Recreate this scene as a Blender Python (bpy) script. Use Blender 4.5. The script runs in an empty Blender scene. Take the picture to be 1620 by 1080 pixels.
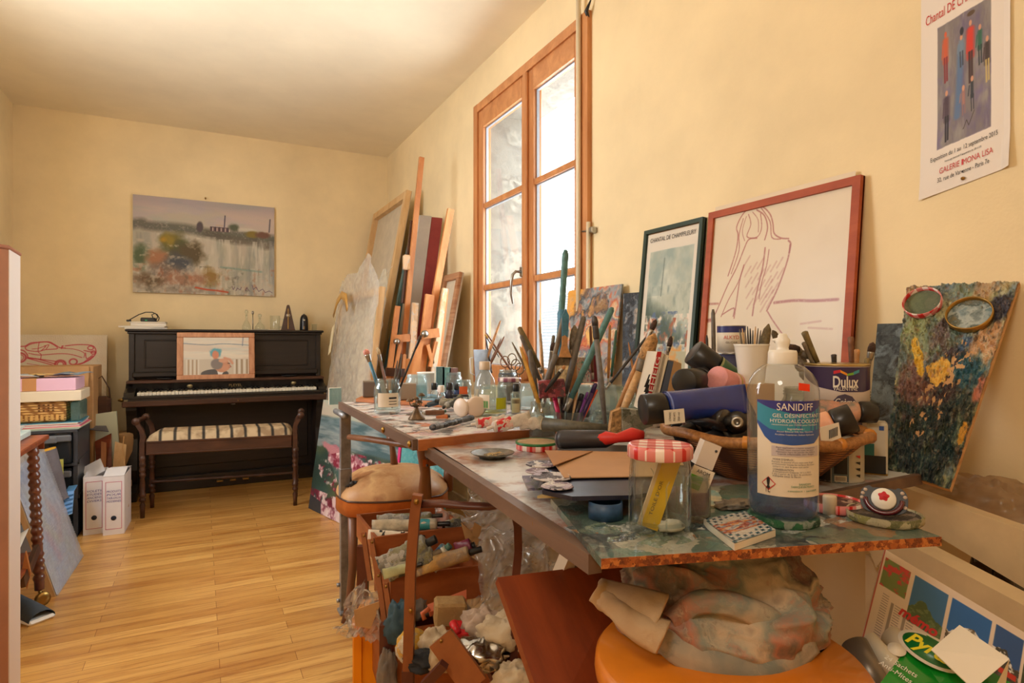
import bpy, math, random
import numpy as np
from mathutils import Vector, Matrix, noise as mnoise
from math import pi, sin, cos, tan, atan, atan2, radians as R, sqrt, hypot
SC = bpy.context.scene
COL = SC.collection
random.seed(7)
# ------------------------------------------------------------ camera, world, light, exposure
CAM_H = 1.05; YAW = R(27.35); FPX = 951.0
cam_data = bpy.data.cameras.new('camera'); cam = bpy.data.objects.new('camera', cam_data); COL.objects.link(cam)
cam.location = (0, 0, CAM_H); cam.rotation_euler = (R(90), 0, -YAW)
cam_data.sensor_width = 36; cam_data.lens = 36*FPX/1620; cam_data.clip_start = .02
SC.camera = cam
SC.view_settings.view_transform = 'Standard'; SC.view_settings.look = 'None'
SC.view_settings.gamma = 1; SC.view_settings.use_curve_mapping = False
SC.view_settings.exposure = 0.27
SC.cycles.max_bounces = 10; SC.cycles.diffuse_bounces = 5; SC.cycles.glossy_bounces = 4
SC.cycles.transparent_max_bounces = 28; SC.cycles.transmission_bounces = 8
SC.cycles.caustics_reflective = False; SC.cycles.caustics_refractive = False
SC.cycles.sample_clamp_indirect = 6
W = bpy.data.worlds.new('overcast_sky'); SC.world = W; W.use_nodes = True
bg = W.node_tree.nodes['Background']; bg.inputs[0].default_value = (.93, .96, 1, 1); bg.inputs[1].default_value = 11
def area(name, loc, rot, sx, sy, power, col, portal=False):
    l = bpy.data.lights.new(name, 'AREA'); l.shape = 'RECTANGLE'; l.size = sx; l.size_y = sy; l.energy = power; l.color = col
    o = bpy.data.objects.new(name, l); COL.objects.link(o); o.location = loc; o.rotation_euler = rot
    if portal: l.cycles.is_portal = True
    return o
area('window_daylight_portal', (1.80, 2.685, 1.62), (0, R(90), 0), 1.55, 1.1, 1, (1, 1, 1), True)
XLW = -1.142   # unseen opening added in the left wall to light the right wall
area('added_opening_portal', (XLW-.02, 2.75, 1.7), (0, R(-90), 0), 1.1, 1.0, 1, (1, 1, 1), True)
pl = bpy.data.lights.new('unseen_fill_light', 'POINT'); pl.energy = 21; pl.color = (1, .93, .82); pl.shadow_soft_size = .2  # unseen fill light added above and behind the camera, no lamp there
plo = bpy.data.objects.new('unseen_fill_light', pl); COL.objects.link(plo); plo.location = (-.45, -.1, 1.95)

# ------------------------------------------------------------ where a photographed point lies in the room
Fv = Vector((sin(YAW), cos(YAW), 0)); Rv = Vector((cos(YAW), -sin(YAW), 0)); Zv = Vector((0, 0, 1)); C0 = Vector((0, 0, CAM_H))
def pt(px, py, z=None, d=None, X=None, Y=None):
    D = Fv + Rv*((px-810)/FPX) + Zv*((540-py)/FPX)
    if z is not None: t = (z-CAM_H)/D.z
    elif d is not None: t = d
    elif X is not None: t = X/D.x
    else: t = Y/D.y
    return C0 + D*t
def dep(p): return (Vector(p)-C0).dot(Fv)
def face(px): return -(YAW+atan((px-810)/FPX))
# ------------------------------------------------------------ materials
_mats = {}
def lin(c):
    out = []
    for v in c[:3]:
        v = v/255.0
        out.append(v/12.92 if v <= .04045 else ((v+.055)/1.055)**2.4)
    return tuple(out)+(1,)
class NT:
    def __init__(s, name):
        s.m = bpy.data.materials.new(name); s.m.use_nodes = True; s.t = s.m.node_tree
        s.b = s.t.nodes['Principled BSDF']; s.out = s.t.nodes['Material Output']
    def n(s, typ, **kw):
        nd = s.t.nodes.new(typ)
        for k, v in kw.items():
            if k.startswith('i_'):
                key = k[2:]; key = int(key) if key.isdigit() else key.replace('_', ' ')
                nd.inputs[key].default_value = v
            else: setattr(nd, k, v)
        return nd
    def l(s, a, b): s.t.links.new(a, b)
    def coords(s, scale=(1, 1, 1), kind='Object', rot=(0, 0, 0)):
        tc = s.n('ShaderNodeTexCoord'); mp = s.n('ShaderNodeMapping'); mp.inputs['Scale'].default_value = scale; mp.inputs['Rotation'].default_value = rot
        s.l(tc.outputs[kind], mp.inputs[0]); return mp.outputs[0]
    def ramp(s, fac, stops, interp='LINEAR'):
        r = s.n('ShaderNodeValToRGB'); r.color_ramp.interpolation = interp
        e = r.color_ramp.elements
        while len(e) < len(stops): e.new(.5)
        for i, (p, c) in enumerate(stops): e[i].position = p; e[i].color = lin(c)
        s.l(fac, r.inputs[0]); return r.outputs[0]
    def mix(s, fac, a, b, typ='MIX'):
        m = s.n('ShaderNodeMix', data_type='RGBA', blend_type=typ)
        for i, v in ((0, fac), (6, a), (7, b)):
            if hasattr(v, 'links') or hasattr(v, 'is_output'): s.l(v, m.inputs[i])
            else: m.inputs[i].default_value = v if i == 0 else lin(v)
        return m.outputs[2]
    def bump(s, h, strength, dist=.01):
        b = s.n('ShaderNodeBump'); b.inputs['Strength'].default_value = strength; b.inputs['Distance'].default_value = dist
        s.l(h, b.inputs['Height']); s.l(b.outputs[0], s.b.inputs['Normal'])
def mat(name, col, rough=.5, metal=0, var=0, vs=12, bump=0, bs=40, coat=0, trans=0, sheen=0, alpha=1, spec=None):
    if name in _mats: return _mats[name]
    t = NT(name); b = t.b
    b.inputs['Roughness'].default_value = rough; b.inputs['Metallic'].default_value = metal
    b.inputs['Coat Weight'].default_value = coat; b.inputs['Transmission Weight'].default_value = trans; b.inputs['Alpha'].default_value = alpha
    if spec is not None: b.inputs['Specular IOR Level'].default_value = spec
    co = t.coords()
    if var:
        nz = t.n('ShaderNodeTexNoise', i_Scale=vs, i_Detail=5.0, i_Roughness=.6); t.l(co, nz.inputs[0])
        dk = tuple(v*(1-var) for v in col[:3]); lt = tuple(min(255, v*(1+var*.6)) for v in col[:3])
        t.l(t.ramp(nz.outputs[0], [(.3, dk), (.7, lt)]), b.inputs['Base Color'])
    else: b.inputs['Base Color'].default_value = lin(col)
    if bump:
        n2 = t.n('ShaderNodeTexNoise', i_Scale=bs, i_Detail=4.0); t.l(co, n2.inputs[0]); t.bump(n2.outputs[0], bump)
    _mats[name] = t.m; return t.m
def wood(name, dark, light, rough=.45, scale=(3, 3, 40), coat=0, vs=1.0):
    if name in _mats: return _mats[name]
    t = NT(name); co = t.coords(scale)
    nz = t.n('ShaderNodeTexNoise', i_Scale=vs, i_Detail=7.0, i_Roughness=.65, i_Distortion=.6); t.l(co, nz.inputs[0])
    t.l(t.ramp(nz.outputs[0], [(.3, dark), (.68, light)]), t.b.inputs['Base Color'])
    t.b.inputs['Roughness'].default_value = rough; t.b.inputs['Coat Weight'].default_value = coat
    t.bump(nz.outputs[0], .15, .004); _mats[name] = t.m; return t.m
def paint(name, cols, scale=9, rough=.4, bump=.5, soft=False, stretch=(1, 1, 1), base=None, basecut=.5, seed=0, coat=0):
    """crusted oil paint: patches of several colours over an optional base colour"""
    if name in _mats: return _mats[name]
    t = NT(name); co0 = t.coords(stretch)
    ad = t.n('ShaderNodeVectorMath', operation='ADD'); t.l(co0, ad.inputs[0]); ad.inputs[1].default_value = (seed*3.1, seed*1.7, seed*.9)
    w = t.n('ShaderNodeTexNoise', i_Scale=scale*1.6, i_Detail=4.0); t.l(ad.outputs[0], w.inputs[0])
    ml = t.n('ShaderNodeVectorMath', operation='SCALE'); t.l(w.outputs['Color'], ml.inputs[0]); ml.inputs['Scale'].default_value = 1.6/scale
    a2 = t.n('ShaderNodeVectorMath', operation='ADD'); t.l(ad.outputs[0], a2.inputs[0]); t.l(ml.outputs[0], a2.inputs[1])
    v = t.n('ShaderNodeTexVoronoi', i_Scale=scale, feature='SMOOTH_F1' if soft else 'F1'); t.l(a2.outputs[0], v.inputs['Vector'])
    sp = t.n('ShaderNodeSeparateColor'); t.l(v.outputs['Color'], sp.inputs[0])
    n = len(cols); st = [((i)/n if not soft else (i+.5)/n, c) for i, c in enumerate(cols)]
    c1 = t.ramp(sp.outputs[0], st, 'LINEAR' if soft else 'CONSTANT')
    v2 = t.n('ShaderNodeTexNoise', i_Scale=scale*2.7, i_Detail=8.0, i_Roughness=.7); t.l(a2.outputs[0], v2.inputs[0])
    sp2 = t.n('ShaderNodeSeparateColor'); t.l(v2.outputs['Color'], sp2.inputs[0])
    c2 = t.ramp(sp2.outputs[1], [((i+.5)/n*.5+.25, c) for i, c in enumerate(cols[::-1])])
    f = t.n('ShaderNodeMath', operation='MULTIPLY_ADD'); t.l(v2.outputs[0], f.inputs[0]); f.inputs[1].default_value = 4.0; f.inputs[2].default_value = -1.9; f.use_clamp = True
    c = t.mix(f.outputs[0], c1, c2)
    if base is not None:
        g = t.n('ShaderNodeTexNoise', i_Scale=scale*.8, i_Detail=6.0, i_Roughness=.65); t.l(ad.outputs[0], g.inputs[0])
        h = t.n('ShaderNodeMath', operation='MULTIPLY_ADD'); t.l(g.outputs[0], h.inputs[0]); h.inputs[1].default_value = 9; h.inputs[2].default_value = -9*basecut+.5; h.use_clamp = True
        c = t.mix(h.outputs[0], base, c)
    t.l(c, t.b.inputs['Base Color']); t.b.inputs['Roughness'].default_value = rough; t.b.inputs['Coat Weight'].default_value = coat
    if bump: t.bump(v2.outputs[0], bump, .006)
    _mats[name] = t.m; return t.m
def glass(name, tint=(250, 253, 252), refl=1.0, haze=0.0, hazecol=(225, 225, 220)):
    """thin clear glass or plastic: tinted see-through with fresnel gloss"""
    if name in _mats: return _mats[name]
    t = NT(name); t.t.nodes.remove(t.b)
    tr = t.n('ShaderNodeBsdfTransparent'); tr.inputs[0].default_value = lin(tint)
    gl = t.n('ShaderNodeBsdfGlossy'); gl.inputs['Roughness'].default_value = .04
    lw = t.n('ShaderNodeLayerWeight', i_Blend=.5); pw = t.n('ShaderNodeMath', operation='POWER'); t.l(lw.outputs['Facing'], pw.inputs[0]); pw.inputs[1].default_value = 2.6
    m = t.n('ShaderNodeMath', operation='MULTIPLY_ADD'); t.l(pw.outputs[0], m.inputs[0]); m.inputs[1].default_value = .6*refl; m.inputs[2].default_value = .05*refl
    mx = t.n('ShaderNodeMixShader'); t.l(m.outputs[0], mx.inputs[0]); t.l(tr.outputs[0], mx.inputs[1]); t.l(gl.outputs[0], mx.inputs[2])
    res = mx.outputs[0]
    if haze:
        df = t.n('ShaderNodeBsdfTranslucent'); df.inputs[0].default_value = lin(hazecol)
        d2 = t.n('ShaderNodeBsdfDiffuse'); d2.inputs[0].default_value = lin(hazecol)
        m3 = t.n('ShaderNodeMixShader'); m3.inputs[0].default_value = .5; t.l(df.outputs[0], m3.inputs[1]); t.l(d2.outputs[0], m3.inputs[2])
        nz = t.n('ShaderNodeTexNoise', i_Scale=30.0, i_Detail=3.0); t.l(t.coords(), nz.inputs[0])
        h = t.n('ShaderNodeMath', operation='MULTIPLY_ADD'); t.l(nz.outputs[0], h.inputs[0]); h.inputs[1].default_value = haze*.9; h.inputs[2].default_value = haze*.55; h.use_clamp = True
        m4 = t.n('ShaderNodeMixShader'); t.l(h.outputs[0], m4.inputs[0]); t.l(res, m4.inputs[1]); t.l(m3.outputs[0], m4.inputs[2]); res = m4.outputs[0]
    t.l(res, t.out.inputs[0]); _mats[name] = t.m; return t.m
def colmat(name='painted_picture', rough=.6, bump=.25, bs=120):
    if name in _mats: return _mats[name]
    t = NT(name); a = t.n('ShaderNodeAttribute', attribute_name='Col'); t.l(a.outputs[0], t.b.inputs['Base Color'])
    t.b.inputs['Roughness'].default_value = rough
    if bump:
        n2 = t.n('ShaderNodeTexNoise', i_Scale=bs, i_Detail=4.0); t.l(t.coords(), n2.inputs[0]); t.bump(n2.outputs[0], bump)
    _mats[name] = t.m; return t.m
# ------------------------------------------------------------ mesh builder
def TR(loc=(0, 0, 0), rx=0, ry=0, rz=0, s=1):
    return Matrix.Translation(Vector(loc)) @ Matrix.Rotation(rz, 4, 'Z') @ Matrix.Rotation(ry, 4, 'Y') @ Matrix.Rotation(rx, 4, 'X') @ Matrix.Scale(s, 4)
def basis(o, x, y, z):
    m = Matrix.Identity(4)
    for i, v in enumerate((x, y, z, o)):
        for j in range(3): m[j][i] = v[j]
    return m
class MB:
    def __init__(s): s.v = []; s.f = []; s.mi = []; s.sm = []; s.i = 0; s.smooth = False
    def add(s, vs, fs, M=None, smooth=None):
        o = len(s.v); sm = s.smooth if smooth is None else smooth
        s.v += [tuple(M @ Vector(v)) if M is not None else tuple(v) for v in vs]
        for f in fs: s.f.append(tuple(o+k for k in f)); s.mi.append(s.i); s.sm.append(sm)
        return s
    def box(s, a, b, M=None, bev=0):
        x0, y0, z0 = a; x1, y1, z1 = b
        if x0 > x1: x0, x1 = x1, x0
        if y0 > y1: y0, y1 = y1, y0
        if z0 > z1: z0, z1 = z1, z0
        if bev <= 0:
            vs = [(x0, y0, z0), (x1, y0, z0), (x1, y1, z0), (x0, y1, z0), (x0, y0, z1), (x1, y0, z1), (x1, y1, z1), (x0, y1, z1)]
            return s.add(vs, [(0, 3, 2, 1), (4, 5, 6, 7), (0, 1, 5, 4), (1, 2, 6, 5), (2, 3, 7, 6), (3, 0, 4, 7)], M, False)
        e = min(bev, (x1-x0)/2.01, (y1-y0)/2.01, (z1-z0)/2.01)
        vs = []; 
        for zi, (z, in_) in enumerate(((z0, e), (z0+e, 0), (z1-e, 0), (z1, e))):
            for (cx, cy, sx, sy) in ((x0, y0, 1, 1), (x1, y0, -1, 1), (x1, y1, -1, -1), (x0, y1, 1, -1)):
                k = e if in_ == 0 else e
                if in_: vs += [(cx+sx*e, cy+sy*e, z)]*2
                else:
                    p, q = (cx, cy+sy*e, z), (cx+sx*e, cy, z)
                    vs += [p, q] if (sx*sy > 0) else [q, p]
        fs = [(7, 5, 3, 1), (24, 26, 28, 30)]
        for r in range(3):
            for k in range(8):
                a_, b_ = r*8+k, r*8+(k+1) % 8
                fs.append((a_, b_, b_+8, a_+8))
        return s.add(vs, fs, M, False)
    def quadbox(s, pts, th, n=None):
        """thick plate from four world corners; thickness along -normal"""
        p = [Vector(q) for q in pts]; n = n or (p[1]-p[0]).cross(p[3]-p[0]).normalized()
        q = [a-n*th for a in p]
        return s.add(p+q, [(0, 1, 2, 3), (7, 6, 5, 4), (0, 4, 5, 1), (1, 5, 6, 2), (2, 6, 7, 3), (3, 7, 4, 0)], None, False)
    def lathe(s, prof, seg=24, M=None, cap=True, smooth=True, sx=1, sy=1, wob=0):
        vs = []; fs = []; n = len(prof)
        for r, z in prof:
            for k in range(seg):
                a = 2*pi*k/seg; w = 1+wob*sin(5*a+z*60)
                vs.append((r*cos(a)*sx*w, r*sin(a)*sy*w, z))
        for i in range(n-1):
            for k in range(seg):
                k2 = (k+1) % seg; fs.append((i*seg+k, i*seg+k2, (i+1)*seg+k2, (i+1)*seg+k))
        if cap:
            if prof[0][0] > 1e-6: fs.append(tuple(range(seg-1, -1, -1)))
            if prof[-1][0] > 1e-6: fs.append(tuple((n-1)*seg+k for k in range(seg)))
        return s.add(vs, fs, M, smooth)
    def tube(s, pts, r, seg=8, M=None, caps=True, flat=1, smooth=True, up=None):
        pts = [Vector(p) for p in pts]; n = len(pts)
        rr = [r]*n if not isinstance(r, (list, tuple)) else list(r)
        vs = []; fs = []; ux = None
        for i, p in enumerate(pts):
            t = (pts[min(i+1, n-1)]-pts[max(i-1, 0)])
            t = t.normalized() if t.length > 1e-9 else Vector((0, 0, 1))
            if ux is None:
                ref = Vector(up) if up else (Vector((0, 0, 1)) if abs(t.z) < .9 else Vector((1, 0, 0)))
                ux = t.cross(ref).normalized()
            else: ux = (ux-t*ux.dot(t)).normalized()
            uy = t.cross(ux)
            for k in range(seg):
                a = 2*pi*(k+.5)/seg; vs.append(p+ux*(rr[i]*cos(a))+uy*(rr[i]*flat*sin(a)))
        for i in range(n-1):
            for k in range(seg):
                k2 = (k+1) % seg; fs.append((i*seg+k, i*seg+k2, (i+1)*seg+k2, (i+1)*seg+k))
        if caps: fs.append(tuple(range(seg-1, -1, -1))); fs.append(tuple((n-1)*seg+k for k in range(seg)))
        return s.add(vs, fs, M, smooth and seg > 4)
    def bar(s, a, b, w, h, up=(0, 0, 1)):
        """straight bar of rectangular section w (sideways) x h (along up)"""
        a = Vector(a); b = Vector(b); t = (b-a).normalized(); u = Vector(up); sd = t.cross(u)
        if sd.length < 1e-4: sd = t.cross(Vector((1, 0, 0)))
        sd.normalize(); u = sd.cross(t).normalized()
        vs = []
        for p in (a, b):
            for (i, j) in ((-1, -1), (1, -1), (1, 1), (-1, 1)): vs.append(p+sd*(i*w/2)+u*(j*h/2))
        return s.add(vs, [(0, 3, 2, 1), (4, 5, 6, 7), (0, 1, 5, 4), (1, 2, 6, 5), (2, 3, 7, 6), (3, 0, 4, 7)], None, False)
    def prism(s, poly, z0, z1, M=None, smooth=False):
        n = len(poly); vs = [(x, y, z0) for x, y in poly]+[(x, y, z1) for x, y in poly]
        fs = [tuple(range(n-1, -1, -1)), tuple(range(n, 2*n))]+[(k, (k+1) % n, n+(k+1) % n, n+k) for k in range(n)]
        return s.add(vs, fs, M, smooth)
    def sheet(s, fn, nu, nv, M=None, smooth=True, thick=0, closeu=False):
        vs = [Vector(fn(i/(nu-1), j/(nv-1))) for j in range(nv) for i in range(nu)]
        fs = [(j*nu+i, j*nu+i+1, (j+1)*nu+i+1, (j+1)*nu+i) for j in range(nv-1) for i in range(nu-1)]
        if thick:
            N = [Vector((0, 0, 0)) for _ in vs]
            for f in fs:
                n = (vs[f[1]]-vs[f[0]]).cross(vs[f[3]]-vs[f[0]])
                for k in f: N[k] += n
            o = len(vs); vs = vs+[v-n.normalized()*thick if n.length > 1e-12 else v for v, n in zip(vs, N)]
            b = [(f[3]+o, f[2]+o, f[1]+o, f[0]+o) for f in fs]
            edge = [i for i in range(nu)]+[j*nu+nu-1 for j in range(1, nv)]+[(nv-1)*nu+i for i in range(nu-2, -1, -1)]+[j*nu for j in range(nv-2, 0, -1)]
            b += [(edge[(k+1) % len(edge)], edge[k], edge[k]+o, edge[(k+1) % len(edge)]+o) for k in range(len(edge))]
            fs = fs+b
        return s.add(vs, fs, M, smooth)
    def build(s, name, m, parent=None, world=True, M=None):
        me = bpy.data.meshes.new(name)
        vs = [M @ Vector(v) for v in s.v] if M is not None else s.v
        me.from_pydata([tuple(v) for v in vs], [], s.f)
        ms = m if isinstance(m, (list, tuple)) else [m]
        for k in ms: me.materials.append(k)
        me.polygons.foreach_set('material_index', [min(k, len(ms)-1) for k in s.mi]); me.polygons.foreach_set('use_smooth', s.sm)
        me.validate(clean_customdata=False)
        o = bpy.data.objects.new(name, me); COL.objects.link(o)
        if parent is not None:
            o.parent = parent
            if world: me.transform(wm(parent).inverted())
        elif M is None:
            lo = np.array(s.v).min(0); hi = np.array(s.v).max(0); c = Vector(((lo[0]+hi[0])/2, (lo[1]+hi[1])/2, lo[2]))
            me.transform(Matrix.Translation(-c)); o.location = c
        return o
def wm(o):
    m = Matrix.LocRotScale(o.location, o.rotation_euler, o.scale)
    return wm(o.parent) @ m if o.parent else m
def tag(o, label, cat, group=None, kind=None):
    o['label'] = label; o['category'] = cat
    if group: o['group'] = group
    if kind: o['kind'] = kind
    return o
def thing(name, label, cat, loc=(0, 0, 0), rz=0, group=None, rot=None):
    o = bpy.data.objects.new(name, None); COL.objects.link(o); o.location = loc; o.rotation_euler = rot or (0, 0, rz); o.empty_display_size = .05
    return tag(o, label, cat, group)
def struct(name, mb, m, parent=None):
    o = mb.build(name, m, parent)
    if parent is None: o['kind'] = 'structure'
    return o
def text(s, size, M, m, parent, name='lettering', width=None, wrap=None, align='CENTER', bold=0, up=.0003, shear=0, world=False, narrow=None):
    """letters as a thin mesh in the plane of M (x right, y up, z out); wrap: function bending the points"""
    c = bpy.data.curves.new('t', 'FONT'); c.body = s; c.size = size; c.align_x = align; c.align_y = 'CENTER'; c.resolution_u = 3; c.offset = bold; c.shear = shear
    o = bpy.data.objects.new('t', c); me = bpy.data.meshes.new_from_object(o); bpy.data.objects.remove(o); bpy.data.curves.remove(c)
    co = np.zeros(len(me.vertices)*3); me.vertices.foreach_get('co', co); co = co.reshape(-1, 3)
    if len(co) == 0: return None
    wd = co[:, 0].max()-co[:, 0].min()
    if width: co[:, 0] *= width/wd
    co[:, 2] += up
    pts = [Vector(p) for p in co]
    if wrap: pts = [Vector(wrap(p)) for p in pts]
    pts = [M @ p for p in pts]
    mb = MB(); mb.add(pts, [tuple(p.vertices) for p in me.polygons]); bpy.data.meshes.remove(me)
    return mb.build(name, m, parent, world=world)
# ------------------------------------------------------------ pictures: colour worked out per point of a fine grid
def vnoise(x, y, seed=0):
    xi = np.floor(x).astype(int); yi = np.floor(y).astype(int); xf = x-xi; yf = y-yi
    def h(a, b):
        n = (a*374761393+b*668265263+seed*982451653) & 0x7fffffff; n = ((n ^ (n >> 13))*1274126177) & 0x7fffffff; n = n ^ (n >> 16); return (n & 0xffff)/65535.0
    u = xf*xf*(3-2*xf); v = yf*yf*(3-2*yf)
    return (h(xi, yi)*(1-u)+h(xi+1, yi)*u)*(1-v)+(h(xi, yi+1)*(1-u)+h(xi+1, yi+1)*u)*v
def fbm(x, y, seed=0, oc=4):
    t = 0; a = .5; s = 0
    for k in range(oc): t = t+a*vnoise(x*2**k, y*2**k, seed+k*17); s += a; a *= .55
    return t/s
class Canvas:
    """u to the right 0..1, v up 0..1; colours sRGB 0..255"""
    def __init__(s, w, h, n):
        s.w = w; s.h = h; s.nx = int(n); s.ny = max(2, int(n*h/w)); U, V = np.meshgrid(np.linspace(0, 1, s.nx), np.linspace(0, 1, s.ny)); s.u = U; s.v = V
        s.c = np.full((s.ny, s.nx, 3), 235.0)
    def fill(s, c): s.c[:] = c; return s
    def blend(s, m, c): s.c = s.c*(1-m[..., None])+np.array(c, float)*m[..., None]; return s
    def ell(s, x, y, rx, ry, c, soft=.15, rough=0, seed=1, ang=0):
        du = (s.u-x); dv = (s.v-y); 
        if ang: ca, sa = cos(ang), sin(ang); asp = s.h/s.w; a = du*ca+dv*asp*sa; b = (-du*sa+dv*asp*ca)/asp; du, dv = a, b
        d = np.sqrt((du/rx)**2+(dv/ry)**2)
        if rough: d = d+rough*(fbm(s.u*14, s.v*14*s.h/s.w, seed)-.5)*2
        return s.blend(np.clip((1-d)/soft, 0, 1), c)
    def rect(s, x0, y0, x1, y1, c, soft=.004, k=1):
        m = np.clip((s.u-x0)/soft, 0, 1)*np.clip((x1-s.u)/soft, 0, 1)*np.clip((s.v-y0)/soft, 0, 1)*np.clip((y1-s.v)/soft, 0, 1); return s.blend(m*k, c)
    def poly(s, pts, c, k=1):
        inside = np.zeros(s.u.shape, bool); n = len(pts)
        for i in range(n):
            x0, y0 = pts[i]; x1, y1 = pts[(i+1) % n]
            if y0 == y1: continue
            cnd = ((y0 > s.v) != (y1 > s.v)) & (s.u < (x1-x0)*(s.v-y0)/(y1-y0)+x0); inside ^= cnd
        return s.blend(inside.astype(float)*k, c)
    def line(s, pts, wd, c, k=1, chalk=0, seed=3):
        asp = s.h/s.w; d = np.full(s.u.shape, 9.0)
        if len(pts) > 2 and chalk:
            g = lambda j: np.array(pts[max(0, min(len(pts)-1, j))], float); q = []
            for i in range(len(pts)-1):
                for k in (0, .25, .5, .75): q.append(tuple(.5*(2*g(i)+(g(i+1)-g(i-1))*k+(2*g(i-1)-5*g(i)+4*g(i+1)-g(i+2))*k*k+(3*g(i)-g(i-1)-3*g(i+1)+g(i+2))*k**3)))
            pts = q+[pts[-1]]
        for (x0, y0), (x1, y1) in zip(pts[:-1], pts[1:]):
            lo = min(x0, x1)-wd*4; hi = max(x0, x1)+wd*4
            ax, ay = x1-x0, (y1-y0)*asp; L = ax*ax+ay*ay+1e-12
            t = np.clip(((s.u-x0)*ax+(s.v-y0)*asp*ay)/L, 0, 1)
            d = np.minimum(d, np.hypot(s.u-x0-t*ax, (s.v-y0)*asp-t*ay))
        m = np.clip(1.5-d/wd*1.0, 0, 1)
        if chalk: m = m*np.clip(.45+1.3*(fbm(s.u*90, s.v*90*asp, seed, 2)), 0, 1)**chalk
        return s.blend(m*k, c)
    def streak(s, sx, sy, cols, k=.5, seed=5, cut=.5, gain=5, y0=-1, y1=2):
        """brushy patches"""
        asp = s.h/s.w
        for i, c in enumerate(cols):
            n = fbm(s.u*sx+i*7.3, s.v*sy*asp+i*3.1, seed+i*5)
            m = np.clip((n-cut)*gain, 0, 1)*k*((s.v > y0) & (s.v < y1)); s.blend(m, c)
        return s
    def build(s, name, M, m, parent=None, wrap=None, thick=0, world=False):
        X = (s.u-.5)*s.w; Y = s.v*s.h
        P = np.stack([X.ravel(), Y.ravel(), np.zeros(X.size)], 1)
        if wrap: P = np.array([wrap(Vector(p)) for p in P])
        Mn = np.array(M); P = P @ Mn[:3, :3].T+Mn[:3, 3]
        nx, ny = s.nx, s.ny; idx = np.arange(nx*ny).reshape(ny, nx)
        q = np.stack([idx[:-1, :-1], idx[:-1, 1:], idx[1:, 1:], idx[1:, :-1]], -1).reshape(-1, 4)
        me = bpy.data.meshes.new(name); me.from_pydata(P.tolist(), [], q.tolist()); me.materials.append(m)
        L = s.c/255.0; L = np.clip(L, 0, 1); L = np.where(L <= .04045, L/12.92, ((L+.055)/1.055)**2.4)
        rgba = np.concatenate([L.reshape(-1, 3), np.ones((nx*ny, 1))], 1)
        at = me.color_attributes.new('Col', 'FLOAT_COLOR', 'POINT'); at.data.foreach_set('color', rgba.ravel())
        me.polygons.foreach_set('use_smooth', [True]*len(q))
        o = bpy.data.objects.new(name, me); COL.objects.link(o)
        if parent is not None:
            o.parent = parent
            if world: me.transform(wm(parent).inverted())
        return o
UP = Matrix.Rotation(R(90), 4, 'X')   # picture plane -> upright, facing -Y

# ------------------------------------------------------------ room shell
XL, XR, YB, ZC, YN = -1.142, 1.458, 5.206, 2.67, -1.9
def wallmat(name, col, v=.05):
    t = NT(name); co = t.coords()
    nz = t.n('ShaderNodeTexNoise', i_Scale=1.6, i_Detail=6.0, i_Roughness=.6); t.l(co, nz.inputs[0])
    dk = tuple(x*(1-v) for x in col); lt = tuple(min(255, x*(1+v)) for x in col)
    t.l(t.ramp(nz.outputs[0], [(.3, dk), (.7, lt)]), t.b.inputs['Base Color']); t.b.inputs['Roughness'].default_value = .75
    n2 = t.n('ShaderNodeTexNoise', i_Scale=120.0, i_Detail=3.0); t.l(co, n2.inputs[0]); t.bump(n2.outputs[0], .12, .003); return t.m
M_wall = wallmat('cream_wall_paint', (237, 216, 173)); M_ceil = wallmat('cream_ceiling_paint', (243, 230, 204), .03)
def floormat():
    t = NT('oak_strip_parquet'); co = t.coords()
    br = t.n('ShaderNodeTexBrick', offset=.37, offset_frequency=2); t.l(co, br.inputs['Vector'])
    br.inputs['Scale'].default_value = 1; br.inputs['Brick Width'].default_value = .62; br.inputs['Row Height'].default_value = .062
    br.inputs['Mortar Size'].default_value = .0009; br.inputs['Mortar Smooth'].default_value = .3; br.inputs['Bias'].default_value = 0
    br.inputs['Color1'].default_value = lin((208, 156, 84)); br.inputs['Color2'].default_value = lin((238, 194, 118)); br.inputs['Mortar'].default_value = lin((140, 86, 36))
    c2 = t.coords((2.2, 30, 1)); nz = t.n('ShaderNodeTexNoise', i_Scale=1.3, i_Detail=8.0, i_Roughness=.7, i_Distortion=.8); t.l(c2, nz.inputs[0])
    gr = t.ramp(nz.outputs[0], [(.3, (190, 140, 84)), (.55, (255, 250, 240)), (.8, (255, 255, 255))])
    c = t.mix(.75, br.outputs['Color'], gr, 'MULTIPLY'); n3 = t.n('ShaderNodeTexNoise', i_Scale=1.2, i_Detail=3.0); t.l(co, n3.inputs[0])
    c = t.mix(.5, c, t.ramp(n3.outputs[0], [(.3, (218, 196, 165)), (.7, (255, 255, 255))]), 'MULTIPLY')
    t.l(c, t.b.inputs['Base Color']); t.b.inputs['Roughness'].default_value = .32; t.b.inputs['Coat Weight'].default_value = .25; t.b.inputs['Coat Roughness'].default_value = .25
    t.bump(br.outputs['Fac'], -.25, .002); return t.m
b = MB(); b.box((XL-.15, YN-.15, -.1), (XR+.4, YB+.15, 0)); struct('floor', b, floormat())
b = MB(); b.box((XL-.15, YN-.15, ZC), (XR+.4, YB+.15, ZC+.1)); struct('ceiling', b, M_ceil)
b = MB(); b.box((XL-.15, YB, 0), (XR+.4, YB+.15, ZC)); struct('wall_back', b, M_wall)
b = MB(); b.box((XL-.15, YN, 0), (XL, 2.25, ZC)); b.box((XL-.15, 3.25, 0), (XL, YB, ZC)); b.box((XL-.15, 2.25, 0), (XL, 3.25, 1.15)); b.box((XL-.15, 2.25, 2.25), (XL, 3.25, ZC)); struct('wall_left', b, M_wall)  # gap in this wall is added, out of view, to let side light in
WY0, WY1, WZ0, WZ1 = 2.135, 3.235, .84, 2.405
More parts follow.
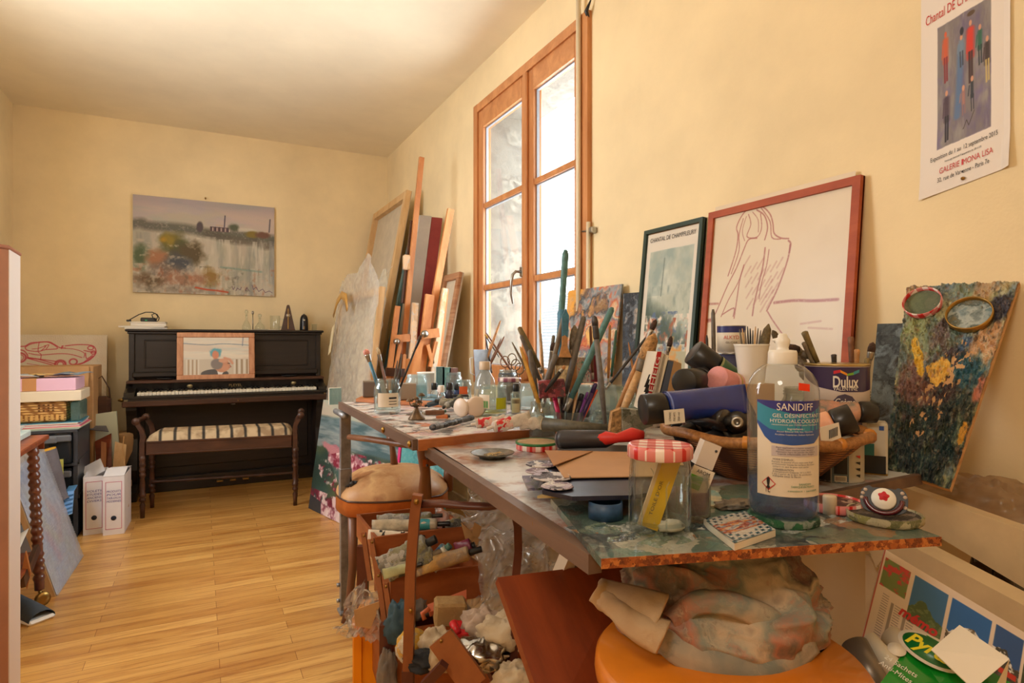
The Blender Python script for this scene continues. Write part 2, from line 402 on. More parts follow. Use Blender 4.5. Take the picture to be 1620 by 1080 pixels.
b = MB(); b.box((XR, YN, 0), (XR+.35, WY0, ZC)); b.box((XR, WY1, 0), (XR+.35, YB, ZC)); b.box((XR, WY0, 0), (XR+.35, WY1, WZ0)); b.box((XR, WY0, WZ1), (XR+.35, WY1, ZC)); struct('wall_right', b, M_wall)
b = MB(); b.box((XL-.15, YN-.15, 0), (XR+.4, YN, ZC)); struct('wall_front', b, M_wall)
# baseboards
M_white = mat('white_gloss_paint', (226, 214, 190), .4, var=.06)
b = MB(); b.box((XL, YB-.015, 0), (XR, YB, .08)); struct('baseboard_back', b, M_white)
b = MB(); b.box((XL, YN, 0), (XL+.015, YB-.015, .08)); struct('baseboard_left', b, M_white)
b = MB(); b.box((XR-.015, YN, 0), (XR, YB-.015, .08)); struct('baseboard_right', b, M_white)
# window
M_win = wood('orange_varnished_pine', (178, 114, 66), (214, 150, 96), .4, (1, 3, 3), vs=4)
M_winv = wood('orange_varnished_pine_upright', (172, 108, 62), (210, 146, 92), .4, (8, 8, 1), vs=2.5)
win = bpy.data.objects.new('window_1', None); COL.objects.link(win); win.location = (XR, (WY0+WY1)/2, WZ0); win['kind'] = 'structure'
b = MB(); xo = XR-.022
b.box((xo, WY0-.045, WZ0-.03), (XR+.06, WY0+.012, WZ1+.035)); b.box((xo, WY1-.012, WZ0-.03), (XR+.06, WY1+.04, WZ1+.035)); b.build('window_frame', M_winv, win)
b = MB(); b.box((xo+.001, WY0+.012, WZ1-.012), (XR+.06, WY1-.012, WZ1+.034)); b.box((xo+.001, WY0+.012, WZ0-.029), (XR+.06, WY1-.012, WZ0+.012)); b.build('window_frame', M_win, win)
M_pane = glass('window_glass', (246, 250, 250), .8)
M_gasket = mat('grey_glazing_bead', (150, 152, 158), .4)
zt, zb = 2.29, .92; zr = [1.36, 1.835]
for k, (ya, yb_) in enumerate(((WY0+.012, 2.632), (2.632, WY1-.012))):
    sash = MB(); x0, x1 = XR-.012, XR+.04
    sash.box((x0, ya, WZ0+.012), (x1, ya+.06, WZ1-.012), bev=.004); sash.box((x0, yb_-.06, WZ0+.012), (x1, yb_, WZ1-.012), bev=.004); so = sash.build('sash', M_winv, win)
    r = MB(); r.box((x0+.001, ya+.06, WZ1-.115), (x1, yb_-.06, WZ1-.012)); r.box((x0+.001, ya+.06, WZ0+.012), (x1, yb_-.06, zb))
    for z in zr: r.box((x0+.006, ya+.06, z-.014), (x1-.01, yb_-.06, z+.014), bev=.003)
    r.build('rail', M_win, win)
    zs = [zb]+[z for z in zr]+[WZ1-.115]
    for j in range(3):
        z0, z1 = zs[j]+(.014 if j else 0), zs[j+1]-(.014 if j < 2 else 0)
        p = MB(); p.box((XR+.012, ya+.06, z0), (XR+.016, yb_-.06, z1)); po = p.build('pane', M_pane, win)
        g = MB(); 
        for (a0, a1, c0, c1) in ((ya+.06, ya+.066, z0, z1), (yb_-.066, yb_-.06, z0, z1), (ya+.066, yb_-.066, z1-.006, z1), (ya+.066, yb_-.066, z0, z0+.006)): g.box((XR+.008, a0, c0), (XR+.022, a1, c1))
        g.build('glazing_bead', M_gasket, win)
b = MB(); b.box((XR-.03, 2.612, WZ0+.02), (XR-.008, 2.652, WZ1-.015), bev=.006); b.build('centre_post', M_winv, win)
M_steel = mat('brushed_steel', (168, 166, 160), .32, 1, var=.08)
b = MB(); b.tube([(XR-.03, 2.662, 1.40), (XR-.06, 2.662, 1.40), (XR-.075, 2.665, 1.385), (XR-.08, 2.672, 1.35), (XR-.078, 2.68, 1.29), (XR-.065, 2.684, 1.24)], [.007, .007, .0075, .0075, .006, .004], 10); b.box((XR-.032, 2.648, 1.375), (XR-.012, 2.676, 1.425), bev=.003); b.build('window_handle', M_steel, win)
# outside: stone reveal, neighbour's slate roof
M_stone = paint('weathered_render_stone', [(124, 118, 108), (104, 98, 90), (140, 134, 122), (92, 86, 78)], 7, .85, .5, True)
b = MB(); b.box((XR+.06, WY1-.008, WZ0), (XR+.36, WY1+.004, WZ1)); b.box((XR+.06, WY0-.004, WZ0), (XR+.36, WY0+.004, WZ1)); b.box((XR+.06, WY0, WZ1-.008), (XR+.37, WY1, WZ1+.004)); b.box((XR+.35, WY0-.05, .74), (XR+.45, WY1+.05, .83)); o = b.build('stone_window_surround', M_stone); o['kind'] = 'structure'
def slate():
    t = NT('grey_roof_slates'); co = t.coords((1, 1, 1), rot=(0, 0, 0))
    br = t.n('ShaderNodeTexBrick'); t.l(t.coords((1, 1, 1), 'UV'), br.inputs[0]); sp = t.n('ShaderNodeTexWave', wave_type='BANDS', bands_direction='Z', i_Scale=5.0, i_Distortion=.8, i_Detail=2.0); t.l(co, sp.inputs[0])
    nz = t.n('ShaderNodeTexNoise', i_Scale=3.0, i_Detail=6.0); t.l(co, nz.inputs[0])
    c = t.mix(.6, t.ramp(sp.outputs[0], [(.1, (34, 36, 38)), (.5, (60, 60, 60))]), t.ramp(nz.outputs[0], [(.3, (170, 170, 170)), (.7, (255, 255, 255))]), 'MULTIPLY')
    t.l(c, t.b.inputs['Base Color']); t.b.inputs['Roughness'].default_value = .6; t.bump(sp.outputs[0], .6, .03); return t.m
hs = thing('neighbouring_house', 'neighbouring house with grey slate roof seen through the window', 'house', (9, 12, -3))
b = MB(); b.quadbox([pt(842, 660, d=9), pt(1010, 660, d=8), pt(960, 415, d=12), pt(842, 507, d=13)], .1); b.build('roof', slate(), hs)
b = MB(); b.box((7.6, 9.5, -3), (11.5, 12.5, -.2)); b.build('wall', M_stone, hs)
# ------------------------------------------------------------ shared materials
M_black = mat('black_lacquered_wood', (30, 25, 22), .38, var=.25, coat=.1)
M_blackw = wood('ebonised_piano_wood', (20, 15, 12), (42, 32, 26), .42, (1.5, 20, 20), .08)
M_dbrown = wood('dark_walnut', (50, 28, 18), (86, 52, 34), .42, (2, 14, 14))
M_mahog = wood('reddish_mahogany', (92, 36, 14), (150, 68, 30), .38, (2, 22, 22), .1)
M_oak = wood('warm_beech', (150, 88, 44), (196, 130, 74), .45, (6, 6, 2), vs=2)
M_pine = wood('pale_pine', (196, 152, 98), (226, 190, 140), .55, (8, 8, 1.5), vs=2)
M_ivory = mat('ivory_key', (238, 232, 214), .3)
M_plastic_w = mat('white_plastic', (232, 228, 220), .35)
M_paper = mat('white_paper', (236, 230, 220), .8)
M_card = mat('brown_cardboard', (190, 148, 100), .8, var=.06)
M_pic = colmat(); M_print = colmat('printed_picture', .35, 0)
M_inkblk = mat('black_print', (28, 28, 32), .6); M_gold = mat('gilt_lettering', (190, 168, 120), .4, .5)
M_brass = mat('aged_brass', (176, 140, 76), .35, 1, var=.15)
M_clear = glass('clear_glass', (246, 250, 249)); M_linen = mat('raw_linen_canvas_back', (206, 192, 168), .85, var=.05, bump=.2, bs=200)
M_blkpl = mat('black_plastic', (30, 30, 32), .32, var=.1)
M_greypl = mat('charcoal_grey_plastic', (66, 70, 78), .4, var=.1)

# ------------------------------------------------------------ upright piano against the back wall
P0, P1, PF = -.44, .829, 4.60
pn = thing('upright_piano', 'old black upright piano with worn brown keybed against the back wall', 'piano', (.195, 4.9, 0))
PBK = 5.19
b = MB(); b.box((P0, 4.86, .0), (P0+.035, PBK, 1.118), bev=.004); b.box((P1-.035, 4.86, .0), (P1, PBK, 1.118), bev=.004); b.box((P0+.035, 4.93, .10), (P1-.035, PBK, 1.115)); b.build('case', M_blackw, pn)
b = MB(); b.box((P0-.02, 4.83, 1.118), (P1+.02, PBK, 1.136), bev=.006); b.box((P0-.008, 4.845, 1.103), (P1+.008, PBK, 1.118), bev=.003); b.build('lid', M_blackw, pn)
b = MB(); b.box((P0+.035, 4.875, .80), (P1-.035, 4.93, 1.103)); 
for (a0, a1, c0, c1) in ((P0+.09, P1-.09, 1.053, 1.063), (P0+.09, P1-.09, .865, .875), (P0+.09, P0+.10, .875, 1.053), (P1-.10, P1-.09, .875, 1.053)): b.box((a0, 4.868, c0), (a1, 4.876, c1), bev=.003)
b.box((P0+.02, 4.85, .80), (P1-.02, 4.88, .84), bev=.008); b.build('upper_panel', M_blackw, pn)
b = MB(); b.box((P0-.005, 4.745, .765), (P1+.005, 4.89, .785), bev=.004); b.build('music_shelf', M_dbrown, pn)
b = MB(); b.prism([(4.79, .70), (4.89, .70), (4.89, .766), (4.765, .766)], P0+.03, P1-.03, basis((0, 0, 0), (0, 1, 0), (0, 0, 1), (1, 0, 0))); fb = b.build('fallboard', M_black, pn)
text('PLEYEL', .026, TR((.22, 4.772, .735), rx=R(102)), M_gold, pn, 'lettering', width=.085, world=True)
for x_ in (-.07, .62):
    e = MB(); e.lathe([(.014, 0), (.014, .0006)], 14, TR((x_, 4.7745, .738), rx=R(102)), sx=1.3); e.build('medal_emblem', M_gold, pn)
b = MB(); b.box((P0-.012, PF, .672), (P1+.012, 4.90, .690), bev=.004); b.box((P0+.02, PF+.004, .652), (P1-.02, 4.88, .672)); b.build('keybed', M_black, pn)
b = MB(); b.box((P0-.014, PF-.012, .622), (P1+.014, 4.62, .660), bev=.006); b.build('key_slip', M_dbrown, pn)
for xa, xb in ((P0-.01, P0+.05), (P1-.05, P1+.01)):
    b = MB(); b.prism([(4.64, .69), (4.88, .69), (4.88, .765), (4.80, .765), (4.77, .735), (4.66, .712)], xa, xb, basis((0, 0, 0), (0, 1, 0), (0, 0, 1), (1, 0, 0))); b.build('key_block', M_black, pn)
kw = (P1-P0-.13)/52; kx = P0+.065
proto = None
for k in range(52):
    if proto is None:
        b = MB(); b.box((kx+.0006, 4.645, .691), (kx+kw-.0006, 4.79, .712), bev=.002); proto = b.build('white_key', M_ivory, pn); o = proto
    else:
        o = proto.copy(); COL.objects.link(o); o.parent = pn; o.location.x = k*kw
pb = None; M_ebony = mat('ebony_key', (18, 17, 17), .3)
for k in range(51):
    if k % 7 in (2, 6): continue
    if pb is None:
        b = MB(); b.box((kx+kw*(k+1)-.006, 4.69, .712), (kx+kw*(k+1)+.006, 4.79, .724), bev=.002); pb = b.build('black_key', M_ebony, pn); k0 = k; o = pb
    else:
        o = pb.copy(); COL.objects.link(o); o.parent = pn; o.location.x = (k-k0)*kw
b = MB(); b.box((P0+.035, 4.90, .10), (P1-.035, 4.93, .655)); b.box((P0+.09, 4.892, .16), (P1-.09, 4.90, .60), bev=.004); b.build('lower_panel', M_blackw, pn)
b = MB(); b.box((P0, 4.84, 0), (P1, 4.95, .10), bev=.004); b.build('plinth', M_blackw, pn)
for xa in (P0+.005, P1-.065):
    b = MB(); b.prism([(4.62, .652), (4.86, .652), (4.86, .0), (4.62, 0), (4.62, .06), (4.70, .10), (4.66, .2), (4.70, .40), (4.65, .56), (4.62, .60)], xa, xa+.06, basis((0, 0, 0), (0, 1, 0), (0, 0, 1), (1, 0, 0))); b.build('leg', M_blackw, pn)
b = MB(); b.lathe([(.016, 0), (.016, .008), (.006, .012), (.006, .03), (.014, .035), (.014, .045)], 12, TR((.20, 4.66, .652), rx=R(180))); b.build('lock_knob', mat('nickel_knob', (150, 148, 150), .3, 1), pn)
for k, x in enumerate((P0-.012,)):
    b = MB(); b.lathe([(.012, 0), (.014, .01), (.006, .03), (.0, .034)], 10, TR((x, 4.68, .665), ry=R(-90))); b.build('side_knob', M_brass, pn)
for x in (.12, .205, .29):
    b = MB(); b.box((x-.022, 4.78, .045), (x+.022, 4.86, .055), bev=.004); b.build('pedal', M_brass, pn)
b = MB(); b.lathe([(.004, 0), (.004, .012)], 8, TR((.228, 4.586, .641), rx=R(90))); b.build('keyhole', M_brass, pn)

# ------------------------------------------------------------ piano bench
A_ = Vector((-.31, 4.19, 0)); B_ = Vector((.536, 4.063, 0)); bx_ = (B_-A_).normalized(); by_ = Vector((-bx_.y, bx_.x, 0)); L_ = (B_-A_).length
BM = basis(A_, bx_, by_, Vector((0, 0, 1)))
be = thing('piano_bench', 'carved dark wooden duet bench with scroll arms and striped worn cushion', 'bench', (A_+B_)/2+by_*.12)
dpt = .235
b = MB(); b.box((.02, -.012, .372), (L_-.02, .012, .452), BM, .003); b.box((.02, dpt-.012, .372), (L_-.02, dpt+.012, .452), BM, .003); b.box((-.008, 0, .372), (.016, dpt, .452), BM, .003); b.box((L_-.016, 0, .372), (L_+.008, dpt, .452), BM, .003)
b.box((.02, -.018, .444), (L_-.02, -.01, .456), BM, .002); b.box((.02, -.018, .376), (L_-.02, -.01, .384), BM, .002)
b.build('seat_frame', M_dbrown, be)
def cushion(u, v):
    x = .022+(L_-.044)*u; y = -.015+(dpt+.03)*v; a = min(1, min(u, 1-u)*12, min(v, 1-v)*5); return (x, y, .455+.052*sqrt(max(0, 1-(1-a)**2)))
t = NT('striped_ticking_cushion'); co = t.coords()
wv = t.n('ShaderNodeTexWave', wave_type='BANDS', bands_direction='X', i_Scale=4.05, i_Distortion=.12); t.l(co, wv.inputs[0])
s1 = t.ramp(wv.outputs[0], [(.0, (198, 176, 142)), (.82, (198, 176, 142)), (.86, (52, 46, 42)), (.89, (150, 136, 112)), (.93, (48, 44, 40)), (.965, (120, 112, 100)), (.98, (44, 40, 36))], 'CONSTANT')
nz = t.n('ShaderNodeTexNoise', i_Scale=16.0, i_Detail=6.0); t.l(co, nz.inputs[0])
t.l(t.mix(.6, s1, t.ramp(nz.outputs[0], [(.38, (150, 124, 100)), (.55, (255, 255, 255))]), 'MULTIPLY'), t.b.inputs['Base Color']); t.b.inputs['Roughness'].default_value = .9; t.bump(nz.outputs[0], .4, .004)
b = MB(); b.sheet(cushion, 60, 14, BM); b.box((.022, -.015, .45), (L_-.022, dpt+.015, .456), BM)
b.build('cushion', t.m, be)
prof = [(.012, 0), (.013, .05), (.016, .075), (.009, .09), (.011, .095), (.018, .10), (.018, .112), (.012, .12), (.019, .13), (.019, .145), (.013, .15), (.016, .19), (.012, .24), (.018, .25), (.018, .262), (.012, .27), (.018, .278), (.018, .29), (.013, .30), (.018, .31), (.018, .325), (.014, .335), (.018, .345), (.018, .37)]
for (x, y) in ((0, 0), (L_, 0), (0, dpt), (L_, dpt)):
    b = MB(); b.lathe(prof, 14, BM @ TR((x, y, 0))); b.build('leg', M_dbrown, be)
for sx, x in ((-1, 0), (1, L_)):
    for y in (0, dpt):
        P = [(x, y, .37), (x, y, .45), (x+sx*-.004, y, .48), (x+sx*.004, y, .52), (x+sx*.024, y, .555), (x+sx*.034, y, .572)]
        b = MB(); b.tube([BM @ Vector(p) for p in P], [.019, .019, .018, .017, .016, .015], 4, up=by_, smooth=False)
        b.lathe([(.0, -.017), (.02, -.017), (.022, -.01), (.022, .010), (.02, .017), (0, .017)], 14, BM @ TR((x+sx*.034, y, .575), rx=R(90))); b.build('arm_scroll', M_dbrown, be)
    b = MB(); b.tube([BM @ Vector((x+sx*.034, y, .575)) for y in (.01, .06, .12, .18, dpt-.01)], [.010, .012, .014, .012, .010], 10); b.build('arm_rail', M_dbrown, be)
b = MB(); pts = []; rr = []
for k in range(25): pts.append(BM @ Vector((L_*k/24, dpt*.94, .165))); rr.append(.008 if k % 6 else .013)
b.tube(pts, rr, 10); b.build('stretcher', M_dbrown, be)

# ------------------------------------------------------------ picture over the piano
cv = Canvas(.968, .715, 330); cv.fill((186, 176, 160))
cv.streak(3, 9, [(178, 168, 176), (196, 182, 168), (168, 176, 160), (204, 180, 170)], .7, 3, .45, y0=.66)
cv.blend(np.clip((cv.v-.86)*6, 0, .55), (160, 150, 160))
cv.streak(7, 4, [(190, 186, 164), (170, 166, 146), (200, 194, 176), (150, 152, 140)], .6, 9, .48, y1=.68)
hz = .70+.0*cv.u
cv.line([(0, .70), (.06, .715), (.1, .69), (.35, .69), (.5, .66), (.75, .66), (1, .64)], .035, (78, 80, 70), .85, 1.2)
cv.line([(.5, .65), (.7, .60), (.85, .60), (.93, .56), (1, .60)], .03, (92, 84, 72), .8, 1.4)
cv.ell(.45, .72, .03, .07, (84, 74, 78), .3, .2); cv.rect(.52, .68, .66, .735, (104, 84, 86)); cv.rect(.56, .74, .62, .76, (190, 168, 150)); cv.line([(.625, .74), (.63, .86)], .004, (70, 66, 84)); cv.line([(.96, .72), (.967, .86)], .005, (96, 90, 100))
for x in (.53, .56, .59, .62, .65): cv.line([(x, .69), (x, .73)], .003, (60, 50, 60)); cv.line([(x+.012, .69), (x+.012, .72)], .003, (210, 190, 180))
cv.ell(.70, .74, .05, .05, (86, 92, 72), .5, .5, 4); cv.line([(.74, .72), (.82, .725), (.87, .70)], .014, (206, 200, 184), .9, 1); cv.ell(.83, .68, .06, .04, (130, 112, 50), .5, .5, 5); cv.ell(.92, .68, .07, .05, (116, 82, 66), .5, .5, 6)
cv.streak(22, 3, [(140, 144, 140), (206, 198, 184), (120, 124, 126)], .45, 21, .55, y1=.62)
cv.blend(((cv.u > .35) & (cv.v < .6))*np.clip(fbm(cv.u*50, cv.v*5, 77)*3-1.6, 0, .6), (214, 206, 190))
for (x, y, rx, ry, c) in ((.26, .50, .12, .12, (96, 92, 50)), (.24, .56, .06, .08, (146, 126, 40)), (.2, .56, .03, .04, (176, 136, 30)), (.33, .5, .06, .09, (84, 92, 56)), (.38, .44, .10, .12, (92, 78, 50)), (.05, .36, .06, .13, (84, 98, 66)), (.15, .36, .08, .09, (166, 116, 82)), (.28, .28, .12, .12, (74, 78, 84)), (.22, .22, .12, .09, (120, 104, 92)), (.52, .2, .07, .1, (150, 118, 60)), (.35, .15, .18, .08, (158, 118, 94)), (.1, .12, .1, .07, (110, 86, 60)), (.3, .05, .25, .04, (150, 138, 124))):
    cv.ell(x, y, rx*1.3, ry*1.3, c, .6, .5, int(x*90))
cv.streak(30, 22, [(196, 176, 150), (90, 86, 70), (178, 112, 78), (206, 196, 180)], .55, 41, .6, y1=.3); cv.blend(((cv.u < .5) & (cv.v < .55))*np.clip(fbm(cv.u*30, cv.v*26, 55)*3-1.7, 0, .6), (196, 180, 158))
cv.line([(.42, .07), (.5, .05), (.56, .045)], .006, (196, 84, 50)); cv.line([(.57, .045), (.65, .03)], .006, (190, 80, 50))
cv.line([(.6, .3), (.9, .27)], .008, (120, 150, 140), .6, 1)
for pts_ in ([(.68, .10), (.69, .06), (.70, .09)], [(.71, .05), (.72, .08), (.74, .06), (.75, .09)], [(.78, .05), (.79, .09), (.81, .05)], [(.83, .12), (.84, .07), (.86, .10), (.88, .05), (.91, .08), (.93, .04), (.96, .06), (.985, .04)]): cv.line(pts_, .0018, (84, 50, 96))
t_ = thing('landscape_painting', 'river landscape oil painting with castle hanging above the piano', 'painting', (.04, 5.184, 1.412))
b = MB(); b.box((-.484, -.002, 0), (.484, .016, .715)); b.build('canvas', M_linen, t_, world=False)
cv.build('painted_surface', TR((0, -.0035, 0)) @ UP, M_pic, t_)
b = MB(); b.tube([(.03, 5.206, 2.148), (.03, 5.18, 2.152)], .004, 8); b.lathe([(.007, 0), (.005, .005)], 8, TR((.03, 5.182, 2.152), rx=R(90))); tag(b.build('picture_nail', M_brass), 'small brass nail above the river landscape painting', 'nail')

# ------------------------------------------------------------ framed photo standing on the piano
pf = thing('framed_photo', 'light wood framed photo of a man in a grey suit on the piano ledge', 'picture frame', tuple(pt(343, 600, Y=4.765)), R(1), rot=(R(-6), 0, 0))
w_, h_ = .50, .335
b = MB()
for (x0, x1, z0, z1) in ((-w_/2, w_/2, 0, .035), (-w_/2, w_/2, h_-.035, h_), (-w_/2, -w_/2+.04, .035, h_-.035), (w_/2-.04, w_/2, .035, h_-.035)): b.box((x0, -.008, z0), (x1, .012, z1), bev=.004)
b.build('frame', wood('limed_light_wood', (176, 118, 84), (214, 160, 122), .5, (20, 4, 6), vs=1.5), pf, world=False)
cv = Canvas(w_-.08, h_-.07, 180); cv.fill((222, 214, 200)); cv.streak(2, 16, [(196, 204, 200), (236, 226, 208), (214, 196, 180)], .6, 8, .45, y0=.42)
cv.line([(0, .84), (.35, .80), (.6, .83), (1, .79)], .008, (120, 140, 158), .8, 1); cv.line([(.9, .78), (.91, 1)], .008, (120, 130, 150), .8)
cv.ell(.48, .58, .10, .16, (98, 168, 186), .3, .3); cv.ell(.48, .52, .06, .15, (210, 140, 112), .3, .2)
cv.rect(0, 0, 1, .42, (206, 196, 180)); 
for k in range(7): cv.rect(.04+.03*k, 0, .055+.03*k, .41, (160, 128, 84) if k % 2 else (232, 226, 214)); 
for k in range(6): cv.rect(.76+.04*k, 0, .78+.04*k, .41, (140, 112, 76) if k % 2 else (228, 224, 216))
cv.ell(.47, .02, .22, .13, (86, 84, 86), .08); cv.poly([(.5, .14), (.62, .12), (.58, 0), (.52, 0)], (232, 230, 228)); cv.ell(.58, .24, .125, .19, (206, 150, 122), .08); cv.ell(.63, .18, .07, .08, (210, 154, 126), .08); cv.ell(.50, .28, .10, .16, (136, 128, 126), .2, .1, 4); cv.ell(.6, .37, .08, .06, (214, 164, 138), .2); cv.line([(.62, .44), (.70, .40), (.74, .30)], .02, (212, 158, 134)); cv.line([(.67, .3), (.7, .29)], .006, (60, 44, 40)); cv.line([(.70, .25), (.72, .2), (.69, .19)], .006, (170, 100, 84))
cv.build('photo', TR((0, -.001, .035)) @ UP, M_print, pf)
# ------------------------------------------------------------ things on the piano
def book(name, label, loc, w, d, h, rz, cov, group=None, cat='book', soft=False):
    t = thing(name, label, cat, loc, rz, group)
    b = MB(); b.box((-w/2, -d/2, 0), (w/2, d/2, h*.09)); b.box((-w/2, -d/2, h*.91), (w/2, d/2, h)); b.box((-w/2, -d/2, 0), (-w/2+.003, d/2, h)); b.build('cover', cov, t, world=False)
    b = MB(); b.box((-w/2+.003, -d/2+.003, h*.09), (w/2-.004, d/2-.003, h*.91)); b.build('pages', M_paper, t, world=False); return t
M_cream = mat('aged_cream_card', (216, 196, 156), .7, var=.08); M_cream2 = mat('ivory_card', (232, 220, 196), .7)
book('music_book', 'cream softcover music book, lowest of the stack on the left end of the piano', (-.345, 5.0, 1.136), .26, .20, .012, R(3), M_cream2, 'books on the piano')
book('music_book', 'white music book with curled edge, second of the stack on the piano', (-.36, 5.0, 1.148), .28, .20, .011, R(-3), M_paper, 'books on the piano')
book('music_book', 'thick yellowed book, third of the stack on the piano', (-.33, 5.0, 1.159), .22, .17, .022, R(2), M_cream, 'books on the piano')
book('music_book', 'thin cream score book topmost of the stack under the black device', (-.33, 5.0, 1.181), .22, .17, .008, R(-2), M_cream2, 'books on the piano')
t = thing('power_adapter', 'black electronic box with green light on the books on the piano', 'device', (-.33, 5.0, 1.189)); b = MB(); b.box((-.05, -.04, 0), (.045, .04, .03), bev=.006); b.build('body', M_blkpl, t, world=False); b = MB(); b.box((-.022, -.0415, .008), (-.008, -.040, .014)); b.build('green_light', mat('green_led', (30, 190, 110), .3), t, world=False)
b = MB(); P = [(-.12, -.02, .01), (-.09, -.03, .03), (-.06, -.03, .05), (-.02, -.02, .068), (.02, 0, .07), (.05, 0, .055), (.063, -.01, .03), (.06, -.03, .012), (.05, -.045, .004), (.03, -.05, .02), (.02, -.045, .05), (.04, -.03, .062), (.055, -.02, .04), (.045, -.06, .002)]
b.tube(P, .0035, 6); c_ = b.build('cable', M_blkpl, t, world=False); b = MB(); b.box((-.135, -.03, 0), (-.105, -.012, .014), bev=.004); b.build('plug', M_blkpl, t, world=False)
def carafe(label, px, r, h):
    p = pt(px, 528, Y=4.98); t = thing('glass_decanter', label, 'decanter', (p.x, p.y, 1.136), 0, 'small glass decanters on the piano')
    b = MB(); b.lathe([(r*.9, 0), (r, .006), (r, h*.2), (r*.6, h*.38), (r*.25, h*.5), (r*.22, h*.72), (r*.34, h*.75)], 16, cap=False); b.build('body', M_clear, t, world=False)
    b = MB(); b.lathe([(r*.18, h*.72), (r*.16, h*.78), (r*.4, h*.86), (r*.42, h*.93), (r*.2, h), (0, h)], 14); b.build('stopper', M_clear, t, world=False)
carafe('taller glass decanter with round stopper on the piano, left of the spoon', 390, .03, .155)
carafe('smaller glass decanter with pointed stopper on the piano beside the mug', 411, .034, .125)
p = pt(400, 528, Y=5.0); t = thing('spoon', 'upright spoon between the two glass decanters on the piano', 'spoon', (p.x, p.y, 1.136)); b = MB(); b.tube([(0, 0, 0), (0, 0, .12)], .0035, 6); b.build('handle', M_steel, t, world=False); b = MB(); b.lathe([(0, 0), (.008, .008), (.009, .02), (.004, .03)], 10, TR((0, 0, .118)), sy=.5); b.build('bowl', M_steel, t, world=False)
p = pt(412, 527, Y=4.96); b = MB(); b.lathe([(.05, 0), (.055, .004), (.05, .006)], 24, TR((p.x, p.y, 1.1365)), sx=1.1); tag(b.build('tray', mat('dark_small_tray', (60, 56, 52), .3)), 'small dark round dish under the glass decanters on the piano', 'dish')
p = pt(435, 527, Y=4.98); t = thing('glass_mug', 'clear glass tankard with handle on the piano beside the tall metronome', 'mug', (p.x, p.y, 1.136)); b = MB(); b.lathe([(.036, 0), (.037, .004), (.034, .01), (.037, .112), (.038, .114)], 20, cap=False); b.lathe([(0, .006), (.034, .006)], 20, cap=False); b.build('body', M_clear, t, world=False); b = MB(); b.tube([(.036, 0, .09), (.06, 0, .085), (.066, 0, .055), (.058, 0, .03), (.036, 0, .025)], .005, 8); b.build('handle', M_clear, t, world=False)
def metronome(label, px, w, h, m, round_=False):
    p = pt(px, 528, Y=4.98); t = thing('metronome', label, 'metronome', (p.x, p.y, 1.136), R(-8), 'metronomes on the piano')
    b = MB(); n = 10; prof = []
    if round_:
        for k in range(n+1):
            a = k/n; prof.append((w/2*(1-.12*a) if a < .6 else w/2*.93*sqrt(max(.02, 1-((a-.6)/.4)**2)), h*a))
    else: prof = [(w/2, 0), (w/2, h*.04), (w/2*.94, h*.05), (w/2*.25, h*.92), (w/2*.2, h*.97), (w/2*.1, h)]
    b.lathe([(r_*1.41 if not round_ else r_, z) for r_, z in prof], 4 if not round_ else 16, TR(rz=R(45) if not round_ else 0), smooth=round_); b.build('case', m, t, world=False)
    b = MB(); b.lathe([(w*.13, 0), (w*.13, .002)], 14, TR((0, -w*(.26 if not round_ else .47), h*(.58 if not round_ else .62)), rx=R(80)), sx=1.2); b.build('badge', mat('silver_badge', (200, 196, 188), .3, .6), t, world=False)
    b = MB(); b.bar((0, -w*.55, h*.06), (0, -w*.2, h*.85), w*.05, .003); b.build('pendulum', M_brass, t, world=False)
metronome('taller pyramid metronome in brown wood on the right of the piano', 456, .105, .20, M_dbrown)
metronome('small rounded black metronome at the right end of the piano', 481, .065, .132, M_blkpl, True)
p = pt(497, 528, Y=5.05); b = MB(); b.lathe([(.02, 0), (.022, .05), (.026, .055)], 16, TR((p.x, p.y, 1.136)), cap=False); tag(b.build('drinking_glass', M_clear), 'small drinking glass behind the small black metronome', 'glass')
for px, nm in ((262, 'left of the framed photo'), (457, 'right of the framed photo')):
    p = pt(px, 600, Y=4.80); b = MB(); b.lathe([(.03, 0), (.05, .006), (.054, .012), (.05, .012), (.03, .008), (0, .008)], 24, TR((p.x, p.y, .785))); tag(b.build('candle_dish', M_blkpl), 'black round candle dish on the piano ledge, '+nm, 'dish', 'black candle dishes on the piano')
# paper on the piano lid
b = MB(); b.box((.33, 4.86, 1.136), (.52, 4.98, 1.1385)); tag(b.build('sheet_of_paper', M_cream2), 'sheet of paper on the piano lid in front of the decanters', 'paper')

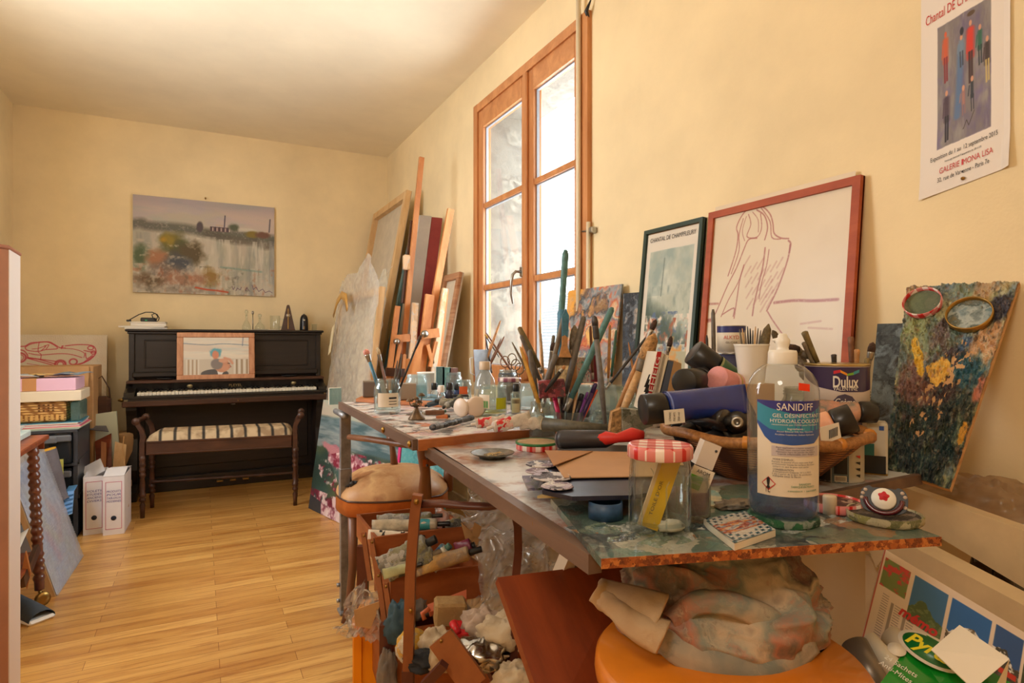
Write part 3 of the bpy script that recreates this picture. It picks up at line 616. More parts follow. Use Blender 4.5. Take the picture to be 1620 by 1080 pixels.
# ------------------------------------------------------------ left side: car drawing, stack of boxes, drawer tower
cv = Canvas(.56, .52, 300); cv.fill((226, 212, 190)); cv.streak(3, 3, [(214, 198, 176), (232, 220, 200)], .5, 4, .5); red = (196, 40, 58)
def q(x, y): return ((x-45)/680*1.0+.005, 1-(y-205)/640)
CS = [([(45, 370), (50, 340), (90, 330), (130, 305), (165, 300), (200, 275), (250, 268), (320, 266), (360, 290), (395, 315), (430, 318)], .006), ([(430, 300), (500, 290), (570, 290), (620, 300), (640, 330), (640, 370), (600, 420), (540, 450), (470, 470), (440, 475)], .006), ([(90, 330), (150, 335), (180, 370), (190, 400), (250, 410), (360, 450)], .006), ([(190, 360), (260, 375), (400, 365), (480, 375), (545, 400)], .005), ([(430, 320), (500, 330), (560, 360), (560, 400)], .004), ([(185, 395), (370, 430)], .005), ([(165, 310), (180, 335), (250, 345), (300, 330), (380, 320), (320, 270), (260, 270), (200, 285), (165, 310)], .005), ([(255, 272), (250, 345), (270, 370), (268, 410)], .004), ([(560, 340), (600, 350), (640, 360)], .006), ([(570, 360), (580, 410), (620, 380), (560, 440)], .005), ([(470, 470), (560, 445), (625, 390)], .007), ([(45, 340), (70, 360), (90, 375)], .005), ([(180, 445), (350, 480)], .003), ([(300, 330), (320, 290), (290, 300)], .004), ([(270, 340), (300, 300), (250, 320), (210, 325)], .004), ([(410, 300), (405, 320), (415, 300)], .006), ([(180, 400), (360, 465)], .005)]
for P, w0 in CS: cv.line([q(*p_) for p_ in P], w0, red, .85, .8)
for (x, y, rx, ry, w0) in ((130, 395, 42, 38, .009), (400, 455, 34, 32, .012), (487, 435, 26, 24, .008), (605, 318, 20, 16, .006), (130, 395, 28, 25, .004), (400, 455, 20, 20, .005), (625, 358, 15, 14, .007)):
    cv.line([q(x+rx*cos(a*pi/10), y+ry*sin(a*pi/10)) for a in range(21)], w0, red, .9, .7)
t_ = thing('car_drawing', 'canvas with a red crayon drawing of a vintage car against the back wall', 'drawing', (-.868, 5.02, .58), 0, rot=(R(-7), 0, 0))
b = MB(); b.box((-.28, .002, 0), (.28, .022, .52)); b.build('canvas', M_linen, t_, world=False); cv.build('drawn_surface', UP, M_pic, t_)
def carton(name, label, a, bb, m, cat='box', group=None, lid=None, rz=0):
    c = ((a[0]+bb[0])/2, (a[1]+bb[1])/2, a[2]); t = thing(name, label, cat, c, rz, group); w, d, h = bb[0]-a[0], bb[1]-a[1], bb[2]-a[2]
    b = MB(); b.box((-w/2, -d/2, 0), (w/2, d/2, h), bev=.003); b.build('body', m, t, world=False)
    if lid: l = MB(); l.box((-w/2-.003, -d/2-.003, h*.55), (w/2+.003, d/2+.003, h+.002), bev=.003); l.build('lid', lid, t, world=False)
    return t
TX0, TX1, TY0, TY1 = -.985, -.59, 3.93, 4.35
tw = thing('drawer_tower', 'charcoal plastic drawer tower with clear drawers beside the archive boxes', 'drawer unit', ((TX0+TX1)/2, (TY0+TY1)/2, 0))
b = MB(); b.box((TX0, TY0+.02, 0), (TX0+.02, TY1, .58)); b.box((TX1-.02, TY0+.02, 0), (TX1, TY1, .58)); b.box((TX0, TY1-.015, 0), (TX1, TY1, .58))
for z in (0, .19, .385, .565): b.box((TX0, TY0+.01, z), (TX1, TY1, z+.015))
for z in (.20, .39): b.box((TX1-.022, TY0+.05, z), (TX1+.004, TY1-.05, z+.02))
b.build('frame', M_greypl, tw)
M_smoke = glass('smoky_drawer_plastic', (150, 156, 160), 1.0, .25, (110, 116, 124))
for k in range(3):
    z0 = .018+k*.19; d = MB(); x0, x1 = TX0+.024, TX1-.024
    d.box((x0, TY0, z0), (x1, TY0+.004, z0+.165)); d.box((x0, TY0, z0), (x0+.003, TY1-.03, z0+.15)); d.box((x1-.003, TY0, z0), (x1, TY1-.03, z0+.15)); d.box((x0, TY0, z0), (x1, TY1-.03, z0+.004)); dr = d.build('drawer', M_smoke, tw)
    h = MB(); h.box((x0, TY0-.016, z0+.12), (x1, TY0+.002, z0+.155), bev=.006); h.box((x0+.06, TY0-.024, z0+.115), (x1-.06, TY0-.012, z0+.15), bev=.006); h.build('drawer_handle', mat('mid_grey_plastic', (104, 110, 120), .4), dr)
    c = MB()
    for j in range(4): c.box((x0+.02, TY0+.03+j*.07, z0+.006), (x1-.03, TY0+.04+j*.07, z0+.09+.01*(j % 3)))
    c.build('drawer_contents', mat('pale_drawer_contents', (170, 168, 150), .7, var=.2, vs=30), dr)
b = MB(); b.box((-.745, TY0-.027, .30), (-.645, TY0-.0255, .43)); tag(b.build('sticky_note', mat('yellow_green_paper', (214, 220, 120), .7)), 'pale yellow sheet stuck on the drawer tower front', 'note')
# things stacked on the tower
st = [('.58', )]
def paper_stack(name, label, x0, x1, y0, y1, z, cols, rz=0, group='papers on the drawer tower', cat='papers'):
    for k, (c, th) in enumerate(cols):
        b = MB(); M = TR(((x0+x1)/2+random.uniform(-.01, .012), (y0+y1)/2, z), rz=random.uniform(-.05, .05)+rz); b.box((-(x1-x0)/2, -(y1-y0)/2, 0), ((x1-x0)/2, (y1-y0)/2, th), M); z += th+.0005
        nm, rgb = c; tag(b.build(name, mat('folder_'+nm.replace(' ', '_'), rgb, .6)), nm+' folder in the pile of papers '+label, cat, group)
    return z
z = paper_stack('paper_folder', 'on the drawer tower', -.985, -.575, 3.95, 4.24, .58, [(('pale green lowest', (170, 190, 178)), .008), (('cream', (224, 214, 190)), .005), (('bright pink', (222, 110, 140)), .004), (('white', (238, 234, 228)), .006), (('rose', (226, 150, 168)), .004), (('off white', (232, 228, 214)), .005), (('sky blue topmost', (84, 150, 180)), .003)])
wb = thing('wicker_basket', 'straw woven flat basket with open pattern stacked under the white box', 'basket', (-.79, 4.10, z+.001))
def wicker(name, c1, c2, s=(60, 60, 140)):
    t = NT(name); co = t.coords((1, 1, 1)); w1 = t.n('ShaderNodeTexWave', wave_type='BANDS', bands_direction='Z', i_Scale=s[2]/6.3, i_Distortion=1.0); t.l(co, w1.inputs[0])
    w2 = t.n('ShaderNodeTexWave', wave_type='BANDS', bands_direction='DIAGONAL', i_Scale=s[0]/6.3, i_Distortion=.5); t.l(co, w2.inputs[0])
    m = t.n('ShaderNodeMath', operation='MULTIPLY'); t.l(w1.outputs[0], m.inputs[0]); t.l(w2.outputs[0], m.inputs[1])
    t.l(t.ramp(m.outputs[0], [(.05, c1), (.45, c2)]), t.b.inputs['Base Color']); t.b.inputs['Roughness'].default_value = .6; t.bump(m.outputs[0], .8, .004); return t.m
M_straw = wicker('golden_straw_weave', (150, 100, 44), (222, 176, 104))
hb = .112
b = MB(); b.box((-.19, -.13, 0), (.145, .13, hb), bev=.01); b.build('body', M_straw, wb, world=False)
b = MB()
for k in range(15): b.box((-.185+k*.022, -.1345, .01), (-.171+k*.022, -.13, .042), bev=.002)
b.build('upright_canes', mat('golden_cane', (216, 168, 96), .5, var=.1), wb, world=False)
b = MB()
for cx in (-.12, .06):
    for k in range(12): b.box((cx-.035+.02*(k % 4), -.133, .06+.014*(k//4)), (cx-.026+.02*(k % 4), -.1295, .068+.014*(k//4)))
b.build('open_lattice', mat('dark_straw_gap', (110, 70, 30), .7), wb, world=False)['kind'] = 'stuff'
b = MB(); b.box((-.625, 3.97, z+.001), (-.585, 4.22, z+.105), bev=.006); tag(b.build('plastic_box', glass('pale_teal_plastic', (190, 220, 216), 1, .4, (150, 190, 190))), 'pale teal plastic box squeezed beside the straw basket', 'box')
z2 = z+.001+hb
carton('white_box', 'shallow white cardboard box between the straw basket and the pink box', (-.985, 3.95, z2), (-.575, 4.24, z2+.055), M_cream2)
pk = carton('pink_box', 'pink box sealed with brown tape on the stack by the left wall', (-.985, 3.96, z2+.056), (-.60, 4.24, z2+.122), mat('pink_box_card', (232, 190, 216), .6))
b = MB(); b.box((-.83, 3.9585, z2+.057), (-.77, 3.9598, z2+.122)); b.box((-.83, 3.9585, z2+.1222), (-.77, 4.24, z2+.1232)); b.build('brown_tape', mat('brown_packing_tape', (196, 140, 88), .4), pk)
for k, (x, c) in enumerate(((-.86, (190, 196, 200)), (-.72, (206, 170, 110)), (-.65, (120, 140, 160)))):
    b = MB(); b.sheet(lambda u, v: (-.09+.18*u, -.07+.14*v, .004+.012*abs(sin(3*u+k))+.004*sin(7*v)), 10, 8, TR((x, 4.08, z2+.124+.003*k), rz=k*.5), thick=.002); tag(b.build('loose_leaflet', mat('leaflet_%d' % k, c, .5)), ['grey', 'ochre', 'slate blue'][k]+' crumpled leaflet lying on the pink box', 'paper', 'leaflets on the pink box')
cb = thing('cardboard_box', 'open brown cardboard box standing behind the pink box', 'box', (-.84, 4.52, 0)); b = MB(); b.box((-1.10, 4.40, 0), (-.58, 4.75, .90), bev=.004); b.build('body', M_card, cb)
b = MB(); b.quadbox([Vector((-1.10, 4.395, .90)), Vector((-.6, 4.395, .90)), Vector((-.6, 4.37, .78)), Vector((-1.10, 4.37, .78))], .004); b.build('flap', M_card, cb)
# clutter right of the tower
def slab(name, label, cat, corners, th, m, group=None, edge=None):
    b = MB(); b.quadbox(corners, th); c = sum((Vector(x) for x in corners), Vector())/4; o = b.build(name, m); return tag(o, label, cat, group)
def ptb(px, Y, py=None, z=None):
    p = pt(px, py if py else 541.5, Y=Y); return Vector((p.x, p.y, z if z is not None else p.z))
slab('folder_box', 'pale green cardboard folder leaning right of the drawer tower', 'folder', [ptb(146, 4.45, z=.25), ptb(190, 4.45, z=.25), ptb(184, 4.5, 650), ptb(149, 4.5, 655)], .04, mat('pale_green_card', (196, 200, 176), .7))
slab('folder_box', 'dark folder edge jutting out over the drawer tower side', 'folder', [ptb(142, 4.36, 679), ptb(172, 4.3, 682), ptb(168, 4.45, 673), ptb(146, 4.5, 673)], .004, mat('dark_grey_card', (84, 84, 96), .5))
slab('wooden_board', 'reddish wooden board leaning behind the archive boxes', 'board', [ptb(158, 4.30, z=.02), ptb(178, 4.30, z=.02), ptb(176, 4.42, 685), ptb(150, 4.42, 698)], .02, M_mahog)
slab('canvas_stretcher', 'pale pine frame leaning right of the reddish board', 'frame', [ptb(172, 4.22, z=.02), ptb(192, 4.22, z=.02), ptb(200, 4.38, 703), ptb(182, 4.38, 698)], .03, M_pine)
slab('canvas_stretcher', 'light wooden panel standing behind archive box with closed lid', 'frame', [ptb(159, 4.27, z=.02), ptb(166, 4.27, z=.02), ptb(168, 4.34, 700), ptb(160, 4.34, 698)], .02, M_oak)
t = thing('handbag', 'dark brown leather bag hanging between drawer tower and piano', 'bag', tuple(ptb(158, 4.62, z=.55))); b = MB(); b.box((-.05, -.04, 0), (.06, .04, .15), bev=.02); b.build('body', M_dbrown, t, world=False); b = MB(); b.tube([(-.04, 0, .14), (-.03, 0, .24), (.01, 0, .28), (.05, 0, .2), (.055, 0, .12)], .01, 8, flat=.4); b.build('strap', M_dbrown, t, world=False)
b = MB(); b.box((-.66, 4.58, 0), (-.52, 4.70, .55)); tag(b.build('cardboard_box', M_card), 'tall narrow carton between the handbag and the floor', 'box')
t = thing('paper_bag', 'brown paper bag next to the left side of the piano', 'bag', tuple(ptb(197, 4.72, z=0))); b = MB(); b.lathe([(.05, 0), (.055, .2), (.06, .42), (.066, .44), (.05, .45)], 10, wob=.1); b.build('body', mat('kraft_paper', (176, 140, 96), .8, var=.1), t, world=False)
b = MB(); P = [ptb(196, 4.35, 690), ptb(194, 4.3, 710), ptb(198, 4.2, 740), ptb(200, 4.1, 775), ptb(203, 4.05, 800), ptb(198, 4.0, 808)]; b.tube(P, .003, 6); tag(b.build('cord', mat('tan_cord', (196, 150, 96), .7)), 'tan cord dangling beside the piano leg', 'cord')
# archive boxes
M_arch = mat('white_archive_card', (232, 230, 236), .6, var=.02); M_violet = mat('violet_ink', (70, 60, 150), .6); M_redline = mat('magenta_rule', (196, 90, 130), .6)
def archive(label, px, rz, lines, open_):
    p = pt(px, 846, z=0); t = thing('archive_box', label, 'archive box', (p.x, p.y+.14, 0), rz, 'white archive boxes on the floor')
    w, d, h = .098, .26, .315; b = MB(); b.box((-w/2, -d/2, 0), (w/2, -d/2+.003, h)); b.box((-w/2, d/2-.003, 0), (w/2, d/2, h)); b.box((-w/2, -d/2+.003, 0), (-w/2+.003, d/2-.003, h)); b.box((w/2-.003, -d/2+.003, 0), (w/2, d/2-.003, h)); b.box((-w/2+.003, -d/2+.003, 0), (w/2-.003, d/2-.003, .003)); b.build('body', M_arch, t, world=False)
    b = MB(); 
    b.box((-w/2, 0, 0), (w/2, .13 if not open_ else .11, .003), TR((0, -d/2 if not open_ else 0, h+.001 if not open_ else h-.02), rx=R(10 if not open_ else 35), ry=0 if not open_ else R(-28))); b.box((-w/2, 0, 0), (w/2, .15, .003), TR((0, -d/2+.13, h+.022), rx=R(-8))) if not open_ else None
    b.build('lid_flap', M_arch, t, world=False)
    f = MB(); y = -d/2-.0008
    for (x0, x1, z0, z1) in ((-.038, .038, .285, .2875), (-.038, .038, .03, .0325), (-.038, -.0355, .03, .285), (.0355, .038, .03, .285)): f.box((x0, y, z0), (x1, y+.0007, z1))
    f.build('red_border', M_redline, t, world=False)
    f = MB(); f.lathe([(.013, 0), (.013, .0008)], 16, TR((0, y+.0004, .09), rx=R(90))); f.build('finger_hole', mat('dark_hole', (40, 44, 60), .8), t, world=False)
    for k, s in enumerate(lines): text(s, .016, TR((0, y, .235-k*.018)) @ UP, M_violet, t, 'handwriting', width=.066, shear=.15)
archive('white archive box with its flap open, left of the pair on the floor', 146, R(3), ['VOLETS', 'ETUDES', 'ANCIENS', 'DIVERS'], True)
archive('white archive box with closed lid and violet handwriting, nearest the piano', 181, R(-2), ['PRODUITS', 'POUR', 'TABLEAUX', 'MODERNES'], False)

# ------------------------------------------------------------ tea trolley with twisted legs, wrapped canvas, boot
M_twist = wood('polished_barley_twist', (78, 40, 28), (122, 68, 48), .3, (8, 8, 8), .4)
tr = thing('tea_trolley', 'small wooden trolley on casters with barley twist legs at left', 'trolley', (-.75, 2.80, 0))
def bead(p0, p1):
    b = MB(); pts = []; rr = []; n = 96
    for k in range(n+1):
        f = k/n; pts.append(p0.lerp(p1, f)); 
        if f < .06 or f > .94 or .70 < 1-f < .76: rr.append(.017)
        else: rr.append(.0135+.0075*abs(sin(f*pi*19)))
    b.tube(pts, rr, 12); return b
for (x, y) in ((-.578, 2.985), (-.93, 2.985), (-.93, 2.60)):
    top = Vector((x-.015, y, .66)); bot = Vector((x+.008, y, .065)); l = bead(bot, top).build('leg', M_twist, tr)
    w = MB(); w.lathe([(.008, -.009), (.026, -.009), (.028, 0), (.026, .009), (.008, .009)], 18, TR((x+.018, y-.005, .028), rx=R(90), rz=R(30))); w.tube([(x+.008, y, .07), (x+.010, y, .045), (x+.018, y-.002, .03)], .006, 6); w.build('caster', M_brass, l)
b = MB(); b.box((-.97, 2.57, .655), (-.545, 3.02, .675), bev=.004); b.box((-.96, 3.0, .62), (-.56, 3.015, .655)); b.box((-.965, 2.58, .60), (-.95, 3.01, .655)); b.build('top', M_mahog, tr)
b = MB(); b.box((-.95, 2.6, .20), (-.57, 3.0, .215), bev=.003); b.build('shelf', M_mahog, tr)
b = MB(); b.box((-.94, 2.75, .676), (-.60, 3.0, .70), bev=.004); tag(b.build('folded_newspaper', mat('pale_teal_paper', (186, 200, 196), .7, var=.08, vs=20)), 'pale folded papers lying on the tea trolley', 'papers')
b = MB(); b.sheet(lambda u, v: (-.93+.32*u, 2.78+.2*v, .703+.02*abs(sin(5*u+3*v))), 14, 8, thick=.002); tag(b.build('plastic_sleeve', glass('milky_sleeve', (236, 240, 240), 1, .35)), 'clear plastic sleeve on top of the papers on the tea trolley', 'sleeve')
# bubble-wrapped canvas leaning left
bw = thing('wrapped_canvas', 'canvas wrapped in clear bubble wrap leaning against the tea trolley', 'wrapped canvas', (-.60, 3.3, 0))
cn = [Vector((-.53, 3.06, .002)), Vector((-.515, 3.56, .002)), Vector((-.68, 3.57, .55)), Vector((-.70, 3.08, .57))]
ex, ey = (cn[1]-cn[0]).normalized(), (cn[3]-cn[0]).normalized(); ez = ex.cross(ey).normalized()
cv = Canvas(.48, .55, 120); cv.fill((206, 210, 220)); cv.streak(5, 4, [(222, 190, 190), (214, 206, 170), (180, 190, 210)], .5, 14, .5)
for (a, c) in (([(.2, .75), (.35, .45), (.55, .3)], (224, 206, 160)), ([(.6, .6), (.72, .45), (.6, .3)], (226, 160, 150)), ([(.3, .4), (.4, .2)], (220, 150, 160)), ([(.1, .9), (.5, .9)], (150, 160, 190))): cv.line(a, .05, c, .8, .5)
co_ = cv.build('canvas', basis(cn[0]+(cn[1]-cn[0])*.5-ez*.0, ex, ey, ez), M_pic, bw, world=True)
b = MB(); b.quadbox([c-ez*.002 for c in cn], .02); b.build('stretcher', M_pine, bw)
M_bubble = glass('bubble_wrap_film', (240, 244, 250), 1.0, .42, (214, 220, 232)); 
def bub(u, v):
    p = cn[0]+(cn[1]-cn[0])*u+(cn[3]-cn[0])*v; return p+ez*(.006+.004*abs(sin(u*140)*sin(v*150)))
b = MB(); b.sheet(bub, 110, 110, smooth=True); b.build('bubble_wrap', M_bubble, bw)
t = thing('felt_boot', 'grey felt boot with mustard lining beside the drawer tower', 'boot', (-.72, 3.80, .0))
a_, c_ = pt(74, 712, Y=3.80), pt(94, 782, Y=3.80)
b = MB(); b.tube([a_, a_.lerp(c_, .4), a_.lerp(c_, .8), c_, c_+Vector((.03, -.02, -.03))], [.042, .040, .036, .034, .02], 14, caps=False); b.build('shaft', mat('grey_felt', (112, 110, 120), .95, var=.1, bump=.3), t)
b = MB(); b.tube([a_+Vector((-.002, 0, .005)), a_.lerp(c_, .12)], [.041, .034], 14, caps=True); b.build('lining', mat('mustard_lining', (214, 160, 40), .8), t)
b = MB(); b.box((-.82, 3.66, 0), (-.62, 3.90, .12), bev=.01); tag(b.build('shoe_box', mat('grey_shoebox', (120, 120, 124), .7)), 'grey box on the floor holding up the felt boot', 'box')
t = thing('plastic_basket', 'bright blue slotted plastic basket in front of the drawer tower', 'basket', tuple(ptb(107, 3.78, z=.12)))
p_ = [ptb(103, 3.80, 778), ptb(117, 3.80, 776), ptb(114, 3.74, 812), ptb(99, 3.74, 818)]; b = MB(); b.quadbox(p_[::-1], .006); b.quadbox([p_[0], p_[1], p_[1]+Vector((0, .1, .01)), p_[0]+Vector((0, .1, .01))], .004)
for k in range(5): q0 = p_[0].lerp(p_[3], .15+.18*k); q1 = p_[1].lerp(p_[2], .15+.18*k); b.bar(q0+Vector((0, -.004, 0)), q1+Vector((0, -.004, 0)), .006, .006)
b.build('body', mat('bright_blue_plastic', (90, 150, 214), .4), t)
slab('timber_offcut', 'brown wooden slat slanting beneath the tea trolley', 'slat', [pt(30, 915, Y=2.75), pt(54, 862, Y=2.90), pt(58, 872, Y=2.90), pt(33, 930, Y=2.75)], .015, M_dbrown)
slab('timber_offcut', 'short pinkish wooden slat crossing under the tea trolley', 'slat', [pt(42, 870, Y=2.8), pt(50, 905, Y=2.8), pt(44, 930, Y=2.8), pt(36, 900, Y=2.8)], .015, M_oak)
t = thing('trainer_shoe', 'dark grey trainer on the floor by the trolley caster', 'shoe', tuple(pt(36, 975, z=0)), R(40)); b = MB()
b.sheet(lambda u, v: ((.05*(1-.3*u))*cos(pi*v)*.9, -.12+.24*u, .012+(.03+.05*u**.7)*sin(pi*v)), 14, 12); b.box((-.045, -.12, 0), (.045, .12, .014), bev=.008); b.build('upper', mat('dark_slate_fabric', (64, 76, 88), .8, var=.2), t, world=False)
b = MB(); b.box((-.047, -.125, 0), (.047, .125, .018), bev=.008); b.build('sole', M_plastic_w, t, world=False)
b = MB(); b.sheet(lambda u, v: (-.90+.3*u, 2.62+.34*v, .225+.1*u*v+.02*sin(6*u)), 10, 10, thick=.002); tag(b.build('crumpled_cloth', mat('pale_cotton', (226, 222, 214), .9)), 'pale cloth lying on the lower trolley shelf', 'cloth')
# tall carton in the left foreground
lc = thing('tall_carton', 'tall cardboard and white panel carton cut off by the left edge', 'carton', (-.55, 1.95, 0))
K1 = pt(30, 541, d=1.62); K2 = pt(12, 541, d=1.50); K3 = pt(-60, 541, d=1.40); K4 = K1+(K3-K2)
zt_ = 1.05+137*1.6/951
b = MB(); pl = [(K1.x, K1.y), (K2.x, K2.y), (K3.x, K3.y), (K4.x, K4.y)]; b.prism(pl[::-1], 0, zt_); b.build('body', M_card, lc)
b = MB(); n_ = (Vector((K2.x-K1.x, K2.y-K1.y, 0))).normalized(); nn = Vector((-n_.y, n_.x, 0)); 
if nn.dot(C0-K1) < 0: nn = -nn
b.quadbox([Vector((K2.x, K2.y, 0))+nn*.003, Vector((K1.x, K1.y, 0))+nn*.003, Vector((K1.x, K1.y, zt_))+nn*.003, Vector((K2.x, K2.y, zt_))+nn*.003], .0025); b.build('white_panel', mat('white_laminate', (236, 224, 216), .6), lc)
b = MB(); b.tube([Vector((K1.x, K1.y, zt_+.004)), Vector((K2.x, K2.y, zt_+.004)), Vector((K3.x, K3.y, zt_+.004))], .006, 8); b.build('rolled_edge', mat('reddish_card_edge', (160, 104, 76), .8), lc)
b = MB(); e1 = Vector((K3.x-K2.x, K3.y-K2.y, 0)).normalized(); n2_ = Vector((-e1.y, e1.x, 0)); n2_ = n2_ if n2_.dot(C0-K2) > 0 else -n2_
b.quadbox([Vector((K3.x, K3.y, 0))+n2_*.002, Vector((K2.x, K2.y, 0))+n2_*.002, Vector((K2.x, K2.y, zt_))+n2_*.002, Vector((K3.x, K3.y, zt_))+n2_*.002], .0015); b.build('brown_side', mat('rust_brown_card', (176, 120, 86), .8, var=.05), lc)
# ------------------------------------------------------------ canvases and easels leaning in the back right corner
def leaning(name, label, cat, Y0, Y1, x0, slope, z1, th, mfront, group=None, z0=0):
    """slab leaning on the right wall: X = x0 + slope*z"""
    t = thing(name, label, cat, (x0, (Y0+Y1)/2, 0), 0, group)
    X = lambda z: x0+slope*z
    return t, [Vector((X(z0), Y1, z0)), Vector((X(z0), Y0, z0)), Vector((X(z1), Y0, z1)), Vector((X(z1), Y1, z1))]
def framebars(b, cn, w, th, n):
    c = cn; ex = (c[1]-c[0]).normalized(); ey = (c[3]-c[0]).normalized()
    b.quadbox([c[0], c[0]+ex*w, c[3]+ex*w, c[3]], th, n); b.quadbox([c[1]-ex*w, c[1], c[2], c[2]-ex*w], th, n)
    b.quadbox([c[0]+ex*w, c[1]-ex*w, c[1]-ex*w+ey*w, c[0]+ex*w+ey*w], th, n); b.quadbox([c[3]+ex*w-ey*w, c[2]-ex*w-ey*w, c[2]-ex*w, c[3]+ex*w], th, n)
t, cn = leaning('stretched_canvas', 'tallest canvas seen from the back, leaning in the right corner', 'canvas', 4.18, 5.12, .92, .183, 2.14, .03, None)
n = (cn[1]-cn[0]).cross(cn[3]-cn[0]).normalized()
b = MB(); framebars(b, cn, .055, .04, n); b.build('stretcher_bars', M_pine, t); b = MB(); b.quadbox([c-n*.038 for c in cn], .004, n); b.build('canvas_back', M_linen, t)
b = MB(); q0 = cn[0].lerp(cn[3], .66)+n*.004; q1 = cn[1].lerp(cn[2], .74)+n*.004; b.tube([q0.lerp(q1, k/8)-Vector((0, 0, .05*sin(pi*k/8))) for k in range(9)], .002, 5); b.tube([q0+Vector((0, -.07, 0)), q0+Vector((-.02, -.06, -.10)), q0+Vector((-.02, -.03, -.17))], .004, 5); b.tube([q0+Vector((0, -.04, 0)), q0+Vector((-.03, -.01, -.08)), q0+Vector((-.03, .01, -.18))], .004, 5); b.build('hanging_string', mat('white_string', (226, 214, 190), .8), t)
def endslab(name, label, Y0, Y1, pxa, pxb, pya, pxc, pxd, pyb, m, side, h0=.0):
    """thick boxed canvas: near end face spans pxa..pxb at height pya and pxc..pxd at height pyb"""
    A, B, C_, D = pt(pxa, pya, Y=Y0), pt(pxb, pya, Y=Y0), pt(pxc, pyb, Y=Y0), pt(pxd, pyb, Y=Y0)
    ext = lambda hi, lo: Vector((lo.x+(lo.x-hi.x)*(lo.z-h0)/(hi.z-lo.z), Y0, h0))
    zt = (A.z+B.z)/2; A.z = B.z = zt; lo = ext(A, C_); lo2 = ext(B, D)
    t = thing(name, label, 'canvas', ((lo.x+lo2.x)/2, (Y0+Y1)/2, h0)); dy = Vector((0, Y1-Y0, 0)); b = MB()
    vs = [lo, lo2, B, A]+[v+dy for v in (lo, lo2, B, A)]
    b.add(vs, [(0, 1, 2, 3), (7, 6, 5, 4), (0, 4, 5, 1), (3, 2, 6, 7), (1, 5, 6, 2), (0, 3, 7, 4)]); b.build('edge', m, t); return t, vs
M_grey_c = paint('grey_primed_canvas', [(178, 172, 166), (190, 184, 176), (168, 160, 158)], 3, .75, .2, True); M_red_c = paint('dark_red_canvas', [(146, 52, 52), (132, 44, 46), (156, 66, 62)], 3, .6, .2, True); M_teal = paint('teal_painted_canvas', [(84, 120, 126), (60, 96, 104), (104, 132, 130)], 4, .6, .3, True)
endslab('boxed_canvas', 'deep grey-white boxed canvas leaning between the two easels', 3.72, 3.84, 665, 683, 341, 640, 661, 520, M_grey_c, None)
endslab('boxed_canvas', 'deep dark red boxed canvas leaning against the right wall', 3.72, 3.84, 683.5, 700, 344, 661.5, 679, 520, M_red_c, None)
endslab('boxed_canvas', 'teal-sided canvas just behind the tall easel mast', 3.88, 3.92, 654, 661, 350, 625, 636, 500, M_teal, None)
t, cn = leaning('stretched_canvas', 'small canvas with pale stretcher bars behind the shorter easel', 'canvas', 3.35, 3.62, 1.10, .19, 1.47, .02, None)
n = (cn[1]-cn[0]).cross(cn[3]-cn[0]).normalized(); b = MB(); framebars(b, cn, .04, .02, n); b.build('stretcher_bars', wood('worn_brown_stretcher', (150, 96, 60), (196, 150, 110), .6), t); b = MB(); b.quadbox([c-n*.018 for c in cn], .012, n); b.build('canvas_back', M_linen, t)
# wrapped canvas
t, cn = leaning('bubble_wrapped_canvas', 'canvas swathed in bubble wrap and tape beside the piano', 'wrapped canvas', 3.55, 4.78, .79, .12, 1.38, .03, None)
n = (cn[1]-cn[0]).cross(cn[3]-cn[0]).normalized(); b = MB(); framebars(b, cn, .045, .03, n); b.build('stretcher_bars', M_pine, t); b = MB(); b.quadbox([c-n*.028 for c in cn], .004, n); b.build('canvas_back', M_linen, t)
o_ = cn[0]; ex = cn[1]-cn[0]; ey = cn[3]-cn[0]
def wrapf(u, v):
    uu = .08+.98*u; top = 1.02+.06*sin(u*pi)+(.10*max(0, 1-abs(u-.80)/.16)); low = .25-.25*u
    vv = low+(top-low)*v; p = o_+ex*uu+ey*vv; r = .025+.022*mnoise.noise(Vector((uu*4, vv*5, 2)))+.018*mnoise.noise(Vector((uu*22, vv*16, 5)))+.05*sin(pi*u)
    return p+n*max(.006, r)
b = MB(); b.sheet(wrapf, 60, 90); b.build('bubble_wrap', glass('crumpled_packing_film', (246, 244, 240), 1.0, .34, (255, 252, 244)), t)
tp = []; 
b = MB()
P = [(.36, .90), (.42, .97), (.52, 1.0), (.64, .98), (.72, .92)]; pts = [o_+ex*a+ey*(c-.02)+n*.11 for a, c in P]; b.tube(pts, [.02, .028, .03, .03, .022], 6, flat=.15, up=n); b.build('brown_tape', mat('amber_tape', (196, 146, 70), .35), t)
b = MB(); b.quadbox([o_+ex*a+ey*c+n*.10 for a, c in ((.30, .68), (.36, .70), (.38, .84), (.32, .82))], .002); b.build('paper_tape', mat('pale_tape', (236, 220, 180), .5), t)
t, cn = leaning('bubble_wrapped_canvas', 'tall narrow parcel of crumpled plastic film in front of the tall canvas', 'wrapped canvas', 3.60, 3.80, .79, .16, 1.50, .03, None)
n = (cn[1]-cn[0]).cross(cn[3]-cn[0]).normalized(); o2 = cn[0]; ex2 = cn[1]-cn[0]; ey2 = cn[3]-cn[0]
def wf(u, v): 
    w = (1-.85*max(0, (v-.86)/.14)); p = o2+ex2*(.5+(u-.5)*w*1.5)+ey2*v; return p+n*(.01+.012*mnoise.noise(Vector((u*3, v*9, 1)))+.012*mnoise.noise(Vector((u*12, v*40, 1)))+.05*sin(pi*u)*w)
b = MB(); b.sheet(wf, 24, 70); b.build('plastic_film', glass('crumpled_packing_film_2', (246, 244, 236), 1.0, .5, (255, 252, 240)), t)
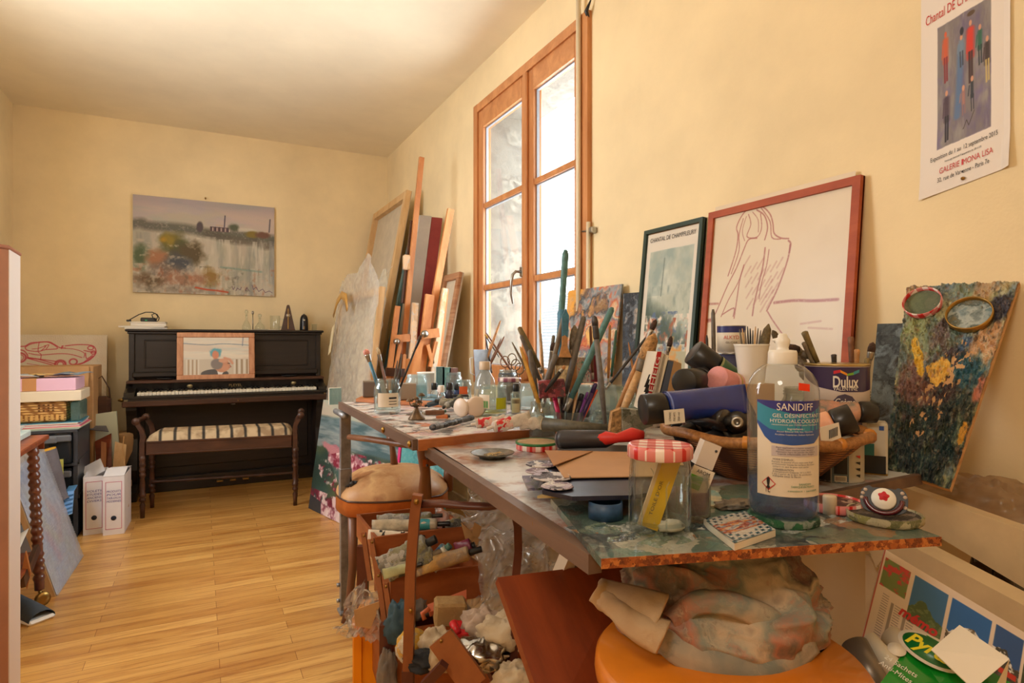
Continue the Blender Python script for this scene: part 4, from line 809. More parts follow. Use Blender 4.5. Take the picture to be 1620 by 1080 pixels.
# easels
M_easel = wood('oiled_easel_beech', (176, 102, 50), (214, 146, 86), .45, (5, 5, 1.6), vs=2.4)
M_easelp = paint('paint_flecked_easel_wood', [(214, 176, 130), (200, 156, 110), (150, 190, 210), (226, 190, 150), (206, 160, 110)], 14, .55, .3, False, (1, 1, .5))
def bars(par, Y, lst, name, m, w=.03, h=.022):
    for l in lst:
        a, c, ww = l[0], l[1], (l[2] if len(l) > 2 else w); yy = l[3] if len(l) > 3 else Y; b = MB(); b.bar(pt(a[0], a[1], Y=yy), pt(c[0], c[1], Y=yy-.0), ww, h, up=(0, 1, 0)); b.build(name, m, par)
e1 = thing('studio_easel', 'taller folded wooden easel whose mast reaches highest in the corner', 'easel', (1.0, 3.55, 0))
bars(e1, 3.55, [((667, 249), (637, 560), .030)], 'mast', M_easel)
bars(e1, 3.55, [((655, 350), (640, 480), .045, 3.57)], 'sliding_rail', M_dbrown)
bars(e1, 3.53, [((629, 484), (602, 700), .03), ((657, 480), (646, 720), .036)], 'leg', M_easel); bars(e1, 3.5, [((657, 479), (647, 640), .036)], 'front_post', M_easelp)
bars(e1, 3.50, [((620, 536), (648, 534), .045)], 'crossbar', M_easel); bars(e1, 3.5, [((610, 588), (650, 590), .05)], 'canvas_ledge', M_dbrown)
bars(e1, 3.52, [((634, 540), (622, 600), .02), ((640, 560), (634, 620), .018)], 'brace', M_easel)
b = MB(); b.box((-.02, -.02, -.045), (.02, .02, .045), TR(pt(643, 415, Y=3.52)), .006); b.build('clamp_block', M_easelp, e1); b = MB(); b.lathe([(.018, 0), (.018, .02), (.008, .03)], 10, TR(pt(627, 540, Y=3.49), rx=R(90))); b.build('wing_nut', M_steel, e1)
e2 = thing('studio_easel', 'shorter folded wooden easel leaning to the right, nearest the window', 'easel', (1.08, 3.25, 0))
bars(e2, 3.25, [((713, 331), (672, 560), .038)], 'mast', M_easel); bars(e2, 3.23, [((680, 466), (650, 720), .05), ((705, 457), (686, 640), .03)], 'leg', M_easel); bars(e2, 3.2, [((704, 456), (684, 600), .028)], 'front_post', M_easelp)
bars(e2, 3.19, [((668, 529), (694, 526), .05)], 'crossbar', M_easel); bars(e2, 3.2, [((676, 545), (684, 575), .02), ((690, 540), (680, 580), .018)], 'brace', M_easel); bars(e2, 3.2, [((664, 540), (648, 640), .04)], 'lower_rail', M_easel)
b = MB(); b.lathe([(.02, 0), (.02, .02), (.008, .03)], 10, TR(pt(671, 528, Y=3.18), rx=R(90))); b.build('wing_nut', M_steel, e2)
slab('plywood_sheet', 'reddish-brown panel propped behind the shorter easel legs', 'board', [Vector((.97, 3.42, 0)), Vector((.97, 3.28, 0)), Vector((1.07, 3.28, .95)), Vector((1.07, 3.42, .95))], .015, M_oak)
# coloured canvases near the piano foot and on the far table end
def canvas_block(label, px0, px1, py0, py1, Y, cols, seed, name='small_canvas', th=.02):
    A = pt(px0, py1, Y=Y); B = pt(px1, py1, Y=Y); C_ = pt(px0, py0, Y=Y); w = B.x-A.x; h = C_.z-A.z
    t = thing(name, label, 'canvas', ((A.x+B.x)/2, Y, A.z)); b = MB(); b.box((-w/2, .001, 0), (w/2, th, h)); b.build('canvas', M_linen, t, world=False)
    b = MB(); b.box((-w/2, -.002, 0), (w/2, .001, h)); b.build('painted_surface', paint('small_abstract_%d' % seed, cols, 14, .5, .4, True, (1, 1, .4)), t, world=False); return t
canvas_block('small canvas with vertical blue and white strokes, right of the keyboard', 521, 533, 614, 800, 4.35, [(90, 150, 170), (150, 190, 200), (60, 110, 130)], 1)
# large sea-green and pink painting
t = thing('abstract_painting', 'large unframed green and pink abstract painting standing on the floor', 'painting', (.74, 3.42, 0))
A = Vector((.60, 3.945, .003)); B = A+Vector((.26, -.966, 0))*1.12; lean = Vector((.966, .26, 0))*.10
h = .675; ex = (B-A).normalized(); ey = (Vector((0, 0, h))+lean).normalized(); ez = ex.cross(ey); Ht = (Vector((0, 0, h))+lean).length
b = MB(); b.quadbox([A, B, B+ey*Ht, A+ey*Ht], .022, ez); b.build('canvas', M_linen, t)
cv = Canvas((B-A).length, Ht, 300); cv.fill((52, 84, 80)); cv.streak(3, 5, [(40, 66, 58), (74, 96, 84), (34, 52, 48), (92, 100, 66)], .8, 31, .48, 5, -1, .62)
cv.rect(-1, .84, 2, 2, (196, 188, 172), .03); cv.streak(3, 6, [(216, 170, 150), (160, 190, 180)], .6, 33, .5, 5, .84)
cv.rect(-1, .60, 2, .86, (74, 104, 112), .03); cv.streak(4, 26, [(130, 150, 158), (54, 80, 90), (160, 170, 172)], .75, 35, .5, 6, .56, .86)
cv.rect(-1, -1, 2, .15, (150, 84, 104), .08); cv.streak(26, 26, [(226, 196, 204), (120, 26, 52), (240, 226, 226)], .85, 37, .5, 8, -1, .19)
cv.ell(.50, .42, .36, .15, (176, 118, 134), .1, .25, 4, -.25); cv.ell(.25, .55, .2, .05, (190, 130, 140), .2, .3, 5, -.2)
pk = (((cv.u-.55)/.5)**2+((cv.v-.40)/.2)**2 < 1)*1.0; cv.blend(pk*np.clip(fbm(cv.u*30, cv.v*28, 61)*6-3.1, 0, .9), (236, 214, 216)); cv.blend(pk*np.clip(fbm(cv.u*26, cv.v*22, 71)*6-3.4, 0, .9), (132, 30, 56)); cv.ell(.38, .33, .16, .07, (70, 104, 100), .2, .3, 8, -.4)
cv.poly([(0, 0), (.16, 0), (.14, .1), (0, .13)], (58, 60, 66)); cv.build('painted_surface', basis((A+B)/2+ez*.001, ex, ey, ez), M_pic, t, world=True)
c0 = A+ex*1.02; b = MB(); o3 = Vector((.86, 2.98, 0)); b.quadbox([o3, o3+Vector((.1, -.35, 0)), o3+Vector((.16, -.35, .62)), o3+Vector((.06, 0, .62))], .03); tag(b.build('teal_canvas', paint('teal_streaked_canvas', [(90, 170, 176), (60, 140, 150), (140, 200, 200), (50, 120, 120)], 9, .5, .4, True)), 'turquoise canvas with a bright pink edge behind the chair', 'canvas')
b = MB(); b.quadbox([o3+Vector((-.012, .02, 0)), o3+Vector((-.006, -.0, 0)), o3+Vector((.054, 0, .62)), o3+Vector((.048, .02, .62))], .02); tag(b.build('pink_board', mat('hot_pink_edge', (226, 60, 130), .5)), 'narrow hot pink board beside the turquoise canvas', 'board')

# ------------------------------------------------------------ radiator and pipes
rd = thing('radiator', 'cream ribbed panel radiator under the window', 'radiator', (1.40, 2.6, .10)); M_rad = mat('cream_radiator_enamel', (222, 202, 164), .4, var=.05)
for k in range(26):
    y = 2.08+k*.045; b = MB(); b.box((1.372, y, .12), (1.452, y+.037, .74), bev=.012)
    if k == 0: pr_ = b.build('rib', M_rad, rd); 
    else: o = pr_.copy(); COL.objects.link(o); o.parent = rd; o.location.y = k*.045
b = MB(); b.tube([(1.41, 2.06, .17), (1.41, 3.28, .17)], .014, 10); b.tube([(1.41, 2.06, .69), (1.41, 3.28, .69)], .014, 10); b.build('manifold', M_rad, rd)
M_pipe = mat('cream_painted_pipe', (226, 212, 184), .45)
b = MB(); b.tube([(1.425, 2.14, ZC), (1.425, 2.14, .80)], .011, 12); b.tube([(1.44, 2.088, 1.55), (1.44, 2.092, .80)], .009, 10)
pp = b.build('heating_pipe', M_pipe); tag(pp, 'thin cream heating pipe running down beside the window', 'pipe')
b = MB(); b.box((1.43, 2.05, 1.50), (1.458, 2.075, 1.525), bev=.004); b.tube([(1.445, 2.06, 1.51), (1.43, 2.12, 1.515)], .004, 6); tag(b.build('pipe_bracket', M_steel), 'small metal bracket holding the heating pipe', 'bracket')
b = MB(); b.tube([(1.455, 2.10, 2.40), (1.43, 2.09, 2.43), (1.44, 2.07, 2.47)], [.006, .009, .003], 6); tag(b.build('curtain_hook', M_blkpl), 'dark metal hook at the top right corner of the window', 'hook')

# ------------------------------------------------------------ tables
M_top = paint('paint_spattered_white_tabletop', [(110, 140, 160), (186, 160, 140), (150, 90, 60), (176, 182, 190), (90, 96, 104), (200, 150, 150)], 9, .32, .25, True, base=(214, 218, 222), basecut=.485, coat=.3)
M_top2 = paint('crusted_white_tabletop', [(206, 180, 186), (60, 66, 70), (190, 110, 70), (120, 130, 130), (40, 44, 50), (200, 170, 150)], 24, .4, .5, False, base=(216, 212, 208), basecut=.50)
M_rail = wood('worn_table_rail', (84, 64, 54), (122, 96, 80), .5, (10, 2, 10)); M_alu = mat('grey_table_metal', (150, 150, 152), .42, .55, var=.15, vs=30)
t1 = thing('drafting_table', 'long paint-spattered drafting table on grey metal legs, nearer the piano', 'table', (.9, 1.85, 0))
T1A, T1B = Vector((.448, 1.347, .82)), Vector((.472, 2.32, .82))
b = MB(); wav = [(T1A.x, T1A.y), (T1A.x+.09, T1A.y+.012), (T1A.x+.16, T1A.y+.028), (T1A.x+.26, T1A.y+.03), (T1A.x+.36, T1A.y+.018), (T1A.x+.5, T1A.y+.015), (1.30, 1.36), (1.34, 2.20), (T1B.x, T1B.y)]
b.prism(wav, .797, .82); b.build('top', M_top2, t1)
b = MB(); wl = [Vector((x, y, 0)) for x, y in wav[:6]]
for p_, q_ in zip(wl[:-1], wl[1:]): b.add([p_+Vector((0, -.006, .795)), q_+Vector((0, -.006, .795)), q_+Vector((0, -.006, .8205)), p_+Vector((0, -.006, .8205)), p_+Vector((0, .003, .795)), q_+Vector((0, .003, .795)), q_+Vector((0, .003, .8205)), p_+Vector((0, .003, .8205))], [(0, 1, 2, 3), (3, 2, 6, 7), (0, 4, 5, 1), (4, 7, 6, 5)])
b.build('front_edge', wood('honey_table_edge', (150, 84, 44), (196, 122, 70), .4, (3, 20, 20)), t1)
b = MB(); b.bar(T1A+Vector((-.005, 0, -.011)), T1B+Vector((-.005, 0, -.011)), .012, .026); b.build('side_rail', M_rail, t1)
for p_ in (T1A.lerp(T1B, .02), T1A.lerp(T1B, .28)): b = MB(); b.lathe([(.008, 0), (.008, .004), (.004, .007)], 10, TR(p_+Vector((-.011, .0, -.011)), ry=R(-90))); b.build('bolt', M_brass, t1)
for (lx, ly) in ((.497, 2.37), (1.30, 2.37)):
    b = MB(); b.box((lx-.02, ly-.012, .01), (lx+.02, ly+.012, .786), bev=.002); b.box((lx-.023, ly-.015, .44), (lx+.023, ly+.015, .56), bev=.003); lg = b.build('leg', M_alu, t1)
    b = MB(); b.tube([(lx-.024, ly-.12, .775), (lx-.024, ly+.06, .775)], .012, 10) ; b.build('leg_bracket', M_alu, lg)
    b = MB(); b.box((lx-.026, ly-.03, 0), (lx+.026, ly+.03, .012), bev=.003); b.lathe([(.008, 0), (.008, .012)], 8, TR((lx-.02, ly, .05), ry=R(-90))); b.lathe([(.008, 0), (.008, .012)], 8, TR((lx-.02, ly, .11), ry=R(-90))); b.build('foot', M_alu, lg)
b = MB(); b.tube([(.497, 2.37, .775), (1.30, 2.37, .775)], .012, 10); b.tube([(.478, 2.37, .79), (.72, 2.30, .79)], .008, 8); b.build('crossbar', M_alu, t1)
b = MB(); kp = pt(560, 758, Y=2.34); kp.x = .50
M_ = TR((.52, 2.352, .50), rx=R(90))
for a in range(4): b.prism([(0, 0), (.03*cos(a*pi/2+.3), .03*sin(a*pi/2+.3)), (.012*cos(a*pi/2+1.1), .012*sin(a*pi/2+1.1))], 0, .012, M_)
b.lathe([(.01, 0), (.014, .012), (.014, .02)], 12, M_); b.build('star_knob', M_blkpl, t1)
t2 = thing('work_table', 'paint-spattered worktable with wooden rails in front of the drafting table', 'table', (.85, 1.0, 0))
T2 = [(.43, .62), (1.197, .655), (1.22, 1.35), (.487, 1.37)]
b = MB(); b.prism(T2, .785, .80); b.build('top', M_top, t2)
b = MB(); b.bar(Vector((.484, 1.372, .788)), Vector((.413, .585, .788)), .018, .024); b.build('side_rail', M_rail, t2)
b = MB(); b.bar(Vector((.43, .625, .792)), Vector((1.199, .652, .792)), .012, .019); b.build('front_rail', M_rail, t2)
b = MB(); bp = pt(864, 826, d=.86); b.lathe([(.0035, 0), (.0035, .012), (.006, .012), (.006, .02)], 10, TR(bp, ry=R(-90), rz=R(-25))); b.lathe([(.0045, 0), (.0045, .008)], 8, TR(bp+Vector((.004, .03, .0)), ry=R(-90), rz=R(-25))); b.build('brass_bolt', M_brass, t2)
for (x, y) in ((1.16, 1.28), (.86, 1.30)):
    b = MB(); b.box((x-.018, y-.018, 0), (x+.018, y+.018, .785), bev=.003); b.build('leg', M_rail, t2)
b = MB(); b.bar(pt(912, 850, d=.98), pt(885, 915, d=1.02), .022, .022); b.build('brace', M_plastic_w, t2)
ws = thing('wall_shelf_board', 'long narrow board along the wall under the framed pictures', 'shelf board', (1.34, 1.4, .80))
b = MB(); b.box((1.245, .90, .782), (1.44, 2.05, .80)); b.build('board', M_top, ws)
# front particle board
PB = [Vector((.392, .544)), Vector((.807, .414)), Vector((.90, .70)), Vector((.475, .79))]
M_pb = paint('palette_board_crust', [(84, 108, 98), (120, 140, 118), (64, 76, 76), (176, 176, 160), (104, 92, 80), (92, 128, 116), (50, 56, 56), (156, 116, 80), (100, 120, 104)], 15, .28, 1.0, False, coat=.5)
pbt = thing('particle_board', 'paint-crusted particle board lying on the front of the worktable', 'board', (.64, .62, .80))
b = MB(); b.prism([tuple(v) for v in PB], .8005, .8105); 
b.build('board', M_pb, pbt)
M_chip = paint('raw_chipboard_edge', [(176, 96, 40), (140, 70, 28), (204, 126, 60), (110, 54, 24)], 160, .8, .4)
b = MB(); b.add([(PB[0].x, PB[0].y, .7995), (PB[1].x, PB[1].y, .7995), (PB[1].x, PB[1].y, .8105), (PB[0].x, PB[0].y, .8105)]+[(v.x+.0014*n_[0], v.y+.0014*n_[1], z) for (v, z, n_) in ((PB[0], .7995, (-.3, -1)), (PB[1], .7995, (-.3, -1)), (PB[1], .8105, (-.3, -1)), (PB[0], .8105, (-.3, -1)))], [(4, 5, 6, 7), (3, 7, 6, 2), (0, 1, 5, 4), (0, 4, 7, 3), (1, 2, 6, 5)]); b.build('front_edge', M_chip, pbt)
# crusts of dried paint
def crust(x0, x1, y0, y1, seed, z=.8108, nn=34, H=.006):
    def f(u, v):
        e = min(1, 6*min(u, 1-u, v, 1-v)); k = max(0, mnoise.fractal(Vector((u*5+seed, v*5, seed)), .6, 2.2, 5)*.9+.25)*e
        return (x0+(x1-x0)*u, y0+(y1-y0)*v, z-.0012+H*k)
    return f
b = MB(); b.sheet(crust(.42, .62, .535, .66, 3), 90, 60); b.sheet(crust(.64, .80, .50, .60, 9), 60, 40)
def clipb(p): return p
b.build('dried_paint_crust', paint('glossy_paint_crust', [(170, 180, 180), (90, 120, 116), (206, 210, 206), (70, 84, 90), (120, 140, 120), (150, 120, 90)], 40, .22, .8, False, coat=.6), pbt)
# ------------------------------------------------------------ chairs
M_leather = paint('tan_worn_leather', [(196, 146, 92), (178, 122, 72), (210, 166, 112), (160, 104, 60)], 6, .5, .2, True); M_leath2 = paint('orange_leather_band', [(190, 104, 40), (168, 86, 30), (204, 120, 54)], 9, .45, .2, True)
M_nail = mat('dark_upholstery_nail', (70, 62, 60), .3, .9)
ch = thing('upholstered_chair', 'wooden armchair with domed tan leather seat tucked under the drafting table', 'chair', (.69, 2.40, 0)); cx, cy = .70, 2.42
ca = R(-12)
def seatpt(a, r): 
    sq = 1/max(abs(cos(a)), abs(sin(a)))**.3; return Vector((cx+r*.225*sq*cos(a+ca)*1.0, cy+r*.215*sq*sin(a+ca), 0))
b = MB(); nS = 40
rings = [(1.0, .448), (.985, .464), (.9, .488), (.7, .515), (.45, .532), (.2, .54), (.01, .542)]
vs = []; fs = []
for (r, z) in rings: vs += [seatpt(2*pi*k/nS, r)+Vector((0, 0, z)) for k in range(nS)]
for i in range(len(rings)-1):
    for k in range(nS): fs.append((i*nS+k, i*nS+(k+1) % nS, (i+1)*nS+(k+1) % nS, (i+1)*nS+k))
b.add(vs, fs, None, True); st_ = b.build('seat', M_leather, ch)
b = MB(); b.tube([seatpt(2*pi*k/nS, 1.0)+Vector((0, 0, .447)) for k in range(nS+1)], .004, 6); b.build('piping', M_dbrown, st_)
b = MB(); vs = []; fs = []
for (r, z) in ((1.0, .447), (1.005, .39), (.97, .388)): vs += [seatpt(2*pi*k/nS, r)+Vector((0, 0, z)) for k in range(nS)]
for i in range(2):
    for k in range(nS): fs.append((i*nS+k, (i+1)*nS+k, (i+1)*nS+(k+1) % nS, i*nS+(k+1) % nS))
b.add(vs, fs, None, True); b.build('seat_band', M_leath2, ch)
M_chw = wood('chair_brown_wood', (96, 58, 36), (136, 90, 62), .4, (8, 8, 2))
lg_ = [(R(-135)), (R(-45)), (R(45)), (R(135))]
for a in lg_:
    p0 = seatpt(a, .9); outd = (p0-Vector((cx, cy, 0))).normalized(); b = MB(); b.tube([p0+Vector((0, 0, .40)), p0+Vector((0, 0, .2)), p0+outd*.02+Vector((0, 0, .06)), p0+outd*.045], [.022, .018, .015, .013], 8, flat=.9); b.build('leg', M_chw, ch)
Pa = pt(553, 691, d=2.22); Pb = pt(664, 706, d=1.95); b = MB(); b.tube([Pa, Pa.lerp(Pb, .3)+Vector((0, 0, .002)), Pa.lerp(Pb, .7), Pb], [.013, .014, .015, .014], 10, flat=.8); b.build('arm_rail', M_chw, ch)
for (a, c, d0, d1, w) in (((613, 680), (624, 735), 2.50, 2.50, .022), ((668, 706), (672, 784), 1.94, 2.12, .026)):
    b = MB(); p0 = pt(*a, d=d0); p1 = pt(*c, d=d1); b.tube([p0, p0.lerp(p1, .5)+Rv*.006, p1], [w*.8, w*.7, w], 8, flat=.7); b.build('back_post', M_chw, ch)
b = MB(); b.quadbox([pt(674, 710, d=1.96), pt(720, 728, d=2.2), pt(676, 738, d=2.2), pt(675, 738, d=1.97)][::-1], .012); b.quadbox([pt(674, 708, d=1.97), pt(708, 724, d=2.1), pt(708, 734, d=2.1), pt(674, 738, d=1.97)][::-1], .01); b.build('back_pad', M_leath2, ch)
for k in range(3): b = MB(); b.lathe([(.005, 0), (.003, .004), (0, .005)], 8, TR(pt(676, 712+k*12, d=1.95), rx=R(90), rz=-YAW)); b.build('upholstery_nail', M_nail, ch)
b = MB(); b.tube([pt(712, 728, d=2.5), pt(708, 775, d=2.5)], [.02, .022], 8); b.build('back_post', M_chw, ch)
M_dk = wood('dark_red_brown_wood', (70, 34, 28), (104, 56, 44), .4, (6, 6, 2))
c2 = thing('wooden_chair', 'dark brown wooden chair with curved top rail in front of the sewing box', 'chair', tuple(pt(740, 1080, d=1.12).xy)+(0,))
b = MB(); W_ = [(663, 797), (700, 796), (740, 800), (775, 801), (805, 794), (835, 780), (862, 775)]; pts = [pt(x, y, d=1.16-.004*k) for k, (x, y) in enumerate(W_)]; b.tube(pts, [.0135, .0135, .013, .0135, .0145, .015, .0145], 10, flat=.55, up=(0, 0, 1)); b.build('top_rail', M_dk, c2)
def flatpost(lst, w, th):
    b = MB()
    for (a, c) in zip(lst[:-1], lst[1:]): b.bar(a, c, w, th, up=Fv)
    return b
b = flatpost([pt(661, 782, d=1.15), pt(656, 820, d=1.15), pt(650, 900, d=1.15), pt(648, 980, d=1.15), pt(646, 1060, d=1.15)], .019, .019); b.build('back_post', wood('worn_brown_post', (120, 66, 36), (168, 104, 62), .45, (6, 6, 1.5)), c2)
b = MB(); b.bar(pt(646, 1058, d=1.15), Vector((*pt(640, 1080, d=1.15).xy, .0)), .022, .02, up=Fv); b.build('leg', M_dk, c2)
b = flatpost([pt(812, 798, d=1.13), pt(819, 830, d=1.13), pt(820, 870, d=1.13), pt(816, 912, d=1.13)], .015, .017); b.build('back_post', M_dk, c2)
b = MB(); q_ = pt(816, 910, d=1.13); b.bar(q_, Vector((q_.x, q_.y+.03, 0)), .014, .018, up=Fv); b.build('leg', M_dk, c2)
b = MB(); b.lathe([(.005, 0), (.005, .004)], 8, TR(pt(659, 793, d=1.135), rx=R(90), rz=-YAW)); b.lathe([(.004, 0), (.004, .004)], 8, TR(pt(650, 965, d=1.135), rx=R(90), rz=-YAW)); b.build('screw', M_brass, c2)
# ------------------------------------------------------------ builders for the things on the tables
M_murk = glass('cloudy_jar_glass', (238, 240, 236), 1, .16, (200, 198, 186)); M_gjar = glass('jar_glass', (243, 249, 248), 1.2, .055, (226, 234, 232)); M_jarw = glass('milky_jar_glass', (240, 247, 247), 1, .22, (226, 236, 236))
def put(px, py, z, wpx):
    p = pt(px, py, z=z); s = dep(p)/FPX; r = wpx*s/2; k = 1+r/dep(p); r *= k; d = (p-C0); d.z = 0; d.normalize(); return p+d*r, r, s*k
def gingham(name='red_gingham_lid', c1=(196, 34, 34), c2=(240, 226, 220), s=95):
    if name in _mats: return _mats[name]
    t = NT(name); co = t.coords(); w = [t.n('ShaderNodeTexWave', wave_type='BANDS', bands_direction=a, wave_profile='SIN', i_Scale=s/6.283) for a in 'XYZ']
    fs_ = []
    for n_ in w:
        t.l(co, n_.inputs[0]); g = t.n('ShaderNodeMath', operation='GREATER_THAN'); t.l(n_.outputs[0], g.inputs[0]); g.inputs[1].default_value = .5; fs_.append(g.outputs[0])
    a = t.n('ShaderNodeMath', operation='ADD'); t.l(fs_[0], a.inputs[0]); t.l(fs_[1], a.inputs[1]); 
    a2 = t.n('ShaderNodeMath', operation='DIVIDE'); t.l(a.outputs[0], a2.inputs[0]); a2.inputs[1].default_value = 2
    t.l(t.ramp(a2.outputs[0], [(0, c2), (.4, tuple((x+y)/2 for x, y in zip(c1, c2))), (.8, c1)], 'CONSTANT'), t.b.inputs['Base Color']); t.b.inputs['Roughness'].default_value = .3
    _mats[name] = t.m; return t.m
M_ging = gingham()
def jar(label, px, py, w, h, z=.82, m=None, fill=None, lid=None, lab=None, group=None, name='glass_jar', cat='jar', neck=.86, open_=True):
    p, r, s = put(px, py, z, w); H = h*s; t = thing(name, label, cat, (p.x, p.y, z), face(px), group); m = m or M_gjar
    b = MB(); b.lathe([(r*.86, .001), (r*.97, .004), (r, .012), (r, H*.72), (r*.97, H*.80), (r*neck, H*.86), (r*neck, H*.97), (r*(neck+.03), H*.985), (r*neck, H), (r*(neck-.05), H), (r*(neck-.05), H*.87), (r*.92, H*.78), (r*.94, .014), (0, .010)], 28, cap=False); b.lathe([(0, .001), (r*.86, .001)], 28, cap=False)
    for zz in (.89, .93): b.lathe([(r*(neck+.02), H*zz), (r*(neck+.05), H*(zz+.01)), (r*(neck+.02), H*(zz+.02))], 24, cap=False)
    b.build('glass', m, t, world=False)
    if fill: f = MB(); f.lathe([(0, .011), (r*.92, .013), (r*.92, H*fill[0]), (0, H*fill[0])], 24, cap=False); f.build('contents', fill[1], t, world=False)
    if lid: l = MB(); l.lathe([(r*(neck+.08), H*.87), (r*(neck+.11), H*.88), (r*(neck+.11), H*.99), (r*(neck+.06), H*1.02), (r*(neck-.08), H*1.012), (0, H*1.012)], 28, cap=False); l.build('lid', lid, t, world=False)
    if lab:
        for (a0, a1, z0, z1, c) in lab:
            l = MB(); l.sheet(lambda u, v: ((r+.0006)*sin(a0+(a1-a0)*u), -(r+.0006)*cos(a0+(a1-a0)*u), H*(z0+(z1-z0)*v)), 12, 2); l.build('label', c, t, world=False)
    return t, p, r, H, s
def spin(t, prof, name, m, M=None, seg=24, **k):
    b = MB(); b.lathe(prof, seg, M, **k); return b.build(name, m, t, world=False)
def stick(label, a, c, d, w, m, ferr=None, bris=None, group='brushes in the jars', cat='brush', name='paint_brush', d2=None, taper=(.55, 1, .8), flat=1, bw=1.5):
    """a: upper end pixel, c: lower end pixel. bris=(material, length fraction) puts bristles at the upper end"""
    A = pt(*a, d=d2 or d); B = pt(*c, d=d); s = d/FPX; r = w*s/2; t = thing(name, label, cat, tuple(B), 0, group); L = (A-B)
    if bris:
        f = 1-bris[1]; fe = f-.13
        b = MB(); b.tube([B, B+L*fe*.5, B+L*fe], [r*.5, r*.9, r*.75], 10, flat=flat); b.build('handle', m, t)
        b = MB(); b.tube([B+L*fe, B+L*(fe+.02), B+L*(f-.02), B+L*f], [r*.8, r*.95, r*.95*min(bw, 1.3), r*min(bw, 1.35)], 12, flat=flat); b.build('ferrule', ferr or M_steel, t)
        b = MB(); b.tube([B+L*(f-.01), B+L*(f+bris[1]*.4), B+L*(f+bris[1]*.8), A], [r*min(bw, 1.25), r*bw, r*bw*.75, r*.15], 12, flat=flat); b.build('bristles', bris[0], t)
    else:
        b = MB(); b.tube([B+L*.12, B+L*.5, B+L*.85, B+L*.97, A], [r*taper[2], r*taper[1], r*(taper[1]+taper[0])/2, r*taper[0], r*taper[0]*.5], 10, flat=flat); b.build('handle', m, t)
        b = MB(); b.tube([B, B+L*.125], [r*.8, r*taper[2]*1.02], 10, flat=flat); b.build('ferrule', ferr or M_steel, t)
    return t
M_h = {k: mat('handle_'+k, c, .5, var=.18, vs=60, bump=.2) for k, c in dict(teal=(84, 130, 130), green=(70, 112, 92), grey=(104, 98, 92), dirty=(120, 108, 92), dark=(60, 54, 50), black=(30, 30, 32), wood=(186, 134, 84), pale=(206, 166, 118), blue=(60, 120, 150), ochre=(190, 140, 50), navy=(40, 60, 100), brown=(120, 78, 52), bronze=(130, 112, 70)).items()}
M_br = {k: mat('bristles_'+k, c, .8, var=.3, vs=90, bump=.5, bs=200) for k, c in dict(tan=(186, 142, 92), dark=(70, 50, 42), hog=(220, 196, 156), grey=(130, 116, 98), olive=(104, 88, 56), pink=(220, 150, 140)).items()}
M_tubegrey = paint('crusty_aluminium_tube', [(150, 150, 144), (120, 120, 110), (190, 186, 178), (80, 84, 84), (140, 136, 100)], 50, .38, .8, False)
def ptube(label, a, c, d, w, body, cap=None, band=None, group='paint tubes', d2=None, capr=.5, capl=.14, sh=.10, name='paint_tube', endw=1.15, back=0, crumple=0):
    """a: cap end pixel, c: crimped end pixel"""
    A = pt(*a, d=d); B = pt(*c, d=d2 or d); s = d/FPX; r = w*s/2; L = B-A; n = L.normalized(); t = thing(name, label, 'paint tube', tuple(A.lerp(B, .5)-Vector((0, 0, r))), 0, group)
    up = Vector((0, 0, 1)); sx = n.cross(up).normalized(); sy = sx.cross(n).normalized(); toc = (C0-A).normalized()
    sd = (toc.cross(n)).normalized()   # flat end faces the viewer side
    vs = []; fs = []; N = 20; K = 12; ln = L.length; f0 = capl
    secs = [(f0, .35, .35), (f0+.01, .9, .9), (f0+.03, 1, 1)]+[(f0+.03+(1-f0-.03)*k/K, 1+(endw-1)*k/K, max(.06, 1-(k/K)**1.3*.95)) for k in range(1, K+1)]
    for (f, wx, wy) in secs:
        for k in range(N):
            a_ = 2*pi*k/N; q = A+L*f+sd*(r*wx*cos(a_))+sd.cross(n)*(r*wy*sin(a_))
            if crumple: q += (q-(A+L*f)).normalized()*crumple*r*mnoise.noise(q*120)
            vs.append(q)
    for i in range(len(secs)-1):
        for k in range(N): fs.append((i*N+k, i*N+(k+1) % N, (i+1)*N+(k+1) % N, (i+1)*N+k))
    fs += [tuple(range(N-1, -1, -1)), tuple((len(secs)-1)*N+k for k in range(N))]
    b = MB(); b.add(vs, fs, None, True)
    b.build('body', body, t)
    if band:
        for (f1, f2, bm) in band:
            b = MB(); v2 = []
            for f in (f1, (f1+f2)/2, f2):
                g = (f-f0-.03)/(1-f0-.03); wx, wy = 1+(endw-1)*g, max(.06, 1-max(g, 0)**1.3*.95)
                for k in range(N): a_ = 2*pi*k/N; v2.append(A+L*f+sd*(r*wx*cos(a_)*1.015)+sd.cross(n)*((r*wy*1.015+.0003)*sin(a_)))
            b.add(v2, [(i*N+k, i*N+(k+1) % N, (i+1)*N+(k+1) % N, (i+1)*N+k) for i in range(2) for k in range(N)], None, True); b.build('label_band', bm, t)
    b = MB(); cr = r*capr; b.tube([A, A+L*.006, A+L*(f0*.9), A+L*f0], [cr*.93, cr, cr, cr*.94], 20); b.build('cap', cap or M_blkpl, t); return t
